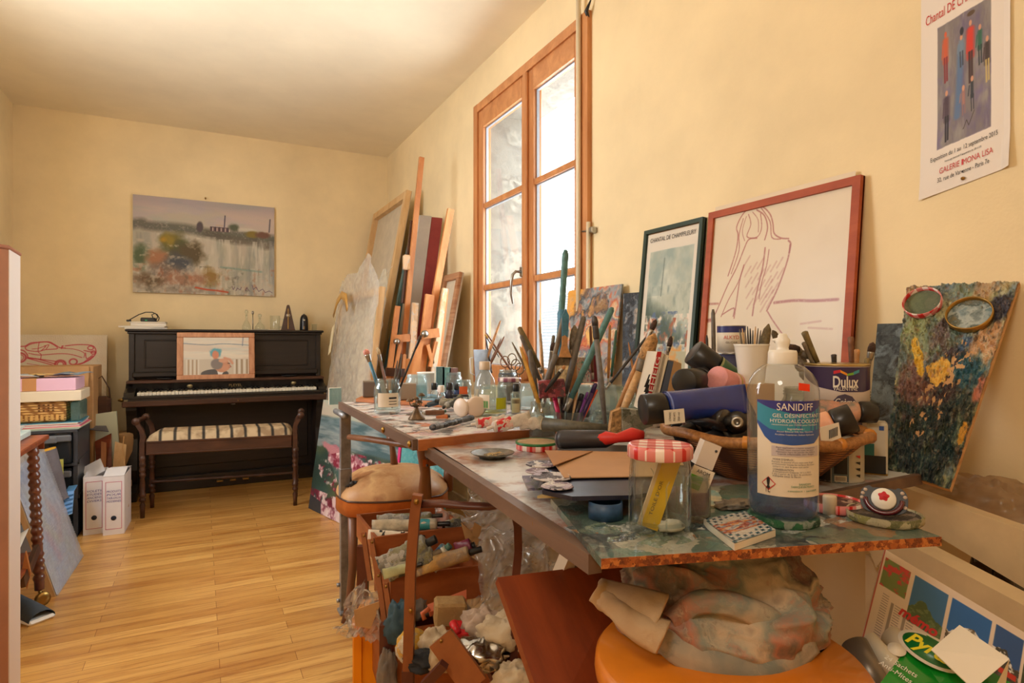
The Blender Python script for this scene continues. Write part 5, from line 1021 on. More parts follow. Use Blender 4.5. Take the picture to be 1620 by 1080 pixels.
def blob(name, label, cat, c, rx, ry, rz, m, amp=.25, fr=3, seed=1, rot=0, group=None, nu=56, nv=30, flatb=.25, par=None):
    c = Vector(c)
    def f(u, v):
        a = 2*pi*u; th = pi*v; d_ = Vector((sin(th)*cos(a), sin(th)*sin(a), -cos(th))); k = 1+amp*(mnoise.noise(d_*fr+Vector((seed*9.1, 0, 0)))+.5*mnoise.noise(d_*fr*2.3+Vector((0, seed*5, 0)))+.45*(1-2*abs(mnoise.noise(d_*fr*1.4+Vector((seed, seed, 3))))))
        p = Vector((d_.x*rx*k, d_.y*ry*k, max(-flatb*rz, d_.z*rz*k)+flatb*rz)); return Matrix.Rotation(rot, 3, 'Z') @ p
    b = MB(); b.sheet(f, nu, nv); o = b.build(name, m, par, M=TR(c) if par else None) if par else b.build(name, m)
    if not par: o.location = c+Vector((o.location.x, o.location.y, 0)); return tag(o, label, cat, group)
    return o
M_label = mat('cream_label', (232, 222, 206), .5, var=.04)
def tin(name, label, px, py, w, h, z, body, cat='paint tin', lid=True, group='paint tins'):
    p, r, s = put(px, py, z, w); H = h*s; t = thing(name, label, cat, (p.x, p.y, z), face(px), group)
    spin(t, [(r*.99, 0), (r*1.01, .002), (r*.99, .005), (r*.985, .006), (r*.985, H-.008), (r*.99, H-.006), (r*1.015, H-.003), (r*.99, H)], 'body', body, cap=True, seg=32)
    spin(t, [(r*1.01, H-.004), (r*1.02, H-.001), (r*1.0, H+.001), (r*.9, H-.001), (r*.85, H+.002), (r*.8, H-.002), (0, H-.002)], 'rim', M_steel if not lid else mat('brassy_tin_rim', (190, 170, 120), .3, .9), cap=False, seg=32)
    return t, p, r, H, s
def wraplab(r): return lambda q: (q.x, q.y, q.z)
def cyl(r, z0=0, y0=0):
    """bend flat (x, y, out) onto a cylinder standing on z, facing -y"""
    return lambda q: Vector(((r+q.z)*sin(q.x/r), -(r+q.z)*cos(q.x/r), q.y+z0))
I4 = Matrix.Identity(4)
# ------------------------------------------------------------ far end of the drafting table
canvas_block('small blue and teal canvas block at the far left corner of the drafting table', 521, 540, 614, 640, 2.42, [(90, 150, 170), (150, 190, 200), (60, 110, 130)], 2)
wp = thing('wooden_palette', 'flat wooden palette with blue paint lying behind the label jar', 'palette', tuple(pt(620, 642, z=.82))); b = MB()
pl_ = [pt(x, y, z=.82) for x, y in ((563, 636), (640, 641), (705, 645), (716, 634), (650, 622), (590, 623))]; b.prism([(p.x, p.y) for p in pl_], .8215, .833); b.build('board', wood('orange_ply', (160, 90, 44), (200, 126, 74), .5), wp)
b = MB(); pl_ = [pt(x, y, z=.833) for x, y in ((590, 628), (640, 632), (690, 634), (700, 627), (650, 618), (600, 618))]; b.prism([(p.x, p.y) for p in pl_], .8331, .835); b.build('dried_paint', paint('blue_palette_paint', [(96, 150, 180), (200, 216, 216), (60, 100, 130), (160, 190, 190)], 30, .4, .6), wp)
p = pt(583, 634, z=.82); bx = thing('small_box', 'small grey metal box behind the label jar', 'box', tuple(p), face(583)); b = MB(); b.box((-.022, 0, .014), (.075, .05, .075), bev=.003); b.build('body', mat('brownish_grey_box', (108, 98, 92), .45), bx, world=False); b = MB(); b.box((-.022, 0, .072), (.075, .05, .0765)); b.build('lid', M_steel, bx, world=False)
b = MB(); p = pt(650, 632, z=.835); b.box((-.045, 0, 0), (.02, .05, .06), TR(p, rz=face(650)), .002); tag(b.build('small_box', mat('taupe_box', (150, 138, 124), .6)), 'small taupe box between the label jar and the cloudy jar', 'box')
lj = jar('glass jar with white label holding four brushes, nearest the table corner', 613, 656, 42, 54, .82, M_gjar, None, None, [(-.75, .9, .22, .62, M_label)]); lt, lp, lr, lH, ls = lj
for k in range(3): b = MB(); b.sheet(lambda u, v: ((lr+.0012)*sin(.1+.6*u), -(lr+.0012)*cos(.1+.6*u), lH*(.45-.08*k+.02*v+(0 if k else .03*v))), 8, 2); b.build('printed_line', M_inkblk, lt, world=False)
d0 = dep(lp)
stick('thin blue-handled brush with pink bristles in the label jar', (578, 552), (608, 640), d0, 7, M_h['blue'], None, (M_br['pink'], .10)); stick('wide hog brush with striped handle in the label jar', (597, 549), (618, 640), d0, 10, M_h['brown'], M_steel, (M_br['hog'], .12), bw=1.1, flat=.5)
stick('short navy-handled brush leaning right in the label jar', (634, 583), (620, 640), d0, 7, M_h['dark']); stick('long black brush leaning far right out of the label jar', (666, 530), (620, 645), d0, 4, M_h['black'], M_blkpl, (M_br['dark'], .06)); stick('second short grey brush in the label jar', (629, 570), (618, 640), d0, 3.5, M_h['grey'])
jar('cloudy pale jar of water behind the mushroom candelabra', 659, 636, 34, 42, .82, M_jarw, (.6, glass('pale_blue_water', (216, 236, 236), .6, .3, (220, 236, 236)))); 
p, r, s = put(677, 628, .82, 33); t = thing('plastic_tub', 'white plastic tub with printed grey lines behind the cloudy jar', 'tub', tuple(p)); spin(t, [(r*.9, 0), (r, 38*s*.95), (r*1.06, 38*s*.96), (r*1.06, 38*s), (r, 38*s), (r*.86, .004), (0, .004)], 'body', M_plastic_w, cap=False)
jar('wide clear glass pot at the wall end of the table', 714, 632, 34, 42, .82, M_jarw, None); jar('small lidless jar with an orange label', 733, 634, 26, 32, .82, M_gjar, None, None, [(-.5, .5, .3, .7, mat('orange_label', (214, 96, 40), .5))])
for k, (px, c, nm) in enumerate(((697, (80, 130, 150), 'teal'), (707, (110, 180, 200), 'sky blue'), (718, (140, 110, 120), 'mauve'))):
    canvas_block(nm+' miniature canvas standing at the window end of the drafting table', px-7+(0), px+6, 580+k, 612, 2.24, [c, tuple(min(255, x+30) for x in c), tuple(x*.8 for x in c)], 10+k, 'miniature_canvas')
def inkb(label, px, py, w, h, cap, body=None, z=.82):
    p, r, s = put(px, py, z, w); H = h*s; t = thing('ink_bottle', label, 'bottle', tuple(p), face(px), 'small ink bottles on the drafting table')
    spin(t, [(r*.9, 0), (r, .003), (r, H*.5), (r*.6, H*.62), (r*.6, H*.68)], 'body', body or M_gjar, seg=16); spin(t, [(r*.75, H*.64), (r*.78, H*.66), (r*.78, H*.98), (r*.72, H)], 'cap', cap, seg=16)
inkb('small bottle with black cap, leftmost of the ink bottles', 687, 636, 12, 30, M_blkpl); inkb('small bottle with white cap and green mark among the ink bottles', 698, 640, 13, 30, M_plastic_w); inkb('black-capped dark ink bottle, middle of the row', 711, 636, 14, 30, M_blkpl, mat('dark_ink', (40, 40, 60), .3)); inkb('black-capped blue ink bottle, rightmost of the row', 723, 634, 12, 27, M_blkpl, mat('blue_ink', (40, 60, 120), .3))
p = pt(728, 640, z=.82); t = thing('tea_light_stand', 'small dark metal rack behind the white cups', 'rack', tuple(p), face(728)); b = MB(); b.box((-.03, -.01, .03), (.03, .03, .036)); b.build('tray', M_blkpl, t, world=False)
for x in (-.028, .028):
    b = MB(); b.bar((x, 0, 0), (x, 0, .03), .003, .003); b.build('leg', M_blkpl, t, world=False)
# mushroom candelabra
p, r, s = put(659, 665, .82, 27); t = thing('mushroom_ornament', 'bronze ornament of five small mushrooms on a conical foot', 'ornament', tuple(p), face(659)); M_brz = mat('dull_bronze', (112, 92, 70), .45, .7, var=.3, vs=60)
spin(t, [(r, 0), (r*.95, .004), (r*.55, .018), (r*.25, .032), (r*.12, .042)], 'foot', M_brz, wob=.04)
for (dx, dz, dy) in ((-.020, .056, .0), (-.002, .062, .004), (.015, .072, 0), (-.006, .045, -.012), (.008, .050, .012)):
    b = MB(); b.tube([(0, 0, .038), (dx*.8, dy*.6, .040), (dx, dy, dz-.008), (dx, dy, dz)], [.0025, .002, .0015, .0015], 6); st0 = b.build('stem', M_brz, t, world=False); b = MB(); b.lathe([(.0105, dz-.003), (.0095, dz+.001), (.006, dz+.005), (0, dz+.0065)], 14, TR((dx, dy, 0))); b.build('cap', M_brz, st0, world=False)
ptube('green and silver twisted tube between the ornament and the cups', (706, 650), (668, 656), 1.9, 9, M_tubegrey, M_h['green'], crumple=.5); ptube('small orange-stained tube beside the off-white cups', (712, 658), (690, 662), 1.8, 8, mat('orange_stained_tube', (196, 110, 60), .4, var=.3), M_blkpl)
ptube('silver crusted tube lying behind the mushroom ornament', (688, 634), (738, 641), 1.95, 12, M_tubegrey, crumple=.4); ptube('black and white crusted tube behind the white cups', (700, 645), (732, 628), 1.9, 10, M_tubegrey, M_blkpl, crumple=.4); ptube('small dark tube lying left of the white cups', (672, 642), (700, 634), 1.95, 8, mat('dark_blue_tube', (60, 80, 100), .4))
b = MB(); p = pt(688, 656, z=.82); b.box((-.03, -.008, 0), (.03, .012, .014), TR(p, rz=face(688)), .002); tag(b.build('scraper_block', M_h['brown']), 'small brown wooden block beside the mushroom ornament', 'block')
slab('palette_knife', 'flat grey palette knife lying left of the mushroom ornament', 'palette knife', [pt(642, 656, z=.823), pt(668, 650, z=.823), pt(668, 647, z=.823), pt(650, 652, z=.823)], .0015, M_steel)
# white cups lying
for (lb, px, w, tz) in (('off-white plastic cup lying on its side, left of the pair', 733, 30, 0), ('off-white plastic cup lying mouth first toward the viewer, right of the pair', 752, 33, 1)):
    p, r, s = put(px, 661, .82, w); t = thing('plastic_cup', lb, 'cup', (p.x, p.y, .82+r), 0); M_ = TR(rz=face(px)+(-.7 if not tz else .25), rx=R(90)) ; L_c = .05
    b = MB(); b.lathe([(r*.62, -L_c), (r*.98, L_c*.2), (r, L_c*.25), (r*.8, L_c*.33), (0, L_c*.36)], 24, M_, cap=True); b.build('cup', mat('cream_plastic', (226, 206, 190), .35), t, world=False)
# plastic squeeze bottle, jars in the middle
p, r, s = put(767, 648, .82, 34); t = thing('plastic_bottle', 'clear sloping plastic bottle with beige cap beside the white cups', 'bottle', (p.x, p.y, .82), face(767)); H = 74*s
spin(t, [(r, 0), (r, H*.45), (r*.9, H*.62), (r*.45, H*.80), (r*.4, H*.84)], 'body', glass('clear_bottle_plastic', (232, 234, 228), 1, .18), cap=False); spin(t, [(r*.5, H*.83), (r*.52, H*.84), (r*.52, H), (r*.48, H+.001)], 'cap', mat('beige_cap', (212, 190, 166), .4))
M_green = mat('green_label', (60, 150, 80), .5); M_lime = mat('lime_label', (190, 190, 20), .5)
jar('clear jar with a white and green label and a lime square label', 779, 660, 46, 48, .82, M_gjar, (.12, glass('yellow_oil', (240, 236, 170), .6)), None, [(-1.1, -.2, .28, .72, M_label), (-.95, -.3, .30, .52, M_green), (.25, 1.15, .25, .62, M_lime)], neck=.92)
jar('dark grimy jar with a pale checked lid behind the brushes', 806, 640, 38, 40, .82, M_murk, (.7, mat('grey_sludge', (90, 88, 84), .7)), gingham('faded_gingham', (130, 70, 90), (220, 206, 196), 70))
t_, p_, r_, H_, s_ = jar('small square bottle with black cap and aged label', 816, 656, 17, 42, .82, M_gjar, (.6, mat('beige_varnish', (196, 186, 160), .4)), None, [(-.8, .8, .08, .62, mat('olive_cream_label', (200, 190, 150), .6)), (-.7, .7, .42, .56, M_dbrown)], neck=.5); spin(t_, [(r_*.58, H_*.86), (r_*.6, H_*.87), (r_*.6, H_*1.15), (r_*.5, H_*1.16)], 'cap', M_blkpl)
jar('ribbed clear jar right of the square bottle', 838, 650, 32, 42, .82, M_jarw, None)
# white beaker with sticks, scissors in a dark pot
p, r, s = put(764, 616, .82, 30); t = thing('measuring_beaker', 'translucent white plastic beaker with handles, full of wooden sticks', 'beaker', (p.x, p.y, .82), face(764)); H = 62*s
spin(t, [(r*.75, 0), (r, H), (r*1.05, H), (r*.96, H*.99), (r*.72, .003), (0, .003)], 'body', glass('frosted_plastic', (226, 232, 236), 1, .5, (226, 232, 238)), cap=False); b = MB(); b.tube([(-r, 0, H*.8), (-r*1.35, 0, H*.78), (-r*1.3, 0, H*.4), (-r*.9, 0, H*.35)], .003, 6); b.build('handle', M_plastic_w, t, world=False)
d0 = dep(p)
for (a, c, w, m, lb) in (((792, 507), (761, 592), 5, 'wood', 'tallest wooden stick leaning right out of the white beaker'), ((769, 526), (826, 612), 4, 'brown', 'long brown stick crossing in front of the beaker sticks'), ((798, 532), (771, 585), 4, 'brown', 'shorter reddish stick leaning right in the beaker'), ((768, 532), (778, 590), 3, 'dark', 'dark thin stick leaning left in the white beaker'), ((793, 535), (768, 590), 2.5, 'brown', 'thinnest brown stick in the white beaker')):
    stick(lb, a, c, d0-.03, w, M_h[m], M_h[m], group='sticks in the white beaker', cat='stick', name='wooden_stick')
stick('ochre-tipped modelling brush leaning left in the white beaker', (767, 528), (790, 565), d0-.01, 3, M_h['dirty'], None, (M_h['ochre'], .2), group='sticks in the white beaker')
t_, p_, r_, H_, s_ = jar('dark pot of water holding two pairs of scissors', 803, 620, 30, 34, .82, M_murk, (.85, mat('dark_blue_sludge', (44, 62, 82), .5, var=.3))); dS = dep(p_)
for (lb, ctrs, w) in (('scissors with dark round handles standing in the dark pot, left pair', ((799, 572), (810, 568)), 7), ('scissors with bronze handles standing in the dark pot, right pair', ((816, 577), (822, 583)), 7)):
    t = thing('scissors', lb, 'scissors', tuple(pt(ctrs[0][0]+4, 612, d=dS)))
    for (cx_, cy_) in ctrs:
        b = MB(); cc = pt(cx_, cy_, d=dS); R_ = w*dS/FPX; b.tube([cc+Rv*(R_*cos(a*pi/9))+Zv*(R_*1.25*sin(a*pi/9)) for a in range(19)], .0028, 6); b.tube([cc-Zv*R_*1.2, pt(ctrs[0][0]+6, 606, d=dS)], .003, 6); b.build('handle', M_h['brown'] if cx_ % 2 else M_brz, t)
# jars holding the big brushes
M_jl = [jar('tall grimy jar crammed with brushes behind the pen cup', 872, 664, 48, 60, .82, M_murk, (.35, M_h['dirty'])), jar('clear jar of brushes right of the tall grimy jar', 915, 668, 44, 56, .82, M_jarw, (.3, M_h['dirty'])), jar('ribbed jar of brushes in front of the red book', 955, 672, 44, 60, .82, M_jarw, (.3, M_h['dirty'])), jar('squat clear jar behind the blue paint tube', 1000, 676, 42, 48, .82, M_jarw, None)]
jar('small round empty glass bottle in front of the brush jars', 948, 688, 34, 36, .80, M_gjar, None, neck=.6)
jar('small clear jar right of the round empty bottle', 1004, 690, 34, 44, .80, M_gjar, None); jar('clear jar with screw rings half hidden behind the pens', 925, 655, 36, 44, .82, M_jarw, None); jar('short wide jar behind the red gripped scraper', 985, 668, 40, 56, .82, M_gjar, (.2, M_h['dirty'])); jar('tall clear jar at the left foot of the row of books', 1008, 655, 30, 62, .82, M_murk, None)
fj = jar('front jar with murky water and the yellow brush', 858, 699, 42, 60, .80, M_gjar, (.42, glass('murky_turpentine', (150, 130, 110), .5, .35, (150, 132, 116)))); dF = dep(fj[1])
stick('flat yellow brush with black inlay standing in the front jar', (823, 548), (862, 668), dF, 13, M_h['ochre'], M_h['grey'], None, taper=(.5, 1, .7), flat=.4)
b = MB(); b.quadbox([pt(829, 566, d=dF-.012), pt(835, 580, d=dF-.012), pt(846, 610, d=dF-.012), pt(838, 606, d=dF-.012)][::-1], .001)
BL = [((895, 395), (878, 640), 1.72, 10, 'teal', None, 'tallest teal handled brush rising in front of the window', 1.1), ((889, 489), (886, 650), 1.66, 12, 'blue', None, 'fat blue handle end beside the tallest brush', 1.2), ((892, 500), (858, 645), 1.62, 8, 'dirty', None, 'dirty grey handle leaning left to right over the big brush', .9), ((924, 500), (890, 640), 1.60, 11, 'grey', None, 'broad dark grey handle leaning right behind the palette', .8),
      ((969, 486), (894, 650), 1.58, 11, 'teal', None, 'long sea-green handle leaning far right across the palette', .9), ((853, 506), (860, 600), 1.75, 5, 'pale', None, 'thin pale wood stick against the window', .6), ((876, 530), (866, 610), 1.74, 6, 'dirty', None, 'short dirty handle left of the big flat brush', .9), ((821, 517), (858, 590), 1.70, 9, 'bronze', None, 'bronze coloured handle leaning left over the window frame', .9),
      ((824, 530), (862, 620), 1.68, 7, 'grey', None, 'grey metal handled brush under the bronze one', .9), ((810, 541), (846, 610), 1.7, 4, 'dirty', None, 'thin curved wire handle leaning left near the scissors', .5), ((965, 514), (962, 610), 1.60, 5, 'wood', None, 'upright thin wooden stick in front of the palette', .8), ((975, 522), (966, 606), 1.63, 5, 'green', None, 'upright thin green stick in front of the palette', .8),
      ((1023, 533), (958, 616), 1.52, 5, 'dark', None, 'thin dark stick leaning far right toward the poster', .8), ((994, 541), (1012, 650), 1.60, 4, 'wood', None, 'pencil-like orange stick leaning left by the poster', .5), ((934, 515), (938, 600), 1.66, 5, 'brown', None, 'upright brown stick before the orange palette', .8), ((838, 553), (850, 640), 1.66, 10, 'grey', None, 'thick grey handle leaning left beside the yellow brush', .8),
      ((880, 560), (846, 650), 1.58, 9, 'grey', None, 'stone grey bulbous handle at the left of the big brush', 1.1), ((1128, 489), (1132, 716), 1.34, 7, 'grey', None, 'grey blue stick before the red framed drawing', .9), ((1118, 530), (1127, 716), 1.34, 5, 'dark', None, 'short dark stick beside the small paint tin', .8)]
for (a, c, d, w, m, x, lb, tp) in BL: stick(lb, a, c, d, w, M_h[m], None, None, taper=(tp, 1, .8))
BB = [((909, 514), (905, 640), 1.66, 14, 'wood', 'grey', .30, 'upright brush with crusted grey bristles beside the palette', 1.1), ((876, 541), (872, 640), 1.70, 9, 'wood', 'dark', .14, 'small brush with clotted dark bristles by the window', 1.3), ((1038, 505), (972, 655), 1.50, 6, 'pale', 'dark', .11, 'slim brush with dark round bristles, highest before the poster', 1.6), ((1062, 531), (1048, 600), 1.40, 6, 'dirty', 'dark', .25, 'short brush with dark tip before the poster', 1.4)]
for (a, c, d, w, m, br, f, lb, bw) in BB: stick(lb, a, c, d, w, M_h[m], None, (M_br[br], f), bw=bw)
stick('large round brush with tan bristles and pale wooden handle leaning right', (1036, 527), (978, 668), 1.46, 15, M_h['pale'], M_h['dirty'], (M_br['tan'], .30), bw=1.6)
stick('thin wooden brush handle running beside the large round brush', (1020, 545), (966, 672), 1.47, 8, M_h['wood'], None, None)
g = stick('big grey handled brush with dark blob end in front of the jars', (940, 499), (958, 676), 1.44, 14, M_h['grey'], M_h['dark'], (M_h['dark'], .08), flat=.7, bw=.9)
# big flat wall brush handle up
t = thing('flat_wall_brush', 'wide flat brush, wood handle up, crusted bristles down', 'brush', tuple(pt(890, 620, d=1.60)), 0, 'brushes in the jars'); d0 = 1.60; s = d0/FPX
def slabp(nm, pts, th, m, par, d):
    b = MB(); P = [pt(x, y, d=d) for x, y in pts]; b.quadbox(P, th, -Fv) if len(P) == 4 else b.add([p-Fv*th/2 for p in P]+[p+Fv*th/2 for p in P], [tuple(range(len(P)-1, -1, -1)), tuple(range(len(P), 2*len(P)))]+[(k, (k+1) % len(P), len(P)+(k+1) % len(P), len(P)+k) for k in range(len(P))]); return b.build(nm, m, par)
slabp('handle', [(884, 565), (889, 545), (889, 532), (893, 530), (898, 534), (897, 548), (904, 565)], .018, M_h['wood'], t, d0); slabp('ferrule', [(878, 578), (878, 564), (902, 564), (902, 578)], .02, mat('rusty_ferrule', (110, 92, 70), .6, .4, var=.4, vs=80), t, d0); slabp('bristles', [(880, 615), (879, 578), (901, 578), (900, 615)], .02, M_br['hog'], t, d0)
slabp('painted_tip', [(889, 532), (889, 500), (895, 488), (900, 500), (898, 534), (893, 536)], .016, M_h['blue'], t, d0)
stick('black handled knife with pale ferrule leaning right', (894, 578), (862, 620), 1.52, 8, M_h['black'], None, (M_h['wood'], .12), name='palette_knife', cat='palette knife', bw=.8)
b = MB(); b.box((-.034, -.02, 0), (.034, .02, .045), TR(pt(874, 628, d=1.56), rz=face(874), ry=R(-4)), .002); tag(b.build('red_box', paint('maroon_glitter_box', [(130, 40, 50), (90, 34, 44), (170, 80, 90), (80, 60, 60)], 90, .5, .4)), 'worn maroon box wedged among the brush jars', 'box')
# pens cup
p, r, s = put(900, 692, .80, 50); t = thing('pen_cup', 'clear glass cup full of pens in front of the brush jars', 'cup', (p.x, p.y, .80), face(900)); H = 38*s; spin(t, [(r*.8, 0), (r, H), (r*1.03, H), (r*.96, H), (r*.77, .003), (0, .003)], 'glass', M_gjar, cap=False); dp = dep(p)
for (a, c, w, m, cm, lb) in (((876, 622), (888, 676), 8, (222, 40, 100), (222, 40, 100), 'hot pink felt pen leaning left'), ((889, 612), (891, 676), 7, (30, 28, 34), (200, 30, 40), 'black pen with a red end, left'), ((903, 622), (896, 676), 8, (28, 28, 32), (28, 28, 32), 'thick black pen behind'), ((907, 613), (900, 676), 6, (40, 36, 40), (190, 30, 40), 'black pen with a red end, right'), ((914, 605), (904, 676), 6, (214, 176, 134), (214, 176, 134), 'natural wood pencil'), ((921, 622), (904, 680), 9, (34, 32, 40), (34, 32, 40), 'fat black ballpoint with pale clip'), ((930, 620), (908, 676), 5, (120, 60, 150), (120, 60, 150), 'slim violet pen'), ((943, 606), (912, 682), 8, (60, 34, 90), (60, 34, 90), 'dark purple pen leaning farthest right'), ((945, 616), (914, 680), 4, (210, 90, 50), (210, 90, 50), 'thin orange pencil leaning right')):
    A = pt(*a, d=dp-.01); B = pt(*c, d=dp-.005); s_ = dp/FPX; pn_ = thing('pen', lb+' in the pen cup', 'pen', tuple(B), 0, 'pens in the glass cup'); b = MB(); b.tube([B, B.lerp(A, .8)], [w*s_*.42, w*s_*.5], 10); b.build('barrel', mat('pen_%d_%d_%d' % m, m, .3), pn_); b = MB(); b.tube([B.lerp(A, .8), B.lerp(A, .98), A], [w*s_*.5, w*s_*.42, w*s_*.2], 10); b.build('cap', mat('pen_%d_%d_%d' % cm, cm, .3), pn_)
# books and boxes behind
def standbox(name, label, P, th, m, cat='box', group=None):
    b = MB(); b.quadbox([Vector(p) for p in P], th); return tag(b.build(name, m), label, cat, group)
db = 1.32
rb = thing('red_book', 'red and white striped book standing tilted among the brushes', 'book', tuple(pt(1018, 652, d=db)))
slabp('cover', [(1017, 650), (1035, 650), (1054, 560), (1040, 556)], .10, mat('white_book_edge', (220, 208, 190), .6), rb, db); slabp('spine_strip', [(1021, 640), (1027, 640), (1047, 556), (1040, 556)], .002, mat('red_spine', (190, 30, 36), .5), rb, db-.002)
Mt = basis(pt(1034, 600, d=db-.006), (Rv*.22+Zv*.975).normalized(), (Zv*.22-Rv*.975).normalized(), -Fv); text('MEHEIG', .014, Mt, M_plastic_w, rb, 'spine_lettering', width=.10, world=True)
for k in range(6): slabp('stripe', [(1017+k*.4, 652-k*8), (1020+k*.4, 652-k*8), (1026+k*.6, 632-k*8), (1024+k*.6, 632-k*8)], .0015, M_inkblk, rb, db-.003)
for (lb, P, m) in (('cream narrow book standing tilted right of the red book', [(1028, 652), (1036, 652), (1058, 562), (1050, 560)], M_cream2), ('grey blue book standing tilted, third of the row', [(1038, 652), (1048, 652), (1066, 572), (1058, 570)], mat('slate_book', (84, 92, 110), .5)), ('tan carton standing at the end of the book row', [(1049, 652), (1076, 652), (1078, 575), (1066, 570)], M_card)):
    t = thing('narrow_book', lb, 'book', tuple(pt(P[0][0], 652, d=db)), 0, 'row of tilted books'); slabp('cover', P, .09, m, t, db)
t = thing('greeting_card', 'white card with red scribbles standing behind the green handle', 'card', tuple(pt(915, 605, d=1.75))); cv = Canvas(.06, .075, 50); cv.fill((232, 222, 212)); cv.streak(16, 12, [(200, 40, 60), (60, 150, 140)], .8, 3, .6, 8); cv.build('picture', basis(pt(924, 606, d=1.75), Rv, Zv, -Fv), M_print, t, world=True)
b = MB(); b.quadbox([pt(936, 604, d=1.72), pt(948, 604, d=1.72), pt(944, 562, d=1.72), pt(935, 560, d=1.72)], .02); tag(b.build('maroon_book', mat('maroon_cloth', (120, 30, 50), .6)), 'thin maroon book upright behind the brushes', 'book')
# ------------------------------------------------------------ front part of the drafting table
p0, p1 = pt(684, 680, z=.827), pt(746, 664, z=.827)
b = MB(); N_ = 10; b.tube([p0.lerp(p1, k/N_)+Vector((0, 0, .006+.003*mnoise.noise(Vector((k*.9, 0, 0))))) for k in range(N_+1)], [.010+.0025*mnoise.noise(Vector((k*.8, 3, 0))) for k in range(N_+1)], 8, flat=.8); tag(b.build('crusted_knife', paint('black_white_crust', [(70, 70, 74), (110, 110, 112), (50, 50, 54), (150, 150, 150)], 60, .5, .9)), 'long grey paint-crusted spatula lying on the drafting table', 'spatula')
M_wt = paint('used_white_tube', [(230, 220, 210), (214, 200, 190), (236, 228, 220), (200, 190, 176)], 40, .4, .7, True); M_redb = paint('red_white_band', [(206, 24, 34), (196, 20, 30), (214, 40, 44), (236, 200, 190), (206, 24, 34)], 45, .4, .4)
ptube('red and white paint tube, farther of the two lying on the table', (745, 671), (800, 664), 1.52, 15, M_wt, M_wt, [(.22, .62, M_redb)], crumple=.35, capr=.3)
ptube('red and white paint tube, nearer the wavy table edge', (770, 678), (840, 660), 1.46, 19, M_wt, M_wt, [(.20, .55, M_redb)], crumple=.35, capr=.3, d2=1.5)
ptube('plain white crumpled tube lying behind the front jar', (815, 672), (860, 668), 1.50, 18, M_wt, M_wt, crumple=.5, capr=.4)
stick('white wooden stick lying behind the paint tubes', (846, 656), (776, 672), 1.62, 5, M_wt, M_wt, group=None, cat='stick', name='wooden_stick')
# ------------------------------------------------------------ left front of the work table
p, r, s = put(779, 731, .80, 70); t = thing('metal_dish', 'small tarnished metal dish with golden paint on the worktable', 'dish', (p.x, p.y, .80)); M_pew = mat('pewter', (120, 120, 112), .35, .8, var=.3, vs=60)
spin(t, [(r*.6, 0), (r*.62, .004), (r*.95, .010), (r, .013), (r*.95, .0125), (r*.6, .0065), (0, .006)], 'dish', M_pew, cap=False, seg=32); b = MB(); b.sheet(lambda u, v: (r*.5*u*cos(2*pi*v)+.004, r*.4*u*sin(2*pi*v), .0075+.004*max(0, mnoise.noise(Vector((u*5, v*9, 2))))), 12, 24); b.build('dried_gold_paint', paint('gold_dried_paint', [(190, 150, 60), (120, 100, 60), (220, 190, 120), (90, 80, 60)], 90, .35, .8), t, world=False)
p, r, s = put(849, 716, .80, 66); t = thing('jar_lid', 'green rimmed upturned jar lid with dried ochre paint', 'lid', (p.x, p.y, .80), 0, 'jar lids'); spin(t, [(r*.97, 0), (r, .002), (r, .014), (r*.98, .016)], 'checked_side', M_ging, cap=True, seg=36); spin(t, [(r*1.01, .013), (r*1.03, .016), (r*1.0, .019), (r*.93, .018)], 'green_rim', mat('green_enamel', (40, 110, 60), .3), cap=False, seg=36); spin(t, [(0, .0175), (r*.95, .0178)], 'dried_paint', paint('dried_ochre_film', [(190, 160, 124), (170, 140, 100), (206, 180, 146)], 40, .4, .3, True), cap=False, seg=36)
# knives and scraper in front of the pens
t = thing('wooden_handled_brush', 'dark brush handle with pale round end lying before the pen cup', 'brush', tuple(pt(880, 690, z=.80))); A = pt(861, 671, d=1.42); B = pt(960, 678, d=1.35); b = MB(); b.tube([A, B], [.0185, .011], 14, flat=.9); b.build('handle', mat('grimy_green_brown', (84, 80, 66), .55, var=.3, vs=50), t); b = MB(); b.tube([A-(B-A).normalized()*.002, A], [.017, .019], 14, flat=.9); b.build('handle_end', mat('pale_cut_wood', (206, 176, 134), .6), t)
t = thing('stripping_tool', 'black and red rubber-gripped scraper lying on the black tray', 'tool', tuple(pt(950, 708, z=.80)))
A = pt(886, 695, d=1.17); B = pt(958, 694, d=1.12); C_ = pt(1018, 688, d=1.12); b = MB(); b.tube([A, A.lerp(B, .1), A.lerp(B, .5), B, B.lerp(C_, .2)], [.0175, .0185, .0175, .0165, .011], 18); b.build('grip', mat('black_rubber_grip', (44, 40, 44), .45), t)
b = MB(); b.tube([A.lerp(B, -.03), A.lerp(B, .0)], [.0165, .018], 18, caps=False); b.lathe([(.010, 0), (.010, .001)], 16, Matrix.Translation(A.lerp(B, -.031)) @ (B-A).to_track_quat('Z', 'Y').to_matrix().to_4x4()); b.build('grip_end', mat('dark_grip_end', (90, 80, 84), .5), t)
b = MB(); b.tube([B.lerp(A, .45)+Vector((0, 0, .0055))-Fv*.006, B+Vector((0, 0, .002))-Fv*.005, B.lerp(C_, .3)-Fv*.004, B.lerp(C_, .7)+Vector((0, 0, .003)), C_], [.006, .0145, .0095, .015, .009], 14, flat=.9); b.build('red_insert', mat('red_rubber', (206, 44, 40), .45), t)
b = MB(); q0 = pt(890, 716, d=1.14); b.box((-.055, -.02, -.018), (.12, .10, .0), TR(pt(925, 716, d=1.14), rz=face(960)), .004); tag(b.build('black_case', M_blkpl), 'flat black plastic case under the red and black scraper', 'case')
b = MB(); b.box((-.065, 0, 0), (.075, .12, .05), TR(pt(1050, 752, d=1.12), rz=face(1050)), .006); tag(b.build('black_case', mat('matt_black_card', (26, 24, 26), .6)), 'black box between the scraper and the wicker basket', 'case')
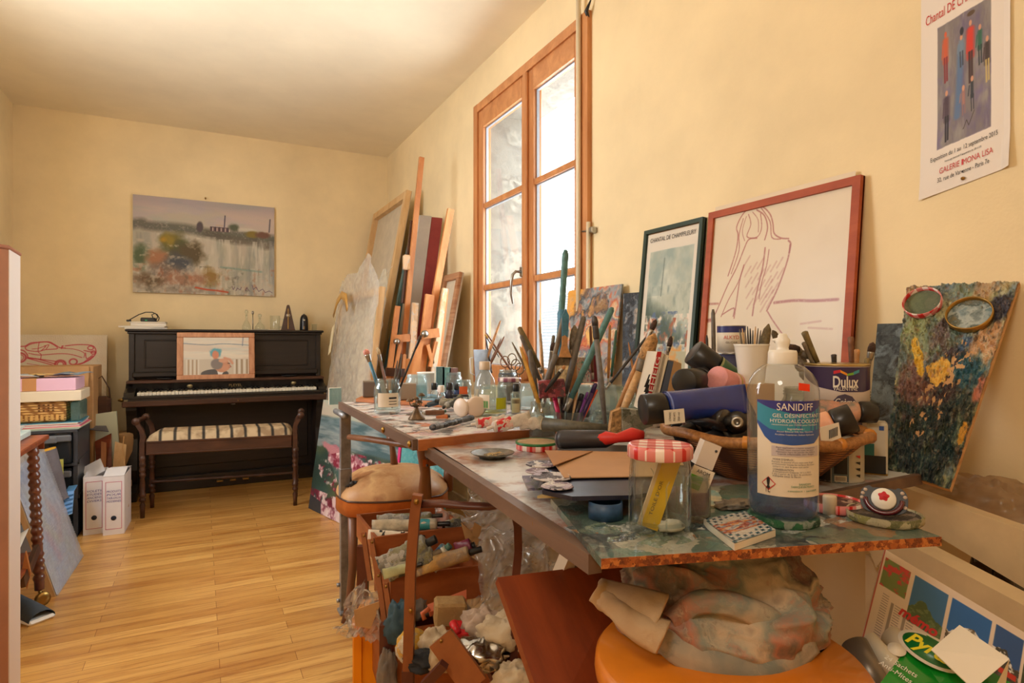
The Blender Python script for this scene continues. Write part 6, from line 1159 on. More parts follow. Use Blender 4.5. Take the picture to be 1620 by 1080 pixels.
slab('paper_scrap', 'torn grey-brown paper sticking out behind the checked-lid jar', 'paper', [pt(1030, 735, d=1.0), pt(1082, 735, d=1.0), pt(1068, 712, d=1.06), pt(1029, 702, d=1.08)], .001, M_card)
t = thing('crusted_brush', 'wide flat brush crusted with grey paint lying before the blue tube', 'brush', tuple(pt(985, 690, d=1.27))); slabp('bristles', [(965, 684), (969, 652), (984, 646), (984, 686)], .03, M_br['tan'], t, 1.27); slabp('ferrule', [(983, 686), (983, 645), (1030, 650), (1030, 672), (1000, 682)], .032, paint('white_green_crust', [(120, 120, 100), (180, 176, 160), (96, 96, 80), (140, 134, 116)], 60, .6, .9), t, 1.27)
# stack of palettes under the kraft paper
def flat(name, label, cat, P, z, th, m, group=None):
    b = MB(); q = [pt(x, y, z=z+th) for x, y in P]; b.prism([(v.x, v.y) for v in q][::-1], z, z+th) if False else b.prism([(v.x, v.y) for v in q], z, z+th); return tag(b.build(name, m), label, cat, group)
M_pal1 = paint('dark_blue_palette', [(40, 48, 70), (60, 80, 60), (90, 90, 130), (150, 140, 150), (30, 34, 50), (180, 120, 90)], 26, .35, .5, True, coat=.3)
flat('palette_board', 'yellow-edged painted board at the bottom of the palette stack', 'palette', [(850, 784), (1000, 781), (1090, 784), (1060, 770), (880, 772)], .8108, .004, paint('yellow_red_palette', [(220, 190, 130), (200, 60, 50), (230, 200, 80), (180, 160, 140), (120, 60, 60)], 26, .4, .4), 'stack of palettes')
flat('palette_board', 'dark blue-green painted board in the palette stack', 'palette', [(835, 772), (1010, 769), (1086, 770), (1050, 745), (826, 752)], .8150, .004, M_pal1, 'stack of palettes')
p = pt(935, 770, z=.821); t = thing('mixing_tray', 'black mixing tray with white encrusted lobes under the kraft paper', 'tray', tuple(p)); b = MB(); q = [pt(x, y, z=.842) for x, y in ((858, 775), (905, 785), (1000, 783), (1085, 770), (1070, 735), (960, 722), (862, 728))]; b.prism([(v.x, v.y) for v in q], .836, .842); b.build('tray', mat('dark_blue_black_tray', (36, 38, 58), .35, var=.3, vs=30), t)
M_lobe = paint('white_violet_crust', [(226, 222, 226), (60, 50, 60), (200, 190, 210), (240, 236, 232), (120, 90, 110)], 50, .35, .8)
for (x, y, rr_) in ((858, 737, .026), (872, 757, .030), (882, 772, .022), (850, 748, .018)):
    q = pt(x, y, z=.842); b = MB(); b.lathe([(0, .001), (rr_*.9, .001), (rr_*1.05, .003), (rr_, .0045), (rr_*.8, .003), (0, .0035)], 20, TR((q.x, q.y, .842)), cap=False, wob=.05); b.build('paint_well', M_lobe, t)
b = MB(); q = pt(886, 782, d=1.0); b.lathe([(.014, 0), (.014, .02)], 14, TR((q.x, q.y+.02, .819))); b.build('foot', mat('slate_foot', (60, 66, 86), .4), t)
t = thing('kraft_envelope', 'sheet of brown kraft paper folded over the mixing tray', 'paper', tuple(pt(970, 740, z=.845))); q = [pt(862, 712, z=.850), pt(1030, 715, z=.850), pt(1075, 722, z=.850), pt(1060, 752, z=.846), pt(893, 755, z=.846)]
b = MB(); b.add(q+[v-Vector((0, 0, .0015)) for v in q], [(4, 3, 2, 1, 0), (5, 6, 7, 8, 9), (0, 5, 9, 4), (4, 9, 8, 3), (3, 8, 7, 2)]); b.build('sheet', mat('kraft_brown', (184, 142, 104), .7, var=.04), t)
q2 = [pt(863, 712, z=.8512), pt(938, 713, z=.8515), pt(876, 736, z=.8525)]; b = MB(); b.add(q2+[v-Vector((0, 0, .001)) for v in q2], [(2, 1, 0), (3, 4, 5), (0, 1, 4, 3), (1, 2, 5, 4), (2, 0, 3, 5)]); b.build('folded_corner', mat('kraft_brown_dark', (166, 118, 74), .7), t)
# ------------------------------------------------------------ blue tube and the tubes piled in the basket
M_bluet = mat('ultramarine_tube', (22, 52, 140), .25, var=.15, vs=14, coat=.5)
t = ptube('large ultramarine blue tube with wide black cap lying across the basket', (1017, 648), (1182, 630), 1.05, 50, M_bluet, M_blkpl, [(.22, .235, mat('pale_blue_ring', (110, 130, 200), .3))], capr=.98, capl=.20, endw=.95, d2=1.08)
b = MB(); b.quadbox([pt(1052, 672, d=1.022), pt(1084, 668, d=1.022), pt(1082, 646, d=1.022), pt(1050, 649, d=1.022)], .001, -Fv); lo = b.build('price_label', M_label, t)
for k in range(3): text(['ULTRAMARINE', 'FINE ARTS', '250 ml'][k], .005, basis(pt(1060+7*k, 659, d=1.0208), Zv, -Rv, -Fv), M_inkblk, t, 'lettering', width=.015, world=True)
ptube('green tube with big black cap, uppermost of the pile above the basket', (1096, 556), (1190, 625), 1.26, 42, mat('olive_green_tube', (74, 110, 74), .4, var=.15), M_blkpl, [(.36, .39, mat('tan_ring', (150, 150, 100), .4))], capr=1.0, capl=.36, endw=.9)
ptube('black capped tube facing the viewer on top of the blue tube', (1082, 604), (1125, 600), 1.14, 42, M_blkpl, M_blkpl, [(.5, .55, M_greypl)], capr=1.0, capl=.5, d2=1.26)
ptube('pink crusted tube end beside the black caps', (1134, 598), (1182, 618), 1.16, 40, mat('pale_pink_tube', (222, 170, 160), .5, var=.06), mat('pink_cap', (222, 150, 150), .6, var=.1, bump=.4), [(.45, .5, mat('mustard_ring', (180, 166, 50), .4))], capr=1.0, capl=.40, d2=1.22)
bk = thing('wicker_bowl', 'wide coiled wicker bowl full of big paint tubes', 'basket', (.944, .795, .80)); M_wick = wicker('brown_coiled_wicker', (84, 44, 18), (178, 118, 64), (60, 60, 420)); Rb = .178
cprof = [(.088, .001), (.102, .010), (.128, .034), (.153, .058), (.172, .078), (.166, .078), (.146, .058), (.096, .014), (0, .008)]
b = MB(); b.lathe(cprof, 72, cap=False); b.lathe([(0, .001), (.088, .001)], 72, cap=False)
b.v = [(x*(1+.012*sin(atan2(y, x)*46+(z*900 % 6.28))), y*(1+.012*sin(atan2(y, x)*46+(z*900 % 6.28))), z) for x, y, z in b.v]; b.build('bowl', M_wick, bk, world=False)
b = MB(); b.tube([(Rb*cos(a*pi/30), Rb*sin(a*pi/30), .084+.003*sin(a*.7)) for a in range(61)], .0095, 10); b.build('rim', wood('bound_cane_rim', (120, 74, 34), (186, 130, 74), .45, (40, 40, 40), vs=3), bk, world=False)
for a in (-1.75, -.9, -2.6): b = MB(); b.tube([(Rb*cos(a+k*.012), Rb*sin(a+k*.012), .084) for k in range(5)], .0108, 10); b.build('rim_binding', mat('orange_cane', (200, 130, 50), .4), bk, world=False)
for (lb, a, c, w, m, d, d2, kw) in (('large brown-black tube with white label lying below the blue tube', (1072, 690), (1188, 640), 34, mat('sepia_tube', (60, 44, 40), .3, coat=.4), 1.10, 1.16, {}), ('clear-ended dark tube with its crimped end toward the left', (1160, 668), (1080, 650), 36, mat('smoky_black_tube', (42, 38, 38), .25, var=.3, coat=.5), 1.04, 1.14, dict(capr=.42, capl=.12)),
      ('glossy black tube lying deepest in the wicker bowl', (1120, 700), (1200, 670), 40, M_blkpl, 1.06, 1.14, {}), ('peach tube with big black cap resting on the bowl rim', (1350, 660), (1262, 690), 46, mat('peach_tube', (222, 160, 126), .35, var=.08), .99, 1.02, dict(capr=1.0, capl=.34)), ('salmon and grey tube with black cap, rearmost on the bowl', (1385, 652), (1288, 650), 34, paint('salmon_grey_tube', [(206, 140, 110), (120, 120, 110), (216, 160, 130), (96, 110, 104)], 22, .4, .3, True), 1.12, 1.14, dict(capr=1.0, capl=.28)),
      ('wine dark tube under the sepia tube at left of the bowl', (1062, 672), (1130, 700), 24, mat('wine_tube', (70, 30, 34), .35), 1.12, 1.1, {})):
    t = ptube(lb, a, c, d, w, m, M_blkpl, None, 'large paint tubes in the wicker bowl', d2=d2, **{**dict(capr=.8, capl=.2), **kw})
    if 'sepia' in m.name: b = MB(); b.quadbox([pt(1136, 660, d=1.085), pt(1166, 652, d=1.085), pt(1160, 641, d=1.085), pt(1130, 648, d=1.085)], .001, -Fv); b.build('price_label', M_label, t)
    if 'peach' in m.name:
        b = MB(); b.quadbox([pt(1300, 704, d=.965), pt(1331, 692, d=.965), pt(1327, 668, d=.965), pt(1297, 676, d=.965)], .001, -Fv); b.build('price_label', M_label, t)
        b = MB(); [b.quadbox([pt(1312+2.4*k, 694-k, d=.9635), pt(1313.2+2.4*k, 694-k, d=.9635), pt(1313.2+2.4*k, 680-k, d=.9635), pt(1312+2.4*k, 680-k, d=.9635)], .0004, -Fv) for k in range(6)]; b.build('barcode', M_inkblk, t); b = MB(); b.quadbox([pt(1268, 690, d=.962), pt(1297, 682, d=.962), pt(1296, 674, d=.962), pt(1267, 680, d=.962)], .001, -Fv); b.build('orange_band', mat('orange_band', (226, 110, 30), .4), t)
q = pt(1166, 668, d=1.03); t = thing('tube_nozzle', 'silver threaded tube neck pointing at the viewer in the bowl', 'tube', tuple(q)); Mq = Matrix.Translation(q) @ (C0-q).to_track_quat('Z', 'Y').to_matrix().to_4x4(); b = MB(); b.lathe([(.0105, -.02), (.0105, 0), (.0095, .002), (.0105, .004), (.0095, .006), (.0105, .008), (.009, .010), (.005, .0105), (.005, .004)], 20, Mq); b.build('threaded_neck', M_steel, t); b = MB(); b.lathe([(.020, -.05), (.020, -.022), (.012, -.018)], 20, Mq); b.build('shoulder', M_blkpl, t)
# tins behind, cup of brushes
for (lb, z0, z1, m, r2) in (('plain brown tin at the bottom of the stack beside the pile of tubes', .80, .93, mat('brown_tin', (120, 96, 70), .4), .040), ('blue and cream paint tin under the small upper tin', .93, 1.024, mat('navy_cream_tin', (60, 66, 110), .35, var=.3, vs=14), .038), ('small cream tin with navy band, topmost of the stack of tins', 1.026, 1.086, M_label, .031)):
    q = pt(1157, 600, d=1.38); t = thing('paint_tin', lb, 'paint tin', (q.x, q.y, z0), face(1153), 'paint tins'); H2 = z1-z0; spin(t, [(r2, 0), (r2, H2)], 'body', m); spin(t, [(r2*1.01, H2*.97), (r2*1.04, H2), (r2*.9, H2), (r2*.88, H2*.94), (0, H2*.94)], 'rim', M_steel, cap=False)
spin(t, [(r2*1.01, H2*.74), (r2*1.01, H2*.97)], 'navy_band', mat('navy_band', (44, 52, 120), .35), cap=False)
text('ALKYD', .012, Matrix.Identity(4), mat('red_print', (196, 40, 40), .5), t, 'lettering', width=r2*1.1, wrap=cyl(r2*1.005, H2*.55)); text('GLOSS', .006, Matrix.Identity(4), M_inkblk, t, 'lettering', width=r2*.8, wrap=cyl(r2*1.005, H2*.36))
q = pt(1189, 606, d=1.2); zc = q.z; t = thing('plastic_cup', 'ribbed white plastic cup holding stirring sticks and brushes', 'cup', (q.x, q.y, zc), face(1189)); s = 1.2/FPX; r = 26*s; H = 62*s
b = MB(); pr = [(r*.72, 0)]; 
for k in range(1, 19): z_ = H*k/20; rr_ = r*(.72+.28*z_/H); pr += [(rr_, z_), (rr_*1.012, z_+H*.02)]
b.lathe(pr+[(r, H*.95), (r*1.05, H), (r*.97, H), (r*.7, .003), (0, .003)], 32, cap=False); b.build('cup', M_plastic_w, t, world=False)
b = MB(); b.box((-.03, -.03, .80), (.03, .03, zc), TR((q.x, q.y, 0))); tag(b.build('carton_block', M_card), 'small carton standing under the ribbed white cup', 'box')
for k in range(9): stick(['thin grey', 'white', 'pale', 'dark grey', 'slim black', 'grey-white', 'beige', 'clear', 'straight grey'][k]+' stirring stick in the ribbed white cup', (1170+(k*4.2 if k else 0), 516+3*(k % 3)+(0 if k else 4)), (1182+k*1.5, 600), 1.2+.006*(k % 3), 3.4, M_h[['grey', 'pale', 'dirty', 'dark', 'black', 'grey', 'pale', 'dirty', 'grey'][k]], group='stirring sticks in the plastic cup', cat='stick', name='stirring_stick')
stick('olive flat brush with splayed bristles in the plastic cup', (1216, 512), (1196, 600), 1.22, 14, M_h['bronze'], None, (M_br['olive'], .5), bw=1.3, flat=.6); stick('drooping green-brown brush beside the olive brush', (1222, 522), (1240, 556), 1.25, 9, M_h['bronze'], None, (M_br['olive'], .6), bw=1.3)
# dulux tin and its neighbours
M_dul = mat('violet_navy_tin', (46, 34, 84), .3, coat=.3); M_dulw = mat('pearl_grey_tin', (196, 184, 178), .35, var=.03)
r0 = .05; d_ = 1.18; s = d_/FPX; q = pt(1323, 672, d=d_); zb_ = q.z; r = 46*s; H = 96*s
t = thing('paint_tin', 'dark violet and grey paint tin with gold rim behind the peach tube', 'paint tin', (q.x, q.y, zb_), face(1323), 'paint tins'); spin(t, [(r, 0), (r, H)], 'body', M_dulw, seg=48); spin(t, [(r*1.0, H*.98), (r*1.03, H), (r*1.0, H*1.02), (r*.9, H*1.0), (r*.86, H*1.02), (0, H)], 'rim', mat('brassy_tin_rim', (190, 170, 120), .3, .9), cap=False, seg=48)
W2 = cyl(r*1.004)
def bent(pts, name, m, par, W, n=14, off=0):
    """flat area given by lower and upper edge lists, bent around a tin"""
    lo, hi = pts; b = MB(); 
    def f(u, v):
        a = u*(len(lo)-1); i = min(int(a), len(lo)-2); k = a-i; A = Vector(lo[i]).lerp(Vector(lo[i+1]), k); B = Vector(hi[i]).lerp(Vector(hi[i+1]), k); c = A.lerp(B, v); return W(Vector((c.x, c.y, off)))
    b.sheet(f, (len(lo)-1)*6+1, 4); return b.build(name, m, par, world=False)
w = r*1.5; bent(([(-w, H*.9), (-w*.8, H*.78), (-w*.4, H*.65), (w*.1, H*.58), (w*.6, H*.58), (w, H*.62)], [(-w, H*.96)]*0+[(x, H*.97) for x in (-w, -w*.8, -w*.4, w*.1, w*.6, w)]), 'violet_band', M_dul, t, W2)
text('Dulux', .03, I4, M_plastic_w, t, 'lettering', width=r*.78, wrap=lambda q: W2(q+Vector((r*.28, H*.73, .0004))), bold=.0006); text('VALENTINE', .011, I4, M_plastic_w, t, 'lettering', width=r*.74, wrap=lambda q: W2(q+Vector((r*.28, H*.63, .0004))))
for k, c in enumerate(((200, 40, 60), (230, 150, 40), (120, 180, 60), (60, 150, 170))): x0 = r*(-.08+.2*k); bent(([(x0, H*(.86+.03*sin(k*2.0))), (x0+r*.2, H*(.86+.03*sin((k+1)*2.0)))], [(x0, H*(.90+.035*sin(k*2.0+.3))), (x0+r*.2, H*(.90+.035*sin((k+1)*2.0)))]), 'colour_swoosh', mat('swoosh_%d' % k, c, .4), t, W2, off=.0004)
bent(([(r*(.25-.62), H*.0)]+[(r*(.25+.62*cos(a)), 0) for a in (2.4, 1.9, 1.57, 1.2, .7)]+[(r*(.25+.62), 0)], [(r*(.25-.62), H*.02)]+[(r*(.25+.62*cos(a)), H*.55*sin(a)) for a in (2.4, 1.9, 1.57, 1.2, .7)]+[(r*(.25+.62), H*.02)]), 'grey_oval', mat('grey_violet_oval', (70, 64, 90), .4), t, W2, off=.0002)
text('Crème', .018, I4, M_plastic_w, t, 'lettering', width=r*.6, wrap=lambda q: W2(q+Vector((r*.25, H*.42, .0006))), shear=.25); text('DE COULEUR', .008, I4, M_plastic_w, t, 'lettering', width=r*.55, wrap=lambda q: W2(q+Vector((r*.25, H*.32, .0006))))
b = MB(); b.lathe([(r0*.9, .80), (r0*.9, zb_)], 32, TR((q.x, q.y, 0))); tag(b.build('paint_tin', mat('plain_grey_tin', (120, 116, 112), .4)), 'plain grey tin beneath the violet and grey paint tin', 'paint tin', 'paint tins')
t, p, r, H, s = tin('paint_tin', 'white tin marked MAT under the right rim of the wicker bowl', 1323, 764, 78, 64, .80, mat('white_grey_tin', (188, 184, 176), .4, var=.04), lid=False); W2 = cyl(r*1.005)
bent(([(-r*.15, H*.0), (r*.45, H*.0)], [(-r*.15, H*.8), (r*.45, H*.8)]), 'dark_panel', mat('steel_blue_panel', (96, 116, 130), .4), t, W2); bent(([(-r*.08, H*.22), (r*.38, H*.22)], [(-r*.08, H*.62), (r*.38, H*.62)]), 'black_swatch', M_inkblk, t, W2, off=.0003); text('MAT', .012, I4, M_plastic_w, t, 'lettering', width=r*.4, wrap=lambda q: W2(q+Vector((r*.15, H*.70, .0005)))); bent(([(-r*.9, 0), (-r*.2, 0)], [(-r*.9, H*.8), (-r*.2, H*.8)]), 'black_side', mat('charcoal_label', (60, 54, 52), .4), t, W2)
bent(([(-r*.06, H*.04), (r*.36, H*.04)], [(-r*.06, H*.18), (r*.36, H*.18)]), 'barcode_panel', M_label, t, W2, off=.0003)
for k in range(8): bent(([(-r*.02+r*.045*k, H*.06), (-r*.0+r*.045*k, H*.06)], [(-r*.02+r*.045*k, H*.16), (-r*.0+r*.045*k, H*.16)]), 'barcode', M_inkblk, t, W2, off=.0006)
for k in range(4): bent(([(r*(.75), H*(.64-.15*k)), (r*.95, H*(.58-.15*k))], [(r*.76, H*(.66-.15*k)), (r*.96, H*(.66-.15*k))]), 'hazard_symbol', mat('red_print', (196, 40, 40), .5) if k == 0 else M_inkblk, t, W2, off=.0003)
q = pt(1374, 750, z=.80); t = thing('paint_can', 'rectangular off-white and teal can beside the leaning palette', 'can', tuple(q), face(1374)); w, h, dd = .031, .098, .045; b = MB(); b.box((-w, 0, 0), (w, dd, h), bev=.004); b.build('body', mat('offwhite_can', (196, 190, 176), .4, var=.05), t, world=False)
for (nm, x0, x1, z0, z1, c, y) in (('black_panel', -w, w*.9, .003, .036, (26, 28, 32), .0008), ('teal_panel', -w*.5, w*.3, .034, .058, (40, 120, 130), .0006), ('dark_label', -w, -w*.1, .056, .082, (60, 50, 46), .0007), ('blue_mark', w*.55, w*.8, .084, .092, (40, 80, 150), .0006)): b = MB(); b.box((x0, -y, z0), (x1, 0, z1)); b.build(nm, mat('can_'+nm, c, .4), t, world=False)
b = MB(); b.lathe([(.005, 0), (.004, .001)], 14, TR((-w*.4, -.0008, .036), rx=R(90))); b.build('drop_emblem', M_plastic_w, t, world=False); b = MB(); b.box((-w, -.0005, 0), (w, dd+.001, .003), bev=.001); b.build('base_rim', M_brass, t, world=False)
# brushes between the red frame and the big palette
bj = [jar('dark jar of old brushes hidden behind the violet tin', 1268, 728, 60, 110, .80, M_murk, (.8, mat('navy_jar_contents', (40, 56, 84), .5))), jar('second dark brush jar beside the leaning palettes', 1352, 722, 50, 100, .80, M_murk, (.8, M_h['dirty']))]
for (a, c, w, m, br, f, bw, lb, d) in (((1272, 524), (1296, 580), 10, 'bronze', None, 0, 1, 'flat olive metal handle with flared end, behind the gel bottle', 1.2), ((1271, 541), (1292, 590), 7, 'dirty', None, 0, 1, 'shorter olive handle next to the flared one', 1.2), ((1244, 548), (1286, 566), 14, 'dirty', 'dark', .4, 1.2, 'grimy round brush lying sideways behind the gel bottle', 1.22), ((1319, 560), (1321, 600), 8, 'dark', None, 0, 1, 'short dark stub behind the violet tin', 1.22), ((1346, 532), (1348, 600), 9, 'brown', None, 0, 1, 'dark square brush handle right of the red frame', 1.24), ((1356, 552), (1354, 600), 8, 'wood', None, 0, 1, 'orange wooden handle right of the red frame', 1.22),
      ((1381, 541), (1362, 640), 9, 'dirty', 'dark', .16, 1.3, 'brush with reddish dark tip leaning on the palettes', 1.24), ((1372, 566), (1362, 640), 7, 'bronze', None, 0, 1, 'khaki handle in front of the dark palette', 1.2), ((1262, 560), (1275, 600), 18, 'dirty', 'grey', .5, 1.1, 'stubby pale-ringed brush behind the gel bottle', 1.24)):
    stick(lb, a, c, d, w, M_h[m], None, (M_br[br], f) if br else None, bw=bw, group='brushes behind the gel bottle', taper=(1.1, .9, .8))
# ------------------------------------------------------------ palettes leaning on the wall
t = thing('leaning_palette', 'large crusted palette with two stuck lids leaning against the right wall', 'palette', tuple(pt(1450, 755, X=1.2))); PC = [pt(1400, 742, X=1.19), pt(1503, 775, X=1.20), pt(1613, 446, X=1.44), pt(1436, 455, X=1.42)]; PCn = (PC[1]-PC[0]).cross(PC[3]-PC[0]).normalized()
if PCn.dot(C0-PC[0]) < 0: PCn = -PCn
b = MB(); b.quadbox(PC, .010, PCn); b.build('board', wood('bare_ply_edge', (176, 130, 84), (214, 170, 120), .6), t)
cvP = Canvas(1, 1.35, 260); cvP.fill((120, 134, 110)); cvP.streak(5, 5, [(150, 160, 120), (90, 130, 130), (190, 180, 130), (84, 96, 90), (200, 160, 120), (120, 140, 150)], .8, 51, .52, 6)
cvP.ell(.5, .22, .52, .32, (30, 44, 46), .3, .5, 52); cvP.streak(9, 9, [(24, 60, 66), (20, 26, 30), (50, 70, 72), (36, 48, 30)], .75, 53, .52, 6, -1, .42)
cvP.ell(.28, .42, .3, .16, (120, 84, 76), .5, .6, 54); cvP.ell(.62, .5, .26, .17, (70, 54, 58), .4, .6, 55); cvP.ell(.78, .55, .2, .13, (40, 88, 104), .4, .6, 56); cvP.ell(.42, .72, .14, .1, (104, 88, 84), .4, .6, 57); cvP.ell(.72, .67, .1, .06, (56, 84, 116), .4, .6, 58); cvP.ell(.9, .7, .16, .14, (206, 164, 124), .5, .6, 59); cvP.ell(.92, .86, .14, .08, (60, 60, 74), .4, .6, 60); cvP.ell(.12, .8, .14, .16, (150, 160, 110), .5, .5, 61)
cvP.ell(.22, .60, .05, .13, (224, 180, 60), .1, .5, 62, .5); cvP.ell(.5, .52, .13, .07, (236, 190, 90), .1, .7, 63); cvP.ell(.94, .25, .05, .06, (216, 160, 60), .2, .6, 64); cvP.ell(.97, .45, .05, .06, (200, 130, 110), .3, .6, 65); cvP.streak(30, 30, [(190, 190, 160), (30, 34, 34), (150, 110, 90)], .5, 66, .62, 7)
hmap = (fbm(cvP.u*26, cvP.v*34, 5, 5)-.45)*.022
def bil(u, v): return PC[0]*((1-u)*(1-v))+PC[1]*(u*(1-v))+PC[2]*(u*v)+PC[3]*((1-u)*v)
_hm = {}
def wrapP(q):
    u, v = q.x+.5, q.y/1.35; i = min(259, int(u*259+.5)); j = min(cvP.ny-1, int(v*(cvP.ny-1)+.5)); return bil(u, v)+PCn*(.0035+max(-.002, hmap[j, i]))
cvP.build('crusted_paint', I4, colmat('crusted_oil_paint', .42, .5, 150), t, wrap=wrapP, world=True)
MP = lambda u, v: Matrix.Translation(bil(u, v)+PCn*.006) @ PCn.to_track_quat('Z', 'Y').to_matrix().to_4x4()
for (lb, u, v, rr_, cs, ci) in (('red checked lid of green paint stuck to the big palette, left', .20, .88, .036, M_ging, paint('green_lid_paint', [(110, 124, 90), (84, 100, 76), (140, 140, 110)], 30, .35, .6, True)), ('brass lid with blue-white paint stuck to the big palette, right', .68, .81, .039, M_brass, paint('blue_white_lid_paint', [(120, 150, 160), (200, 210, 206), (90, 110, 110), (140, 130, 100)], 40, .35, .8, True))):
    tl = thing('jar_lid', lb, 'lid', tuple(bil(u, v)), 0, 'jar lids'); b = MB(); b.lathe([(rr_, 0), (rr_*1.02, .002), (rr_*1.02, .016), (rr_*.97, .016), (rr_*.96, .005)], 36, MP(u, v), cap=False); b.build('rim', cs, tl); b = MB(); b.lathe([(0, .005), (rr_*.97, .006)], 36, MP(u, v), cap=False); b.build('paint', ci, tl)
slab('leaning_palette', 'dark narrow palette board half hidden behind the big palette', 'palette', [pt(1372, 690, X=1.30), pt(1420, 735, X=1.30), pt(1440, 511, X=1.44), pt(1388, 512, X=1.44)], .008, paint('grey_black_crust', [(84, 96, 100), (40, 44, 46), (120, 134, 140), (60, 54, 44), (30, 50, 66)], 20, .5, .8, True))
PO = [pt(889, 612, X=1.36), pt(966, 612, X=1.36), pt(984, 449, X=1.43), pt(899, 460, X=1.43)]
slab('leaning_palette', 'orange, grey and black palette leaning beside the window', 'palette', PO, .008, paint('orange_grey_crust', [(232, 166, 70), (60, 64, 72), (150, 160, 164), (200, 100, 56), (226, 200, 160), (100, 120, 134), (190, 80, 50), (236, 190, 110)], 9, .42, .8, True))
slab('leaning_palette', 'narrow black palette with rounded end between palette and poster', 'palette', [pt(984, 612, X=1.37), pt(1008, 612, X=1.37), pt(1012, 462, X=1.43), pt(986, 464, X=1.43)], .008, paint('black_blue_crust', [(36, 38, 44), (60, 74, 90), (24, 24, 28), (120, 130, 140), (190, 170, 150)], 22, .4, .8, True))
# ------------------------------------------------------------ framed pictures on the right wall
def hangframe(name, label, Y0, Y1, z0, z1, X0, slope, fw, fm, cv, mat_w=0, cat='picture frame'):
    t = thing(name, label, cat, (X0, (Y0+Y1)/2, z0)); nn_ = Vector((-1, 0, slope)).normalized(); up = Vector((slope, 0, 1)).normalized(); ex = Vector((0, -1, 0)); o = Vector((X0, Y1, z0)); W_, H_ = Y1-Y0, z1-z0
    c = [o, o+ex*W_, o+ex*W_+up*H_, o+up*H_]; b = MB(); framebars(b, c, fw, .018, nn_); b.build('frame', fm, t); b = MB(); b.quadbox([q_-nn_*.012 for q_ in c], .005, nn_); b.build('backing', M_card, t)
    M_ = basis(o+ex*W_/2+up*(fw*.9)-nn_*.008, ex, up, nn_); cv.build('picture', M_, M_print, t, world=True); return t, basis(o+ex*W_/2-nn_*.0075, ex, up, nn_), W_, H_
cv = Canvas(.256, .566, 150); cv.fill((222, 212, 196)); x0, x1, y0, y1 = .08, .92, .10, .885
cv.rect(x0, y0, x1, y1, (176, 182, 166)); ins = ((cv.u > x0) & (cv.u < x1) & (cv.v > y0) & (cv.v < y1))*1.0
def insb(m, c): cv.blend(np.clip(m, 0, 1)*ins, c)
insb((fbm(cv.u*5, cv.v*6, 3)-.4)*3, (200, 204, 190)); insb((fbm(cv.u*4, cv.v*7, 13)-.45)*3*(cv.v > .6), (150, 166, 160)); insb((fbm(cv.u*16, cv.v*14, 23)-.5)*2*(cv.v > .5)*(cv.v < .66), (120, 136, 130)); cv.line([(.36, .6), (.37, .7), (.38, .83)], .012, (110, 124, 116), .8, 1)
insb((.62-cv.v-cv.u*.28+.1*fbm(cv.u*9, cv.v*9, 31))*8*(cv.v > .3), (74, 92, 84)); insb((fbm(cv.u*12, cv.v*20, 41)-.5)*5*(cv.v < .5)*(cv.v > .24), (90, 110, 140)); insb((fbm(cv.u*13, cv.v*22, 47)-.5)*5*(cv.v < .48)*(cv.v > .24), (230, 214, 196)); insb((fbm(cv.u*12, cv.v*20, 43)-.54)*5*(cv.v < .46)*(cv.v > .24), (166, 90, 60)); insb((fbm(cv.u*8, cv.v*12, 45)-.45)*5*(cv.v < .42)*(cv.u > .6), (206, 150, 80)); insb((fbm(cv.u*9, cv.v*20, 49)-.4)*5*(cv.v < .26), (176, 170, 140))
t, MF, W_, H_ = hangframe('framed_poster', 'dark green framed exhibition poster leaning on the wall, left of the red frame', 1.439, 1.728, .86, 1.456, 1.375, .105, .014, mat('dark_green_frame', (38, 60, 52), .35), cv)
text('CHANTAL DE CHAMPFLEURY', .022, MF @ TR((0, H_*.93, .001)), M_inkblk, t, 'poster_lettering', width=.225, world=True)
cv = Canvas(.46, .60, 340); cv.fill((222, 204, 176)); cv.streak(2, 2, [(228, 212, 186), (214, 194, 164)], .5, 71, .5); sg = (150, 66, 56)
def qd(x, y): f = (x-472)/698; return (f*1.92/(f*1.92+(1-f)*1.476), 1-(y-255+207*f*.70)/(933+237*f)-.0)
ND = [([(560, 600), (590, 480), (595, 400), (585, 360), (610, 300), (650, 262), (700, 262), (745, 300), (765, 350), (775, 400), (810, 425), (850, 430)], .005), ([(860, 460), (855, 520), (835, 600), (805, 690), (765, 780)], .006), ([(850, 440), (862, 455), (858, 500)], .006), ([(690, 420), (650, 425), (630, 470), (600, 560), (560, 650), (520, 760), (500, 810)], .005), ([(635, 560), (610, 640), (570, 720), (540, 800)], .004), ([(635, 550), (620, 620), (612, 720), (605, 810)], .005), ([(735, 470), (730, 560), (715, 650), (700, 740), (695, 800)], .006), ([(755, 480), (748, 560), (730, 640), (722, 720)], .004), ([(640, 300), (655, 350), (640, 410), (690, 415), (710, 370), (700, 300)], .004), ([(680, 280), (720, 310), (740, 370), (730, 430)], .005), ([(700, 270), (750, 340), (765, 420), (810, 430)], .004), ([(615, 320), (600, 400), (605, 480), (575, 590)], .004), ([(630, 310), (615, 380), (630, 430)], .003), ([(660, 290), (690, 330), (695, 390)], .003), ([(770, 785), (800, 830), (870, 920)], .005), ([(545, 790), (600, 760), (600, 800)], .005)]
for P, w0 in ND: cv.line([qd(*p_) for p_ in P], w0*.85, sg, .75, .9, int(P[0][0]))
for k in range(26):
    x = 650+7.5*k; y = 520+(k*53 % 230); 
    if x > 850-(y-500)*.3: x -= 60
    cv.line([qd(x-14, y+34), qd(x+12, y-14)], .006, sg, .28, 1.2, k)
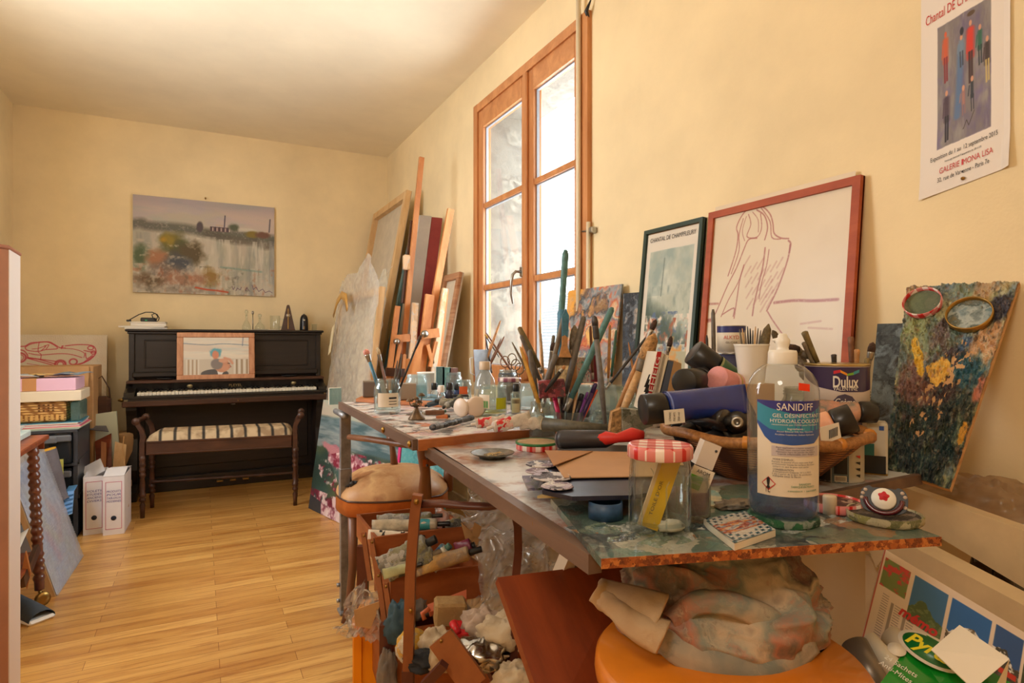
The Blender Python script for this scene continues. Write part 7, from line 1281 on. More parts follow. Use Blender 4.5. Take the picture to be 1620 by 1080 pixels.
cv.line([qd(800, 742), qd(900, 735), qd(1000, 740), qd(1120, 738)], .008, sg, .5, 1.3); cv.line([qd(440, 735), qd(520, 735)], .007, sg, .6, 1); cv.line([qd(430, 820), qd(490, 815), qd(500, 800)], .012, sg, .5, 1); cv.line([qd(940, 850), qd(1040, 840)], .006, sg, .3, 1.3); cv.line([qd(980, 870), qd(1100, 880)], .006, sg, .25, 1.3)
hangframe('framed_drawing', 'red-brown framed chalk drawing of a seated figure from behind', .917, 1.415, .86, 1.463, 1.378, .10, .021, wood('red_brown_frame', (150, 60, 30), (184, 88, 46), .6, (3, 3, 14)), cv)
# paper poster pinned to the wall
pp0 = [pt(1450, 300, X=1.452), pt(1596, 246, X=1.452), pt(1598, -40, X=1.452), pt(1456, 8, X=1.452)]
yA, yB = pp0[3].y, pp0[2].y; zt2 = 1.05+(540+75)*1.19/951; zb2 = 1.388; Wp = yA-yB; zt2 = 1.90; Hp = zt2-zb2
cv = Canvas(Wp, Hp, 230); cv.fill((232, 222, 212)); a0, a1, c0_, c1_ = .20, .80, .19, .72
cv.rect(a0, c0_, a1, c1_, (128, 120, 120)); ins = ((cv.u > a0) & (cv.u < a1) & (cv.v > c0_) & (cv.v < c1_))*1.0
def fx(x, y): return (a0+(a1-a0)*x, c0_+(c1_-c0_)*y)
insb((fbm(cv.u*12, cv.v*9, 81)-.45)*3, (112, 100, 124)); insb((fbm(cv.u*16, cv.v*9, 83)-.5)*3, (150, 144, 140)); insb((fbm(cv.u*9, cv.v*14, 85)-.5)*3*(cv.v < .5), (120, 108, 140))
cv.line([fx(.38, .2), fx(.42, .42), fx(.45, .75)], .035, (80, 120, 170), .55, 1)
for (x, y, h, c1, c2, w_) in ((.16, .52, .40, (206, 90, 50), (130, 40, 46), .062), (.46, .58, .24, (120, 140, 160), (60, 66, 80), .05), (.63, .42, .48, (216, 50, 30), (60, 36, 34), .075), (.80, .52, .30, (40, 100, 74), (40, 50, 50), .045), (.93, .36, .34, (60, 44, 40), (200, 176, 110), .055), (.18, .04, .40, (70, 50, 66), (34, 28, 34), .06), (.5, .19, .22, (170, 120, 110), (150, 110, 110), .035), (.66, .19, .26, (44, 48, 56), (44, 46, 52), .03)):
    cv.line([fx(x, y+h*.42), fx(x, y+h*.86)], w_*.52, c1, .95, .3); cv.line([fx(x-.02, y+h*.5), fx(x-.01, y)], w_*.16, c2, .95, .2); cv.line([fx(x+.025, y+h*.5), fx(x+.03, y+.01)], w_*.16, c2, .95, .2); cv.ell(*fx(x, y+h*.97), .018, .014, (206, 150, 120) if c1[0] != 206 else c1, .3); cv.line([fx(x-.05, y+h*.8), fx(x-.07, y+h*.5)], .006, c1, .8)
cv.ell(*fx(.64, .96), .05, .012, (90, 70, 50), .3); cv.ell(*fx(.47, .86), .025, .02, (40, 40, 50), .3)
cv.line([fx(.5, .08), fx(.56, .14), fx(.6, .09), (a0+(a1-a0)*.7, c0_+.1)], .004, (60, 50, 40), .8)
t = thing('paper_poster', 'curling paper exhibition poster pinned on the wall at top right', 'poster', (1.45, (yA+yB)/2, zb2)); MW = basis(Vector((1.4565, (yA+yB)/2, zb2)), Vector((0, -1, 0)), Vector((0, 0, 1)), Vector((-1, 0, 0)))
def curl(q): u = q.x/Wp+.5; v = q.y/Hp; return Vector((q.x-.012*max(0, .3-v)*(u < .5), q.y+.20*q.x, q.z+.0015+.02*max(0, .10-v)**1.2*8*max(0, .35-u)+.035*max(0, u-.93)+.10*max(0, u-.9)*max(0, .15-v)*5))
cv.build('sheet', MW, colmat('poster_paper', .55, 0), t, wrap=curl, world=True)
M_redp = mat('red_print', (196, 40, 40), .5)
for (s_, sz, y, x, w_, m) in (('Chantal DE CHAMPFLEURY', .03, .775, .0, Wp*.88, M_redp), ('Exposition du 1 au 12 septembre 2015', .014, .155, -.0, Wp*.74, M_inkblk), ('Vernissage mercredi 9 septembre de 18h à 21h', .006, .127, .0, Wp*.40, M_inkblk), ('GALERIE MONA LISA', .018, .092, .005, Wp*.58, M_redp), ('32, rue de Varenne - Paris 7e', .014, .055, .0, Wp*.56, M_inkblk)):
    text(s_, sz, MW, m, t, 'poster_lettering', width=w_, wrap=lambda q: curl(Vector((q.x+x, q.y+y*Hp, q.z))), world=True, up=.0012)
b = MB(); b.lathe([(.004, 0), (.003, .004), (0, .005)], 12, TR((1.454, (yA+yB)/2-.0, zb2+.012), ry=R(-90))); tag(b.build('drawing_pin', M_brass), 'brass drawing pin at the foot of the curling wall poster', 'pin')
# ------------------------------------------------------------ things standing on the particle board
ZB = .811
p, r, s = put(1238, 838, ZB, 106); H = 243*s; t = thing('gel_bottle', 'large clear hand gel bottle with white push cap and blue label', 'bottle', (p.x, p.y, ZB+.010), face(1238)); M_pet = glass('clear_pet', (246, 250, 252), 1.0, .05)
lb = thing('jar_lid', 'green paint-covered lid under the gel bottle', 'lid', (p.x, p.y, ZB), 0, 'jar lids'); spin(lb, [(r*.97, 0), (r*.99, .002), (r*.98, .009), (r*.9, .010), (0, .010)], 'lid', paint('green_crusted_lid', [(30, 90, 60), (40, 110, 70), (150, 160, 150), (24, 70, 50)], 50, .5, .9), seg=32, wob=.02)
b = MB(); b.lathe([(r*.84, 0), (r*.94, .004), (r*.97, .012), (r*.98, H*.35), (r, H*.70), (r*.99, H*.80), (r*.93, H*.86), (r*.80, H*.91), (r*.60, H*.95), (r*.40, H*.972), (r*.36, H*.98)], 48, cap=False); b.lathe([(0, .001), (r*.84, 0)], 48, cap=False); b.build('body', M_pet, t, world=False)
spin(t, [(0, .004), (r*.88, .005), (r*.93, .014), (r*.94, H*.215), (0, H*.215)], 'gel', glass('pale_blue_gel', (184, 204, 234), .6, .16, (130, 158, 210)), cap=False, seg=40)
pr = [(r*.40, H*.965), (r*.405, H*.97), (r*.405, H*1.04), (r*.38, H*1.055), (r*.17, H*1.06), (r*.165, H*1.075), (r*.2, H*1.10), (r*.21, H*1.125), (r*.14, H*1.14), (r*.13, H*1.155), (r*.09, H*1.165), (0, H*1.165)]; spin(t, pr, 'push_cap', M_plastic_w, cap=False, seg=28); b = MB(); b.tube([(-.0, -.0, H*1.13), (-r*.27, 0, H*1.12)], [r*.07, r*.05], 8); b.build('cap_spout', M_plastic_w, t, world=False)
W2 = cyl(r*1.008, 0); bw0, bw1 = -r*.75, r*1.2
# label wraps the front right half of the bottle
def lblwrap(off): return lambda q: W2(Vector((q.x+r*.25, q.y, q.z+off)))
w = r*.98; bent(([(-w, H*.155), (w, H*.155)], [(-w, H*.745), (w, H*.745)]), 'label', mat('bottle_label_cream', (226, 214, 196), .45), t, lblwrap(0))
bent(([(-w, H*.60), (-w*.75, H*.52), (-w*.55, H*.485), (0, H*.475), (w*.7, H*.485), (w, H*.53)], [(-w, H*.745)]*0+[(x, H*.745) for x in (-w, -w*.75, -w*.55, 0, w*.7, w)]), 'label_blue_field', mat('label_blue', (44, 84, 160), .4), t, lblwrap(.0002))
bent(([(-w, H*.62), (-w*.6, H*.57), (0, H*.555), (w, H*.57)], [(x, H*.745) for x in (-w, -w*.6, 0, w)]), 'label_teal_field', mat('label_teal', (50, 140, 170), .4), t, lblwrap(.0003))
bent(([(-w, H*.735), (-w*.6, H*.70), (0, H*.67), (w*.6, H*.675), (w, H*.71)], [(x, H*.747) for x in (-w, -w*.6, 0, w*.6, w)]), 'label_violet_field', mat('label_violet', (48, 50, 130), .4), t, lblwrap(.0004))
bent(([(-w*.55, H*.405), (w*.9, H*.405)], [(-w*.55, H*.468), (w*.9, H*.468)]), 'label_grey_box', mat('label_lilac', (196, 186, 190), .5), t, lblwrap(.0003))
M_dktxt = mat('label_dark_text', (60, 60, 80), .5)
for (s_, y, wd, m, x) in (('SANIDIFF', .708, 1.10, M_plastic_w, .12), ('GEL DÉSINFECTANT', .655, 1.5, M_plastic_w, .2), ('HYDROALCOOLIQUE', .622, 1.6, M_plastic_w, .18), ('recommandé par l’OMS pour l’antiseptie', .600, 1.45, M_plastic_w, .15), ('Ingrédients :', .576, .5, M_plastic_w, .12), ('Alcool Éthanol 70%, Eau, Glycérine', .558, 1.1, M_plastic_w, .12), ('Acrylates Copolymer, Sodium Hydroxide', .540, 1.2, M_plastic_w, .12),
    ('Pour application cutanée uniquement', .459, 1.2, M_dktxt, .15), ('Éviter tout contact avec les yeux', .446, 1.1, M_dktxt, .15), ('Maintenir hors de portée des enfants', .433, 1.2, M_dktxt, .15), ('Liquide inflammable, tenir éloigné', .42, 1.1, M_dktxt, .15), ('MODE D’EMPLOI :', .385, .6, M_dktxt, -.25), ('Remplir la paume d’une main avec le gel', .370, 1.25, M_dktxt, .05), ('et frictionner toutes les surfaces des mains', .356, 1.3, M_dktxt, .08), ('jusqu’à ce que la peau soit sèche', .342, 1.05, M_dktxt, -.02), ('CONSERVATION', .322, .58, M_dktxt, -.26), ('À température ambiante 15°C à 25°C', .309, 1.15, M_dktxt, .02), ('2 ans à partir de la date de production', .296, 1.2, M_dktxt, .03), ('indiquée sous le flacon', .283, .8, M_dktxt, -.15), ('SANIDIFF', .236, .4, mat('green_print', (50, 130, 90), .5), .4), ('FABRIQUÉ EN FRANCE', .220, .75, _mats['green_print'] if 'green_print' in _mats else M_dktxt, .35), ('contact : sanidiff', .195, .95, _mats['green_print'] if 'green_print' in _mats else M_dktxt, .35), ('1L', .19, .13, M_inkblk, -.72)):
    text(s_, .01, I4, m, t, 'label_lettering', width=r*wd*.92, wrap=(lambda q, y=y, x=x, s_=s_: lblwrap(.0006)(Vector((q.x+r*x*.9, q.y*(1.3 if s_ == 'SANIDIFF' and y > .5 else .66 if y > .61 else 1 if s_ == '1L' else .27 if len(s_) > 24 else .36)+H*y, q.z)))))
dm = r*.2; bent(([(-w*.84, H*.23), (-w*.84+dm, H*.23-dm), (-w*.84+2*dm, H*.23)], [(-w*.84, H*.23), (-w*.84+dm, H*.23+dm), (-w*.84+2*dm, H*.23)]), 'hazard_border', mat('hazard_red', (200, 50, 50), .5), t, lblwrap(.0003)); bent(([(-w*.81, H*.23), (-w*.84+dm, H*.232-dm*.82), (-w*.87+2*dm, H*.23)], [(-w*.81, H*.23), (-w*.84+dm, H*.228+dm*.82), (-w*.87+2*dm, H*.23)]), 'hazard_field', M_label, t, lblwrap(.0005)); text('!', .018, I4, M_inkblk, t, 'hazard_mark', wrap=lambda q: lblwrap(.0008)(Vector((q.x-w*.84+dm, q.y+H*.23, q.z))), bold=.001)
b = MB(); b.sheet(lambda u, v: cyl(r*1.002)(Vector((r*(.42+.34*u), H*(.815+.045*v-.01*u), .0006+.0004*sin(9*u)))), 10, 5); b.build('red_paint_mark', mat('orange_red_paint', (236, 60, 24), .4), t, world=False)
# jar with yellow packet
t, p, r, H, s = jar('faceted clear jam jar with red gingham lid and yellow packet inside', 1044, 856, 96, 136, ZB, M_clear, None, M_ging, None, neck=.95)
for k in range(8): a = k*pi/4+.2; b = MB(); b.tube([(r*1.01*cos(a), r*1.01*sin(a), H*.08), (r*1.01*cos(a), r*1.01*sin(a), H*.60), (r*1.0*cos(a+.1), r*1.0*sin(a+.1), H*.66)], .0009, 6); b.build('glass_facet_rib', M_gjar, t, world=False)
q0 = p+Vector((0, 0, .006)); y1 = thing('rolling_paper_packet', 'yellow rolling paper packet leaning inside the gingham-lidded jar', 'packet', tuple(q0)); A = q0-Rv*.016; B = q0+Rv*.014+Zv*.088; u_ = (B-A).normalized(); side = (Rv-u_*Rv.dot(u_)).normalized(); b = MB(); b.quadbox([A-side*.009-Fv*.003, A+side*.012-Fv*.006, B+side*.012-Fv*.006, B-side*.009-Fv*.003], .005, -Fv); b.build('packet', mat('bright_yellow_card', (236, 186, 20), .5), y1)
b = MB(); b.quadbox([A-side*.013-Fv*.002, A-side*.0088-Fv*.003, B-side*.0088-Fv*.003, B-side*.013-Fv*.002], .004, -Fv); b.build('packet_side', mat('cream_red_packet_side', (224, 190, 150), .5), y1); text('TOILE D’OR', .006, basis(A.lerp(B, .42)-Fv*.0066-side*.003, u_, -side, -Fv), M_inkblk, y1, 'lettering', width=.045, world=True)
blob('cotton_wad', 'white cotton wad at the bottom of the gingham-lidded jar', 'cotton', p+Rv*.014+Vector((0, 0, .003)), .017, .012, .009, M_paper, .3, 3, 4, nu=24, nv=14)
# purple jar with tilted aroma bottle
t, p, r, H, s = jar('jar caked with purple paint holding the tilted brown bottle', 1090, 832, 66, 76, ZB, M_murk, (.62, paint('purple_caked_paint', [(140, 64, 110), (170, 110, 140), (110, 44, 84), (180, 150, 160)], 22, .5, .5, True)), open_=True, neck=.95)
A = p+Vector((0, 0, .03)); B = pt(1122, 706, d=dep(p)+.0); u_ = (B-A).normalized(); Mz = Matrix.Translation(A) @ u_.to_track_quat('Z', 'Y').to_matrix().to_4x4(); L = (B-A).length
bt = thing('aroma_bottle', 'small amber bottle with white rectangular cap tilted in the purple jar', 'bottle', tuple(A)); b = MB(); b.lathe([(.012, 0), (.014, .003), (.014, L*.45), (.009, L*.6), (.008, L*.68)], 20, Mz); b.build('glass', mat('amber_glass', (86, 48, 20), .15, coat=.5), bt)
sx_ = (Rv-u_*Rv.dot(u_)).normalized(); b = MB(); c0 = A+u_*L*.62; c1 = A+u_*(L*1.08); b.bar(c0, c1, .024, .020, up=Fv); b.build('cap', mat('pearly_cap', (214, 204, 196), .25, coat=.5), bt); b = MB(); b.lathe([(.0018, 0), (.0018, .0006)], 10, Matrix.Translation(c1-u_*.008+sx_*.007-Fv*.0105) @ TR(rx=R(90), rz=-YAW)); b.build('cap_dot', M_greypl, bt)
lo = A+u_*L*.12; b = MB(); b.quadbox([lo-sx_*.0145-Fv*.0145, lo+sx_*.0145-Fv*.0145, lo+sx_*.0145-Fv*.0145+u_*.036, lo-sx_*.0145-Fv*.0145+u_*.036], .0006, -Fv); b.build('label', M_label, bt); b = MB(); b.quadbox([lo-sx_*.0145-Fv*.0152+u_*.006, lo+sx_*.003-Fv*.0152+u_*.006, lo+sx_*.003-Fv*.0152+u_*.024, lo-sx_*.0145-Fv*.0152+u_*.024], .0004, -Fv); b.build('green_label_square', mat('fresh_green', (90, 170, 50), .5), bt)
text('AROM', .007, basis(lo+u_*.030-Fv*.0155, sx_, u_, -Fv), M_inkblk, bt, 'lettering', width=.018, world=True); text('BIOLOGIQUE', .004, basis(lo+u_*.014-Fv*.0160-sx_*.005, sx_, u_, -Fv), M_plastic_w, bt, 'lettering', width=.014, world=True)
# blue cap, tile, lids, pacifier
p, r, s = put(958, 826, ZB, 54); t = thing('screw_cap', 'blue ribbed screw cap lying upturned on the particle board', 'cap', (p.x, p.y, ZB)); spin(t, [(r, 0), (r, 26*s), (r*.9, 26*s), (r*.88, .004), (0, .004)], 'cap', mat('blue_ribbed_plastic', (50, 84, 124), .45, var=.2, vs=60), cap=True, wob=.015, seg=40); spin(t, [(r*.35, .004), (r*.35, 14*s), (r*.25, 14*s)], 'inner_ring', M_h['dirty'], cap=False)
tp_ = [pt(1162, 860, z=ZB+.008), pt(1227, 838, z=ZB+.008), pt(1178, 809, z=ZB+.008), pt(1113, 822, z=ZB+.008)]; ctr = sum(tp_, Vector())/4; t = thing('ceramic_tile', 'small white ceramic tile with mosaic pattern lying beside the gel bottle', 'tile', tuple(ctr-Vector((0, 0, .008)))); b = MB(); b.quadbox(tp_, .008, Vector((0, 0, 1))); b.build('tile', M_label, t)
cv = Canvas(1, 1, 110); cv.fill((200, 196, 190)); pal = [(40, 60, 80), (150, 60, 50), (60, 110, 120), (220, 210, 200), (90, 110, 70)]
cell = (np.floor(cv.u*26)+np.floor(cv.v*26)*7).astype(int)
for k, c in enumerate(pal): cv.blend(((cell*(cell+3) % 11) == k*2)*.9, c)
cv.ell(.5, .5, .36, .36, (206, 200, 190), .1, .2, 3); cv.streak(9, 30, [(120, 130, 150), (220, 130, 60), (150, 60, 50)], .8, 5, .5, 8, .3, .7); cv.line([(.06, .06), (.94, .06), (.94, .94), (.06, .94), (.06, .06)], .02, (60, 90, 100), .8, 1)
cv.build('mosaic_pattern', I4, colmat('glazed_tile', .2, .2), t, wrap=lambda q: tp_[0].lerp(tp_[1], q.x+.5).lerp(tp_[3].lerp(tp_[2], q.x+.5), q.y)+Vector((0, 0, .0008)), world=True)
def ringlid(label, px, py, w, H, m, fill=None, wob=.0):
    p, r, s = put(px, py, ZB, w); t = thing('jar_lid', label, 'lid', (p.x, p.y, ZB), 0, 'jar lids'); spin(t, [(r*.97, 0), (r, .002), (r, H), (r*.96, H), (r*.93, .003), (0, .003)], 'rim', m, cap=True, seg=40, wob=wob)
    if fill: spin(t, [(0, H*.75), (r*.93, H*.8)], 'dried_paint', fill, cap=False, seg=40)
    return p, r
ringlid('red gingham lid rim smeared with brown paint, right of the gel bottle', 1318, 815, 84, .013, M_ging, paint('brown_red_lid_paint', [(90, 50, 40), (140, 90, 70), (70, 36, 30), (180, 150, 130)], 40, .6, .8)); 
p, r, s = put(1300, 812, ZB, 20); b = MB(); b.lathe([(r, 0), (r, .024), (r*.9, .026), (0, .026)], 18, TR((p.x-.0, p.y-.012, ZB))); tag(b.build('tiny_pot', mat('ivory_cap', (214, 196, 170), .4)), 'small ivory pot standing between the gel bottle and red lid', 'pot')
p, r = ringlid('pale green crusted lid holding the pacifier, rightmost on the board', 1398, 836, 106, .011, paint('greenish_cream_crust', [(150, 146, 84), (196, 186, 150), (110, 112, 70), (180, 166, 130)], 50, .5, .8), paint('dark_grit', [(60, 50, 46), (110, 96, 84), (40, 34, 34), (150, 134, 120)], 90, .6, .9), .02)
t = thing('pacifier', 'black baby pacifier with a red rose on its white button', 'pacifier', (p.x, p.y, ZB+.012), face(1398)); Mt = TR((0, -.006, .016), rx=R(62)); sh = [(.031*cos(a)*(1-.12*cos(2*a)), .0215*sin(a)*(1+.10*cos(2*a))-.0035*(1 if sin(a) > .5 and abs(cos(a)) < .45 else 0)) for a in [2*pi*k/48 for k in range(48)]]; b = MB(); b.prism(sh, -.0015, .0015, Mt); b.build('shield', mat('glossy_black_shield', (20, 18, 20), .45), t, world=False)
b = MB(); b.lathe([(.0145, 0), (.0145, .004), (.0135, .0065), (0, .0072)], 30, Mt @ TR((0, 0, .001)), cap=False); b.build('button', M_plastic_w, t, world=False); b = MB(); b.tube([Mt @ Vector((.021*cos(a), .006+.019*sin(a)-.006, .004)) for a in [pi+pi*k/14 for k in range(15)]], .003, 8); b.build('ring_handle', mat('wine_plastic', (84, 20, 34), .2, coat=.5), t, world=False)
b = MB()
for k, (rr_, n) in enumerate(((.0068, 7), (.0045, 5), (.002, 4))):
    b.lathe([(rr_, .0072+.0006*k), (rr_*.8, .0080+.0006*k), (0, .0080+.0006*k)], n*4, Mt @ TR((0, .0025, .0002), rz=k), cap=False, wob=.14)
b.build('red_rose', mat('rose_red', (190, 20, 40), .4), t, world=False); b = MB()
for sx in (-1, 1): b.prism([(sx*.0055, .000), (sx*.0105, .003), (sx*.0095, -.003)][::sx], .0070, .0076, Mt)
b.build('rose_leaf', mat('leaf_green', (50, 130, 60), .4), t, world=False); text('LOVE', .0035, Mt @ TR((0, -.0065, .0072)), M_brass, t, 'lettering')
for (x, y) in ((-.024, .006), (-.021, .011), (.024, .006), (.021, .011), (.024, -.008), (-.025, 0)): b = MB(); b.lathe([(.0024, .0014), (.0024, .0018)], 12, Mt @ TR((x, y, 0))); b.build('air_hole', mat('pale_hole', (190, 170, 156), .6), t, world=False)
flat('small_palette', 'small blue and cream paint-smeared card behind the aroma bottle', 'palette', [(1090, 800), (1150, 800), (1135, 776), (1085, 770)], .8108, .003, paint('teal_cream_palette', [(70, 140, 160), (226, 210, 180), (90, 160, 170), (200, 180, 150)], 20, .4, .4, True))
blob('paint_crumbs', 'lump of dried tan paint scrapings behind the mosaic tile', 'paint scrapings', pt(1165, 800, z=ZB), .03, .02, .006, M_h['dirty'], .5, 5, 3, nu=30, nv=14)
# ------------------------------------------------------------ stool with the paint rag, leaning lid
sc = pt(1151, 1038, z=.654); rs = .166; M_stl = mat('orange_varnished_stool', (214, 124, 30), .28, var=.1, vs=5, coat=.5)
t = thing('round_stool', 'round orange varnished stool under the paint rag', 'stool', (sc.x, sc.y, 0)); spin(t, [(0, .618), (rs*.93, .618), (rs*.99, .624), (rs, .634), (rs*.99, .648), (rs*.96, .654), (0, .654)], 'seat', M_stl, cap=False, seg=64)
for k in range(4): a = k*pi/2+.6; b = MB(); b.tube([(rs*.6*cos(a), rs*.6*sin(a), .62), (rs*1.0*cos(a), rs*1.0*sin(a), 0)], [.014, .018], 12); b.build('leg', M_stl, t, world=False)
b = MB(); b.tube([(rs*.82*cos(a*pi/16), rs*.82*sin(a*pi/16), .25) for a in range(33)], .007, 8); b.build('foot_ring', M_steel, t, world=False)
M_rag = paint('paint_stained_cotton_rag', [(176, 152, 126), (120, 108, 96), (186, 130, 108), (134, 140, 128), (196, 176, 150), (96, 82, 74), (150, 104, 92), (166, 152, 130)], 9, .9, .35, True)
rc = pt(1125, 1006, z=.654)
def ragf(u, v):
    a = 2*pi*u; th = pi*(.02+.56*v); d_ = Vector((sin(th)*cos(a), sin(th)*sin(a), cos(th)))
    fold = .13*(1-2.6*abs(mnoise.noise(Vector((d_.x*1.6+d_.z*2.2, d_.y*2.0-d_.z, d_.z*3.2+4)))))+.03*(1-2.6*abs(mnoise.noise(Vector((d_.x*3.2+d_.z*4, d_.y*4+d_.z*3, d_.z*6)))))+.01*mnoise.noise(d_*22)
    ridge = .10*max(0, sin(a*2.0+th*3.2))**3*sin(th)
    k = .95+(fold+ridge)*min(1, (1-v)*3.5); 
    x, y, z = d_.x*.142*k, d_.y*.105*k, max(0, d_.z)*.122*k
    if v > .85: x *= 1+.06*(v-.85)/.15; z = max(.002, z-.02*(v-.85)/.15)
    p = rc+Rv*(x+.018)+Fv*(y+.025)+Zv*z; p.z = max(p.z, .6555); return p
t = thing('paint_rag', 'big crumpled paint-stained cotton rag piled on the orange stool', 'rag', tuple(rc)); b = MB(); b.sheet(ragf, 150, 76); b.build('cloth', M_rag, t)
def strip(pts, w0, w1, name, m, th=.004, n=30, amp=.004):
    P = pts
    def f(u, v):
        a = u*(len(P)-1); i = min(int(a), len(P)-2); k = a-i; g = lambda j: P[max(0, min(len(P)-1, j))]
        cr = lambda k: .5*(2*g(i)+(g(i+1)-g(i-1))*k+(2*g(i-1)-5*g(i)+4*g(i+1)-g(i+2))*k*k+(3*g(i)-g(i-1)-3*g(i+1)+g(i+2))*k**3)
        c = cr(k); dr = (cr(k+.02)-cr(k-.02)).normalized(); sd = dr.cross(-Fv*.8+Zv*.6).normalized(); w = w0+(w1-w0)*u
        return c+sd*(w*(v-.5))+(Zv*.5-Fv*.5)*(.016*sin(pi*v)+amp*mnoise.noise(Vector((u*6, v*5, w0*50))))
    b = MB(); b.sheet(f, n, 12, thick=th); return b.build(name, m, t)
strip([pt(1040, 965, d=.79), pt(1050, 1005, d=.76), pt(1090, 1034, d=.742), pt(1150, 1046, d=.73), pt(1220, 1046, d=.735), pt(1272, 1005, d=.77)], .032, .045, 'rolled_hem', paint('grey_green_rag_hem', [(140, 146, 134), (176, 160, 138), (110, 122, 118), (190, 176, 150)], 8, .9, .3, True))
strip([pt(1060, 985, d=.76), pt(1100, 955, d=.75), pt(1150, 955, d=.745), pt(1215, 980, d=.745), pt(1262, 1010, d=.76)], .02, .03, 'fold', M_rag)
M_linr = paint('beige_cotton_tail', [(196, 166, 128), (176, 144, 108), (206, 180, 146)], 7, .9, .3, True)
strip([pt(1045, 975, d=.74), pt(1010, 960, d=.76), pt(965, 945, d=.79), pt(944, 934, d=.80)], .055, .030, 'loose_corner', M_linr); strip([pt(1050, 1010, d=.72), pt(1010, 990, d=.74), pt(975, 962, d=.77), pt(948, 940, d=.80)], .04, .02, 'loose_corner', M_linr)
b = MB(); b.quadbox([pt(870, 1150, d=.80), pt(1075, 1150, d=.84), pt(1003, 886, d=1.02), pt(787, 913, d=.97)], .016); tag(b.build('wooden_board', wood('red_brown_lid', (104, 42, 18), (150, 70, 34), .35, (12, 2, 2), .1)), 'large reddish-brown wooden lid tilted under the worktable', 'lid')
b = MB(); b.tube([pt(1010+4*k, 915+8*k-(k*k*.6), d=1.06) for k in range(8)], .008, 8); tag(b.build('black_hose', M_blkpl), 'piece of black hose behind the wooden lid', 'hose')
# ------------------------------------------------------------ clear plastic heaps under the tables
M_film = glass('crumpled_clear_film', (246, 246, 246), 1.0, .30, (238, 234, 226))
def film(label, P, d0, amp, seed, m=M_film, n=60, name='plastic_sheet'):
    c = [pt(x, y, d=dd) for x, y, dd in P]
    def f(u, v):
        p = (c[0].lerp(c[1], u)).lerp(c[3].lerp(c[2], u), v); q = Vector((u*4, v*4, seed)); a = (1-2*abs(mnoise.noise(q)))*.6+(1-2*abs(mnoise.noise(q*2.4)))*.35+.2*mnoise.noise(q*6)
        p = p-Fv*amp*a+Rv*amp*.4*mnoise.noise(q*1.3+Vector((5, 0, 0)))+Zv*amp*.5*mnoise.noise(q*1.1+Vector((0, 7, 0))); p.z = max(p.z, .004+.002*seed); return p
    b = MB(); b.sheet(f, n, n); return tag(b.build(name, m), label, 'plastic sheet', 'clear plastic heaps under the tables')
film('crumpled clear film hanging under the drafting table edge', [(735, 830, 1.75), (905, 860, 1.6), (850, 790, 1.75), (745, 762, 1.9)], 0, .06, 1)
film('clear film bunched behind the dark chair back', [(700, 905, 1.6), (860, 930, 1.45), (880, 800, 1.6), (690, 800, 1.75)], 0, .07, 2)
film('bubble wrap heap left of the wooden lid', [(760, 990, 1.35), (900, 940, 1.3), (900, 830, 1.45), (760, 830, 1.5)], 0, .06, 3); film('bubble wrap at the back of the sewing box', [(735, 960, 1.42), (800, 960, 1.38), (830, 850, 1.5), (760, 845, 1.55)], 0, .05, 4)
film('bubble wrap bag draped over the orange crate', [(540, 990, 1.42), (606, 1010, 1.36), (604, 930, 1.42), (560, 925, 1.5)], 0, .05, 5)
for (lb, P) in (('torn brown card corner poking up behind the sewing box, left', [(738, 860), (752, 850), (742, 838), (729, 826)]), ('torn brown card piece poking up behind the sewing box, right', [(744, 862), (756, 862), (762, 833), (750, 826)]), ('brown card seen through the bubble wrap bag', [(562, 990), (586, 994), (604, 950), (560, 965)])):
    slab('card_scrap', lb, 'card', [pt(x, y, d=1.5 if P[0][0] > 600 else 1.36) for x, y in P], .003, M_card)
# ------------------------------------------------------------ cantilever sewing box full of paint tubes
sb = thing('sewing_box', 'open cantilever wooden sewing box with paint tubes and rags', 'sewing box', tuple(pt(690, 1000, d=1.35).xy)+(0,)); M_sb = wood('sewing_box_wood', (128, 64, 30), (176, 100, 54), .4, (5, 5, 14))
def tray(FL, FR, BL, zt, h, th=.008, floor_=True):
    a, c_, d_ = pt(*FL, z=zt), pt(*FR, z=zt), pt(*BL, z=zt); ex = c_-a; ey = d_-a; exn, eyn = ex.normalized(), ey.normalized(); dz = Vector((0, 0, -h)); b = MB()
    def wall(p, q, inn):
        b.add([p, q, q+inn, p+inn, p+dz, q+dz, q+inn+dz, p+inn+dz], [(0, 1, 2, 3), (4, 7, 6, 5), (0, 4, 5, 1), (1, 5, 6, 2), (2, 6, 7, 3), (3, 7, 4, 0)])
    wall(a, c_, eyn*th); wall(d_, d_+ex, -eyn*th); wall(a+eyn*th, d_-eyn*th, exn*th); wall(c_+eyn*th, c_+ey-eyn*th, -exn*th)
    b.add([a+dz, c_+dz, c_+ey+dz, d_+dz, a+dz*.92, c_+dz*.92, c_+ey+dz*.92, d_+dz*.92], [(3, 2, 1, 0), (4, 5, 6, 7)]); b.build('tray', M_sb, sb); return a, c_, d_
tray((593, 850), (738, 832), (564, 813), .565, .062); tray((618, 911), (765, 894), (592, 884), .525, .075)
A, B_, C2 = tray((607, 1002), (757, 978), (588, 950), .42, .16); tray((757, 1040), (835, 1028), (785, 1095), .375, .07)
M_arm = wood('sewing_box_arm', (120, 66, 34), (170, 104, 60), .4, (5, 5, 5))
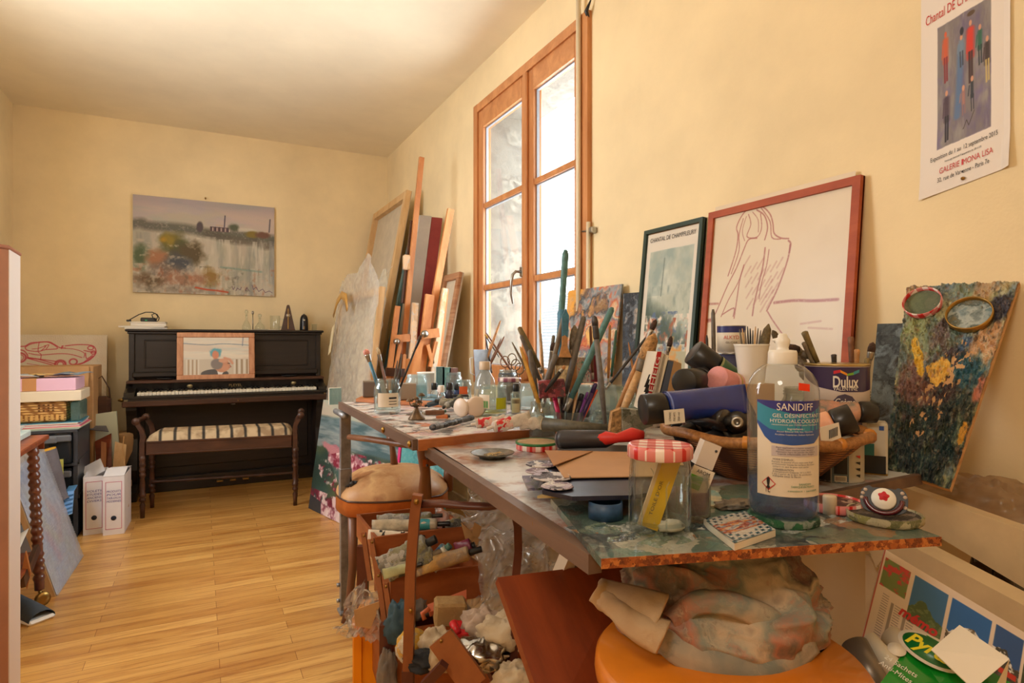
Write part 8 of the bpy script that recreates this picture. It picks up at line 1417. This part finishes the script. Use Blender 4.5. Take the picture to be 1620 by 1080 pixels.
for (a, c_, d0, d1) in (((575, 842), (586, 918), 1.50, 1.47), ((588, 852), (600, 925), 1.45, 1.42), ((598, 905), (609, 985), 1.36, 1.33), ((610, 922), (618, 980), 1.32, 1.30), ((697, 1008), (752, 1085), 1.10, 1.08)):
    b = MB(); w = .011 if a[0] < 690 else .05; b.bar(pt(*a, d=d0), pt(*c_, d=d1), w, .01, up=Fv); ar = b.build('arm', M_arm, sb); b = MB(); b.lathe([(.003, 0), (.003, .003)], 8, TR(pt(a[0]+1, a[1]+5, d=d0-.006), rx=R(90), rz=-YAW)); b.build('rivet', M_brass, ar)
b = MB(); b.bar(pt(703, 1050, d=1.06), pt(670, 1085, d=1.08), .016, .012, up=Fv); b.build('arm', M_dk, sb)
for x, d in ((604, 1.30), (566, 1.62)): b = MB(); b.box((-.014, -.01, 0), (.014, .01, .44 if x > 600 else .5), TR((pt(x+8, 1000, d=d).x, pt(x+8, 1000, d=d).y, 0), rz=-YAW)); b.build('corner_post', M_dk, sb)
G = 'paint tubes in the sewing box trays'
for (lb, a, c_, w, m, d, cm, bd) in (('long teal and cream tube lying in the upper tray', (712, 828), (588, 832), 17, mat('cream_dirty_tube', (190, 180, 160), .4, var=.2, vs=40), 1.57, M_blkpl, [(.25, .5, mat('teal_band', (50, 140, 150), .4))]), ('grey crumpled tube at the back of the upper tray', (700, 815), (596, 822), 14, M_tubegrey, 1.64, M_h['dark'], None), ('white tube with orange and black bands in the upper tray', (672, 849), (582, 845), 13, M_label, 1.53, M_blkpl, [(.12, .2, mat('orange_band', (226, 110, 30), .4)), (.35, .42, M_inkblk), (.7, .8, M_inkblk)]), ('black crusted tube end at the right of the upper tray', (700, 833), (730, 826), 16, M_tubegrey, 1.58, M_h['black'], None),
     ('big silver crusted tube, leftmost in the lower tray', (690, 852), (600, 898), 30, M_tubegrey, 1.36, M_h['black'], None), ('second silver crusted tube across the lower tray', (700, 872), (612, 905), 26, M_tubegrey, 1.35, M_h['dirty'], None), ('blue and white swirled tube in the lower tray', (712, 862), (680, 896), 24, paint('blue_white_swirl', [(60, 110, 170), (220, 224, 224), (100, 150, 190)], 24, .35, .3), 1.36, M_h['teal'], None), ('cream and ochre tube along the front of the lower tray', (762, 868), (640, 905), 22, paint('ochre_cream_tube', [(210, 180, 120), (190, 150, 90), (140, 124, 110), (220, 200, 170)], 20, .4, .5, True), 1.34, M_h['black'], None), ('thin pale green tube half buried in the lower tray', (668, 892), (606, 908), 14, mat('pale_green_tube', (176, 180, 140), .4, var=.2), 1.33, None, None), ('dark plum round tube at the right back of the lower tray', (752, 862), (722, 874), 26, mat('plum_tube', (110, 34, 60), .35), 1.45, M_blkpl, None)):
    ptube(lb, a, c_, d, w, m, cm, bd, G, crumple=.35 if m is M_tubegrey else .15, capr=.45, capl=.16)
J = pt(680, 985, d=1.30)
def jb(name, label, cat, px, py, d, rx, ry, rz, m, amp=.2, seed=1, fr=2.2): q = pt(px, py, d=d); blob(name, label, cat, q-Vector((0, 0, rz)), rx, ry, rz, m, amp, fr, seed, -YAW, nu=36, nv=20, flatb=.6)
jb('sponge', 'yellow sponge with white and blue paint in the sewing box', 'sponge', 654, 1012, 1.22, .034, .03, .038, paint('yellow_sponge', [(230, 180, 60), (214, 150, 40), (220, 210, 190), (90, 120, 150), (234, 190, 80)], 30, .9, 1.0), .12, 2)
b = MB(); b.box((-.036, -.025, -.022), (.03, .025, .026), TR(pt(714, 968, d=1.26), rz=-YAW+.2, ry=.06), .005); tag(b.build('sponge_block', paint('tan_foam', [(176, 140, 90), (190, 156, 104), (160, 124, 78), (150, 190, 150)], 12, .9, .8, True)), 'tan foam block with pale green side lying on the rags', 'sponge')
t = thing('filling_knife', 'red flat plastic filler in the sewing box', 'scraper', tuple(pt(730, 1000, d=1.2))); b = MB(); b.quadbox([pt(722, 1005, d=1.19), pt(756, 1000, d=1.19), pt(742, 982, d=1.23), pt(716, 980, d=1.23)], .006); b.tube([pt(716, 984, d=1.21), pt(724, 1002, d=1.19)], .008, 10); b.build('blade', mat('bright_red_plastic', (206, 36, 44), .35), t)
t = thing('terracotta_spatula', 'terracotta coloured rubber spatula in the sewing box', 'spatula', tuple(pt(700, 955, d=1.28))); b = MB(); b.quadbox([pt(680, 968, d=1.26), pt(738, 946, d=1.30), pt(738, 932, d=1.32), pt(676, 956, d=1.28)], .012); b.build('blade', mat('terracotta', (200, 108, 76), .5), t); b = MB(); b.tube([pt(680, 962, d=1.265), pt(668, 970, d=1.26), pt(672, 980, d=1.255)], .005, 8); b.build('handle', mat('terracotta', (200, 108, 76), .5), t)
M_rg2 = paint('soft_beige_rag', [(206, 184, 150), (186, 166, 138), (216, 200, 172), (150, 140, 126)], 9, .9, .3, True)
for (nm, lb, px, py, d, rx, rz, m, sd) in (('rag', 'cream cotton rag in the middle of the sewing box', 690, 1010, 1.20, .03, .035, M_rg2, 3), ('rag', 'long pale glove-like rag hanging over the box edge', 697, 1030, 1.14, .02, .035, M_rg2, 4), ('rag', 'grey pink rag at the right of the foam block', 762, 980, 1.22, .04, .035, paint('grey_pink_rag', [(170, 150, 134), (190, 166, 148), (140, 124, 116)], 10, .9, .3, True), 5), ('rag', 'cream and yellow rag next to the wooden lid', 795, 990, 1.16, .045, .035, M_rg2, 6), ('rag', 'black cloth in front of the yellow sponge', 672, 1040, 1.16, .036, .016, mat('black_cloth', (34, 36, 42), .8, var=.3), 7), ('rag', 'petrol blue cloth at the left of the sewing box', 633, 975, 1.30, .03, .05, mat('petrol_cloth', (60, 90, 110), .8, var=.3), 8), ('rag', 'grey cloth behind the chair post in the sewing box', 655, 950, 1.38, .035, .035, mat('grey_cloth', (130, 120, 112), .9, var=.2), 9), ('rag', 'white crumpled wipe in the small right tray', 815, 1065, 1.08, .035, .03, M_rg2, 10), ('foil_sheet', 'crumpled silver foil packet between the rags and the small tray', 762, 1025, 1.14, .05, .03, mat('crumpled_foil', (190, 190, 190), .2, 1, var=.3, vs=30), 11)):
    jb(nm, lb, 'rag' if nm == 'rag' else 'foil', px, py, d, rx, rx*.8, rz, m, .3, sd, 2.6)
t = thing('orange_crate', 'bright orange plastic crate in the lower left under the table', 'crate', tuple(pt(580, 1060, d=1.45).xy)+(0,)); q = pt(557, 1000, d=1.45); b = MB(); b.box((0, 0, 0), (.085, .10, 1.05-435*1.45/951), TR((q.x, q.y, 0), rz=-YAW), .004); b.box((.018, -.006, 0), (.024, 0, .37), TR((q.x, q.y, 0), rz=-YAW)); b.build('body', mat('bright_orange_plastic', (240, 150, 10), .35), t)
blob('grey_rag', 'grey crumpled rag hanging on the orange crate', 'rag', pt(612, 1050, d=1.28)-Zv*.05, .02, .02, .06, mat('grey_cloth', (130, 120, 112), .9, var=.2), .3, 3, 12, nu=30, nv=18)
# ------------------------------------------------------------ lower right: white rails, calendar, packets
wbn = thing('white_bench_frame', 'white painted slatted frame behind the particle board at the right', 'rack', tuple(pt(1560, 900, X=1.26).xy)+(0,)); M_wh = mat('yellowed_white_paint', (222, 202, 168), .35, var=.05, coat=.3)
def rail(P, X, th, nm, X2=None):
    b = MB(); q = [pt(x, y, X=X) for x, y in P]; dx = Vector((th, 0, 0)); b.add(q+[v+dx for v in q], [tuple(range(len(q))), tuple(range(2*len(q)-1, len(q)-1, -1))]+[(k, len(q)+k, len(q)+(k+1) % len(q), (k+1) % len(q)) for k in range(len(q))]); b.build(nm, M_wh, wbn)
rail([(1330, 775), (1417, 766), (1720, 874), (1720, 990), (1490, 852)], 1.26, .03, 'upper_rail'); rail([(1373, 866), (1430, 857), (1720, 1010), (1720, 1062), (1399, 866+12), (1386, 898)], 1.16, .05, 'lower_rail')
b = MB(); q = pt(1392, 880, X=1.20); b.box((q.x-.015, q.y-.02, 0), (q.x+.015, q.y+.02, q.z)); b.build('leg', M_wh, wbn)
for k, (x, y) in enumerate(((1560, 905), (1592, 925))): q = pt(x, y, X=1.34); t = thing('dark_bottle', ['dark bottle', 'second dark bottle'][k]+' glimpsed between the white rails, '+['farther from', 'nearer to']['k' in 'k' and k]+' the right edge', 'bottle', (q.x, q.y, .0)); spin(t, [(.03, .5), (.032, .52), (.032, q.z-.02), (.02, q.z+.04)], 'body', mat('dark_brown_glass', (40, 28, 24), .15, coat=.5))
c = pt(1575, 800, X=1.38); t = blob('plastic_bag', 'brownish crumpled clear plastic bag against the wall at far right', 'bag', c-Zv*.05, .05, .14, .075, glass('brownish_bag_film', (236, 222, 200), 1, .5, (216, 194, 164)), .3, 3, 6, nu=60, nv=30)
cal = thing('wall_calendar', 'white calendar board with mountain photos leaning on the white rail', 'calendar', tuple(pt(1500, 1000, d=.88))); CP = [pt(1345, 1080, d=.88), 0, pt(1660, 1024, d=.84), pt(1399, 868, d=.95)]; CP[1] = CP[0]+CP[2]-CP[3]; cn_ = (CP[1]-CP[0]).cross(CP[3]-CP[0]).normalized(); cn_ = cn_ if cn_.dot(C0-CP[0]) > 0 else -cn_
b = MB(); b.quadbox(CP, .003, cn_); b.build('board', M_label, cal)
cv = Canvas(1, .82, 420); cv.fill((222, 208, 198)); cv.rect(.0, -.1, .012, 1, (170, 60, 56))
ph = [(.02, .19), (.215, .43), (.45, .69), (.71, .87), (.885, 1.05)]
for k, (a, c_) in enumerate(ph):
    y0_, y1_ = (.62, .95) if k else (.74, .95); cv.rect(a, y0_, c_, y1_, [(110, 130, 70), (50, 110, 170), (30, 100, 180), (40, 84, 150), (50, 100, 170)][k]); inside = ((cv.u > a) & (cv.u < c_) & (cv.v > y0_) & (cv.v < y1_))*1.0; rid = y0_+(y1_-y0_)*(.55+.3*(fbm(cv.u*9+k*5, cv.u*0+k, 11+k)-.5)*2-(.2*abs((cv.u-(a+c_)/2)/(c_-a))))
    if k: cv.blend(inside*(cv.v < rid), [(0, 0, 0), (70, 96, 60), (86, 76, 62), (60, 60, 56), (56, 70, 50)][k]); cv.blend(inside*(cv.v < rid)*np.clip((fbm(cv.u*40, cv.v*40, 13+k)-.5)*5, 0, .6), [(0, 0, 0), (120, 140, 90), (130, 120, 100), (120, 116, 110), (100, 110, 80)][k]); cv.blend(inside*(cv.v < rid)*(cv.v > rid-.06)*np.clip((fbm(cv.u*50, cv.v*50, 23+k)-.42)*6, 0, 1)*(k != 1), (226, 228, 232))
    else: cv.blend(inside*np.clip((fbm(cv.u*30, cv.v*30, 31)-.47)*8, 0, 1), (196, 60, 60))
cv.rect(.76, .66, .86, .70, (190, 50, 40)); cv.ell(.40, .52, .035, .05, (50, 100, 70), .2, .3, 3); cv.ell(.415, .50, .018, .04, (60, 70, 110), .2, .3, 4)
for k in range(6):
    x = .04+.085*k; cv.rect(x-.01, -.1, x+.012, .70-.03*k, (150, 140, 134)) if k in (1, 2) else None
    for j in range(30): cv.rect(x+.016, .69-.03*k-.018*j, x+.06, .698-.03*k-.018*j, (150, 140, 140), .002) if k < 3 else None
cv.build('printed_page', I4, colmat('calendar_print', .4, 0), cal, wrap=lambda q: CP[0].lerp(CP[1], q.x+.5).lerp(CP[3].lerp(CP[2], q.x+.5), q.y/.82)+cn_*.001, world=True)
ex = (CP[2]-CP[3]).normalized(); ey = (CP[3]-CP[0]).normalized(); ey = (ey-ex*ey.dot(ex)).normalized(); oo = pt(1452, 983, d=.90); tt = ((CP[0]-oo).dot(cn_))/((C0-oo).normalized().dot(cn_)); oo = oo+(C0-oo).normalized()*tt+cn_*.0015
text('mémo', .02, basis(oo, ex, ey, cn_), M_redp, cal, 'lettering', world=True, bold=.0008, shear=.1); text('de', .012, basis(oo+ex*.028-ey*.012, ex, ey, cn_), M_redp, cal, 'lettering', world=True)
pk = thing('tea_bag_packet', 'bright green packet with yellow lettering in the bottom right corner', 'packet', tuple(pt(1490, 1060, d=.72))); PP = [pt(1395, 1085, d=.70), pt(1540, 1150, d=.66), pt(1560, 1060, d=.70), pt(1470, 1000, d=.76)]; P5 = [pt(1385, 1090, d=.70), pt(1560, 1180, d=.64), pt(1600, 1080, d=.68), pt(1466, 1004, d=.75), pt(1440, 1018, d=.75)]; n5 = (P5[1]-P5[0]).cross(P5[3]-P5[0]).normalized(); n5 = n5 if n5.dot(C0-P5[0]) > 0 else -n5
def poly5(P, th, nn): b = MB(); k = len(P); b.add([v for v in P]+[v-nn*th for v in P], [tuple(range(k)), tuple(range(2*k-1, k-1, -1))]+[(i, k+i, k+(i+1) % k, (i+1) % k) for i in range(k)]); return b
poly5(P5, .03, n5).build('packet', mat('vivid_green_print', (20, 140, 40), .25, coat=.4), pk)
e5 = (P5[2]-P5[3]).normalized(); f5 = (P5[3]-P5[0]).normalized(); f5 = (f5-e5*f5.dot(e5)).normalized(); f5 = f5 if f5.z > 0 else -f5; o5 = pt(1472, 1030, d=.725); o5 = o5+(C0-o5).normalized()*((P5[0]-o5).dot(n5)/((C0-o5).normalized().dot(n5)))+n5*.0012
b = MB(); b.lathe([(.030, 0), (.030, .0006)], 30, basis(o5, e5, f5, n5), sx=1.2, sy=.75); b.build('white_oval', M_label, pk); b = MB(); b.lathe([(.026, .0007), (.026, .0011)], 30, basis(o5, e5, f5, n5), sx=1.2, sy=.7); b.build('green_oval', mat('dark_green_print', (20, 110, 50), .3), pk); text('Pyrex', .026, basis(o5+n5*.0014, e5, f5, n5), mat('yellow_print', (236, 220, 40), .4), pk, 'lettering', width=.056, world=True, bold=.0008, shear=.2)
o6 = o5-f5*.045-e5*.012; text('24 Sachets', .010, basis(o6, e5, f5, n5), M_plastic_w, pk, 'lettering', width=.036, world=True); text('Anti-Mites', .010, basis(o6-f5*.012, e5, f5, n5), M_plastic_w, pk, 'lettering', width=.036, world=True); b = MB(); b.lathe([(.010, 0), (.010, .0005)], 20, basis(o5-e5*.026-f5*.026, e5, f5, n5)); b.build('flower_emblem', M_label, pk)
iv = thing('invitation_card', 'folded white invitation card lying over the green packet', 'card', tuple(pt(1530, 1040, d=.7))); IP = [pt(1473, 1027, d=.70), pt(1540, 1090, d=.66), pt(1597, 1042, d=.67), pt(1518, 988, d=.72)]; n6 = (IP[1]-IP[0]).cross(IP[3]-IP[0]).normalized(); n6 = n6 if n6.dot(C0-IP[0]) > 0 else -n6; poly5(IP, .0012, n6).build('front_leaf', M_paper, iv)
poly5([IP[2], IP[1]+(IP[1]-IP[0])*.3, pt(1560, 1120, d=.67), pt(1590, 1090, d=.68)], .001, n6).build('back_leaf', M_paper, iv); e6 = (IP[3]-IP[0]).normalized(); text('Invitation', .008, basis(IP[0].lerp(IP[3], .5)+(IP[1]-IP[0]).normalized()*.010+n6*.0008, e6, n6.cross(e6), n6), M_inkblk, iv, 'lettering', width=.036, world=True, shear=.3)
for (lb, a, c_, w, m, d) in (('grey metal tube lying in the bottom right beside the stool', (1352, 1018), (1395, 1100), 40, mat('grey_tube_metal', (130, 118, 104), .35, .4), .86), ('cream paper roll beside the grey tube', (1372, 1010), (1440, 1085), 30, M_cream2, .88), ('second cream paper roll under the green packet', (1408, 1004), (1470, 1060), 34, M_cream2, .88)):
    A = pt(*a, d=d); B = pt(*c_, d=d-.06); b = MB(); b.tube([A, B], w*.5*d/FPX, 20); tag(b.build('paper_roll' if 'paper' in lb else 'metal_tube', m), lb, 'roll' if 'paper' in lb else 'tube')
cr = thing('storage_box', 'beige storage box on the floor under the white frame', 'box', tuple(pt(1480, 1080, d=.85).xy)+(0,)); b = MB(); q = pt(1480, 1080, d=.90); b.box((-.16, -.12, 0), (.20, .10, .46), TR((q.x, q.y, 0), rz=-YAW), .005); b.build('body', M_cream, cr)
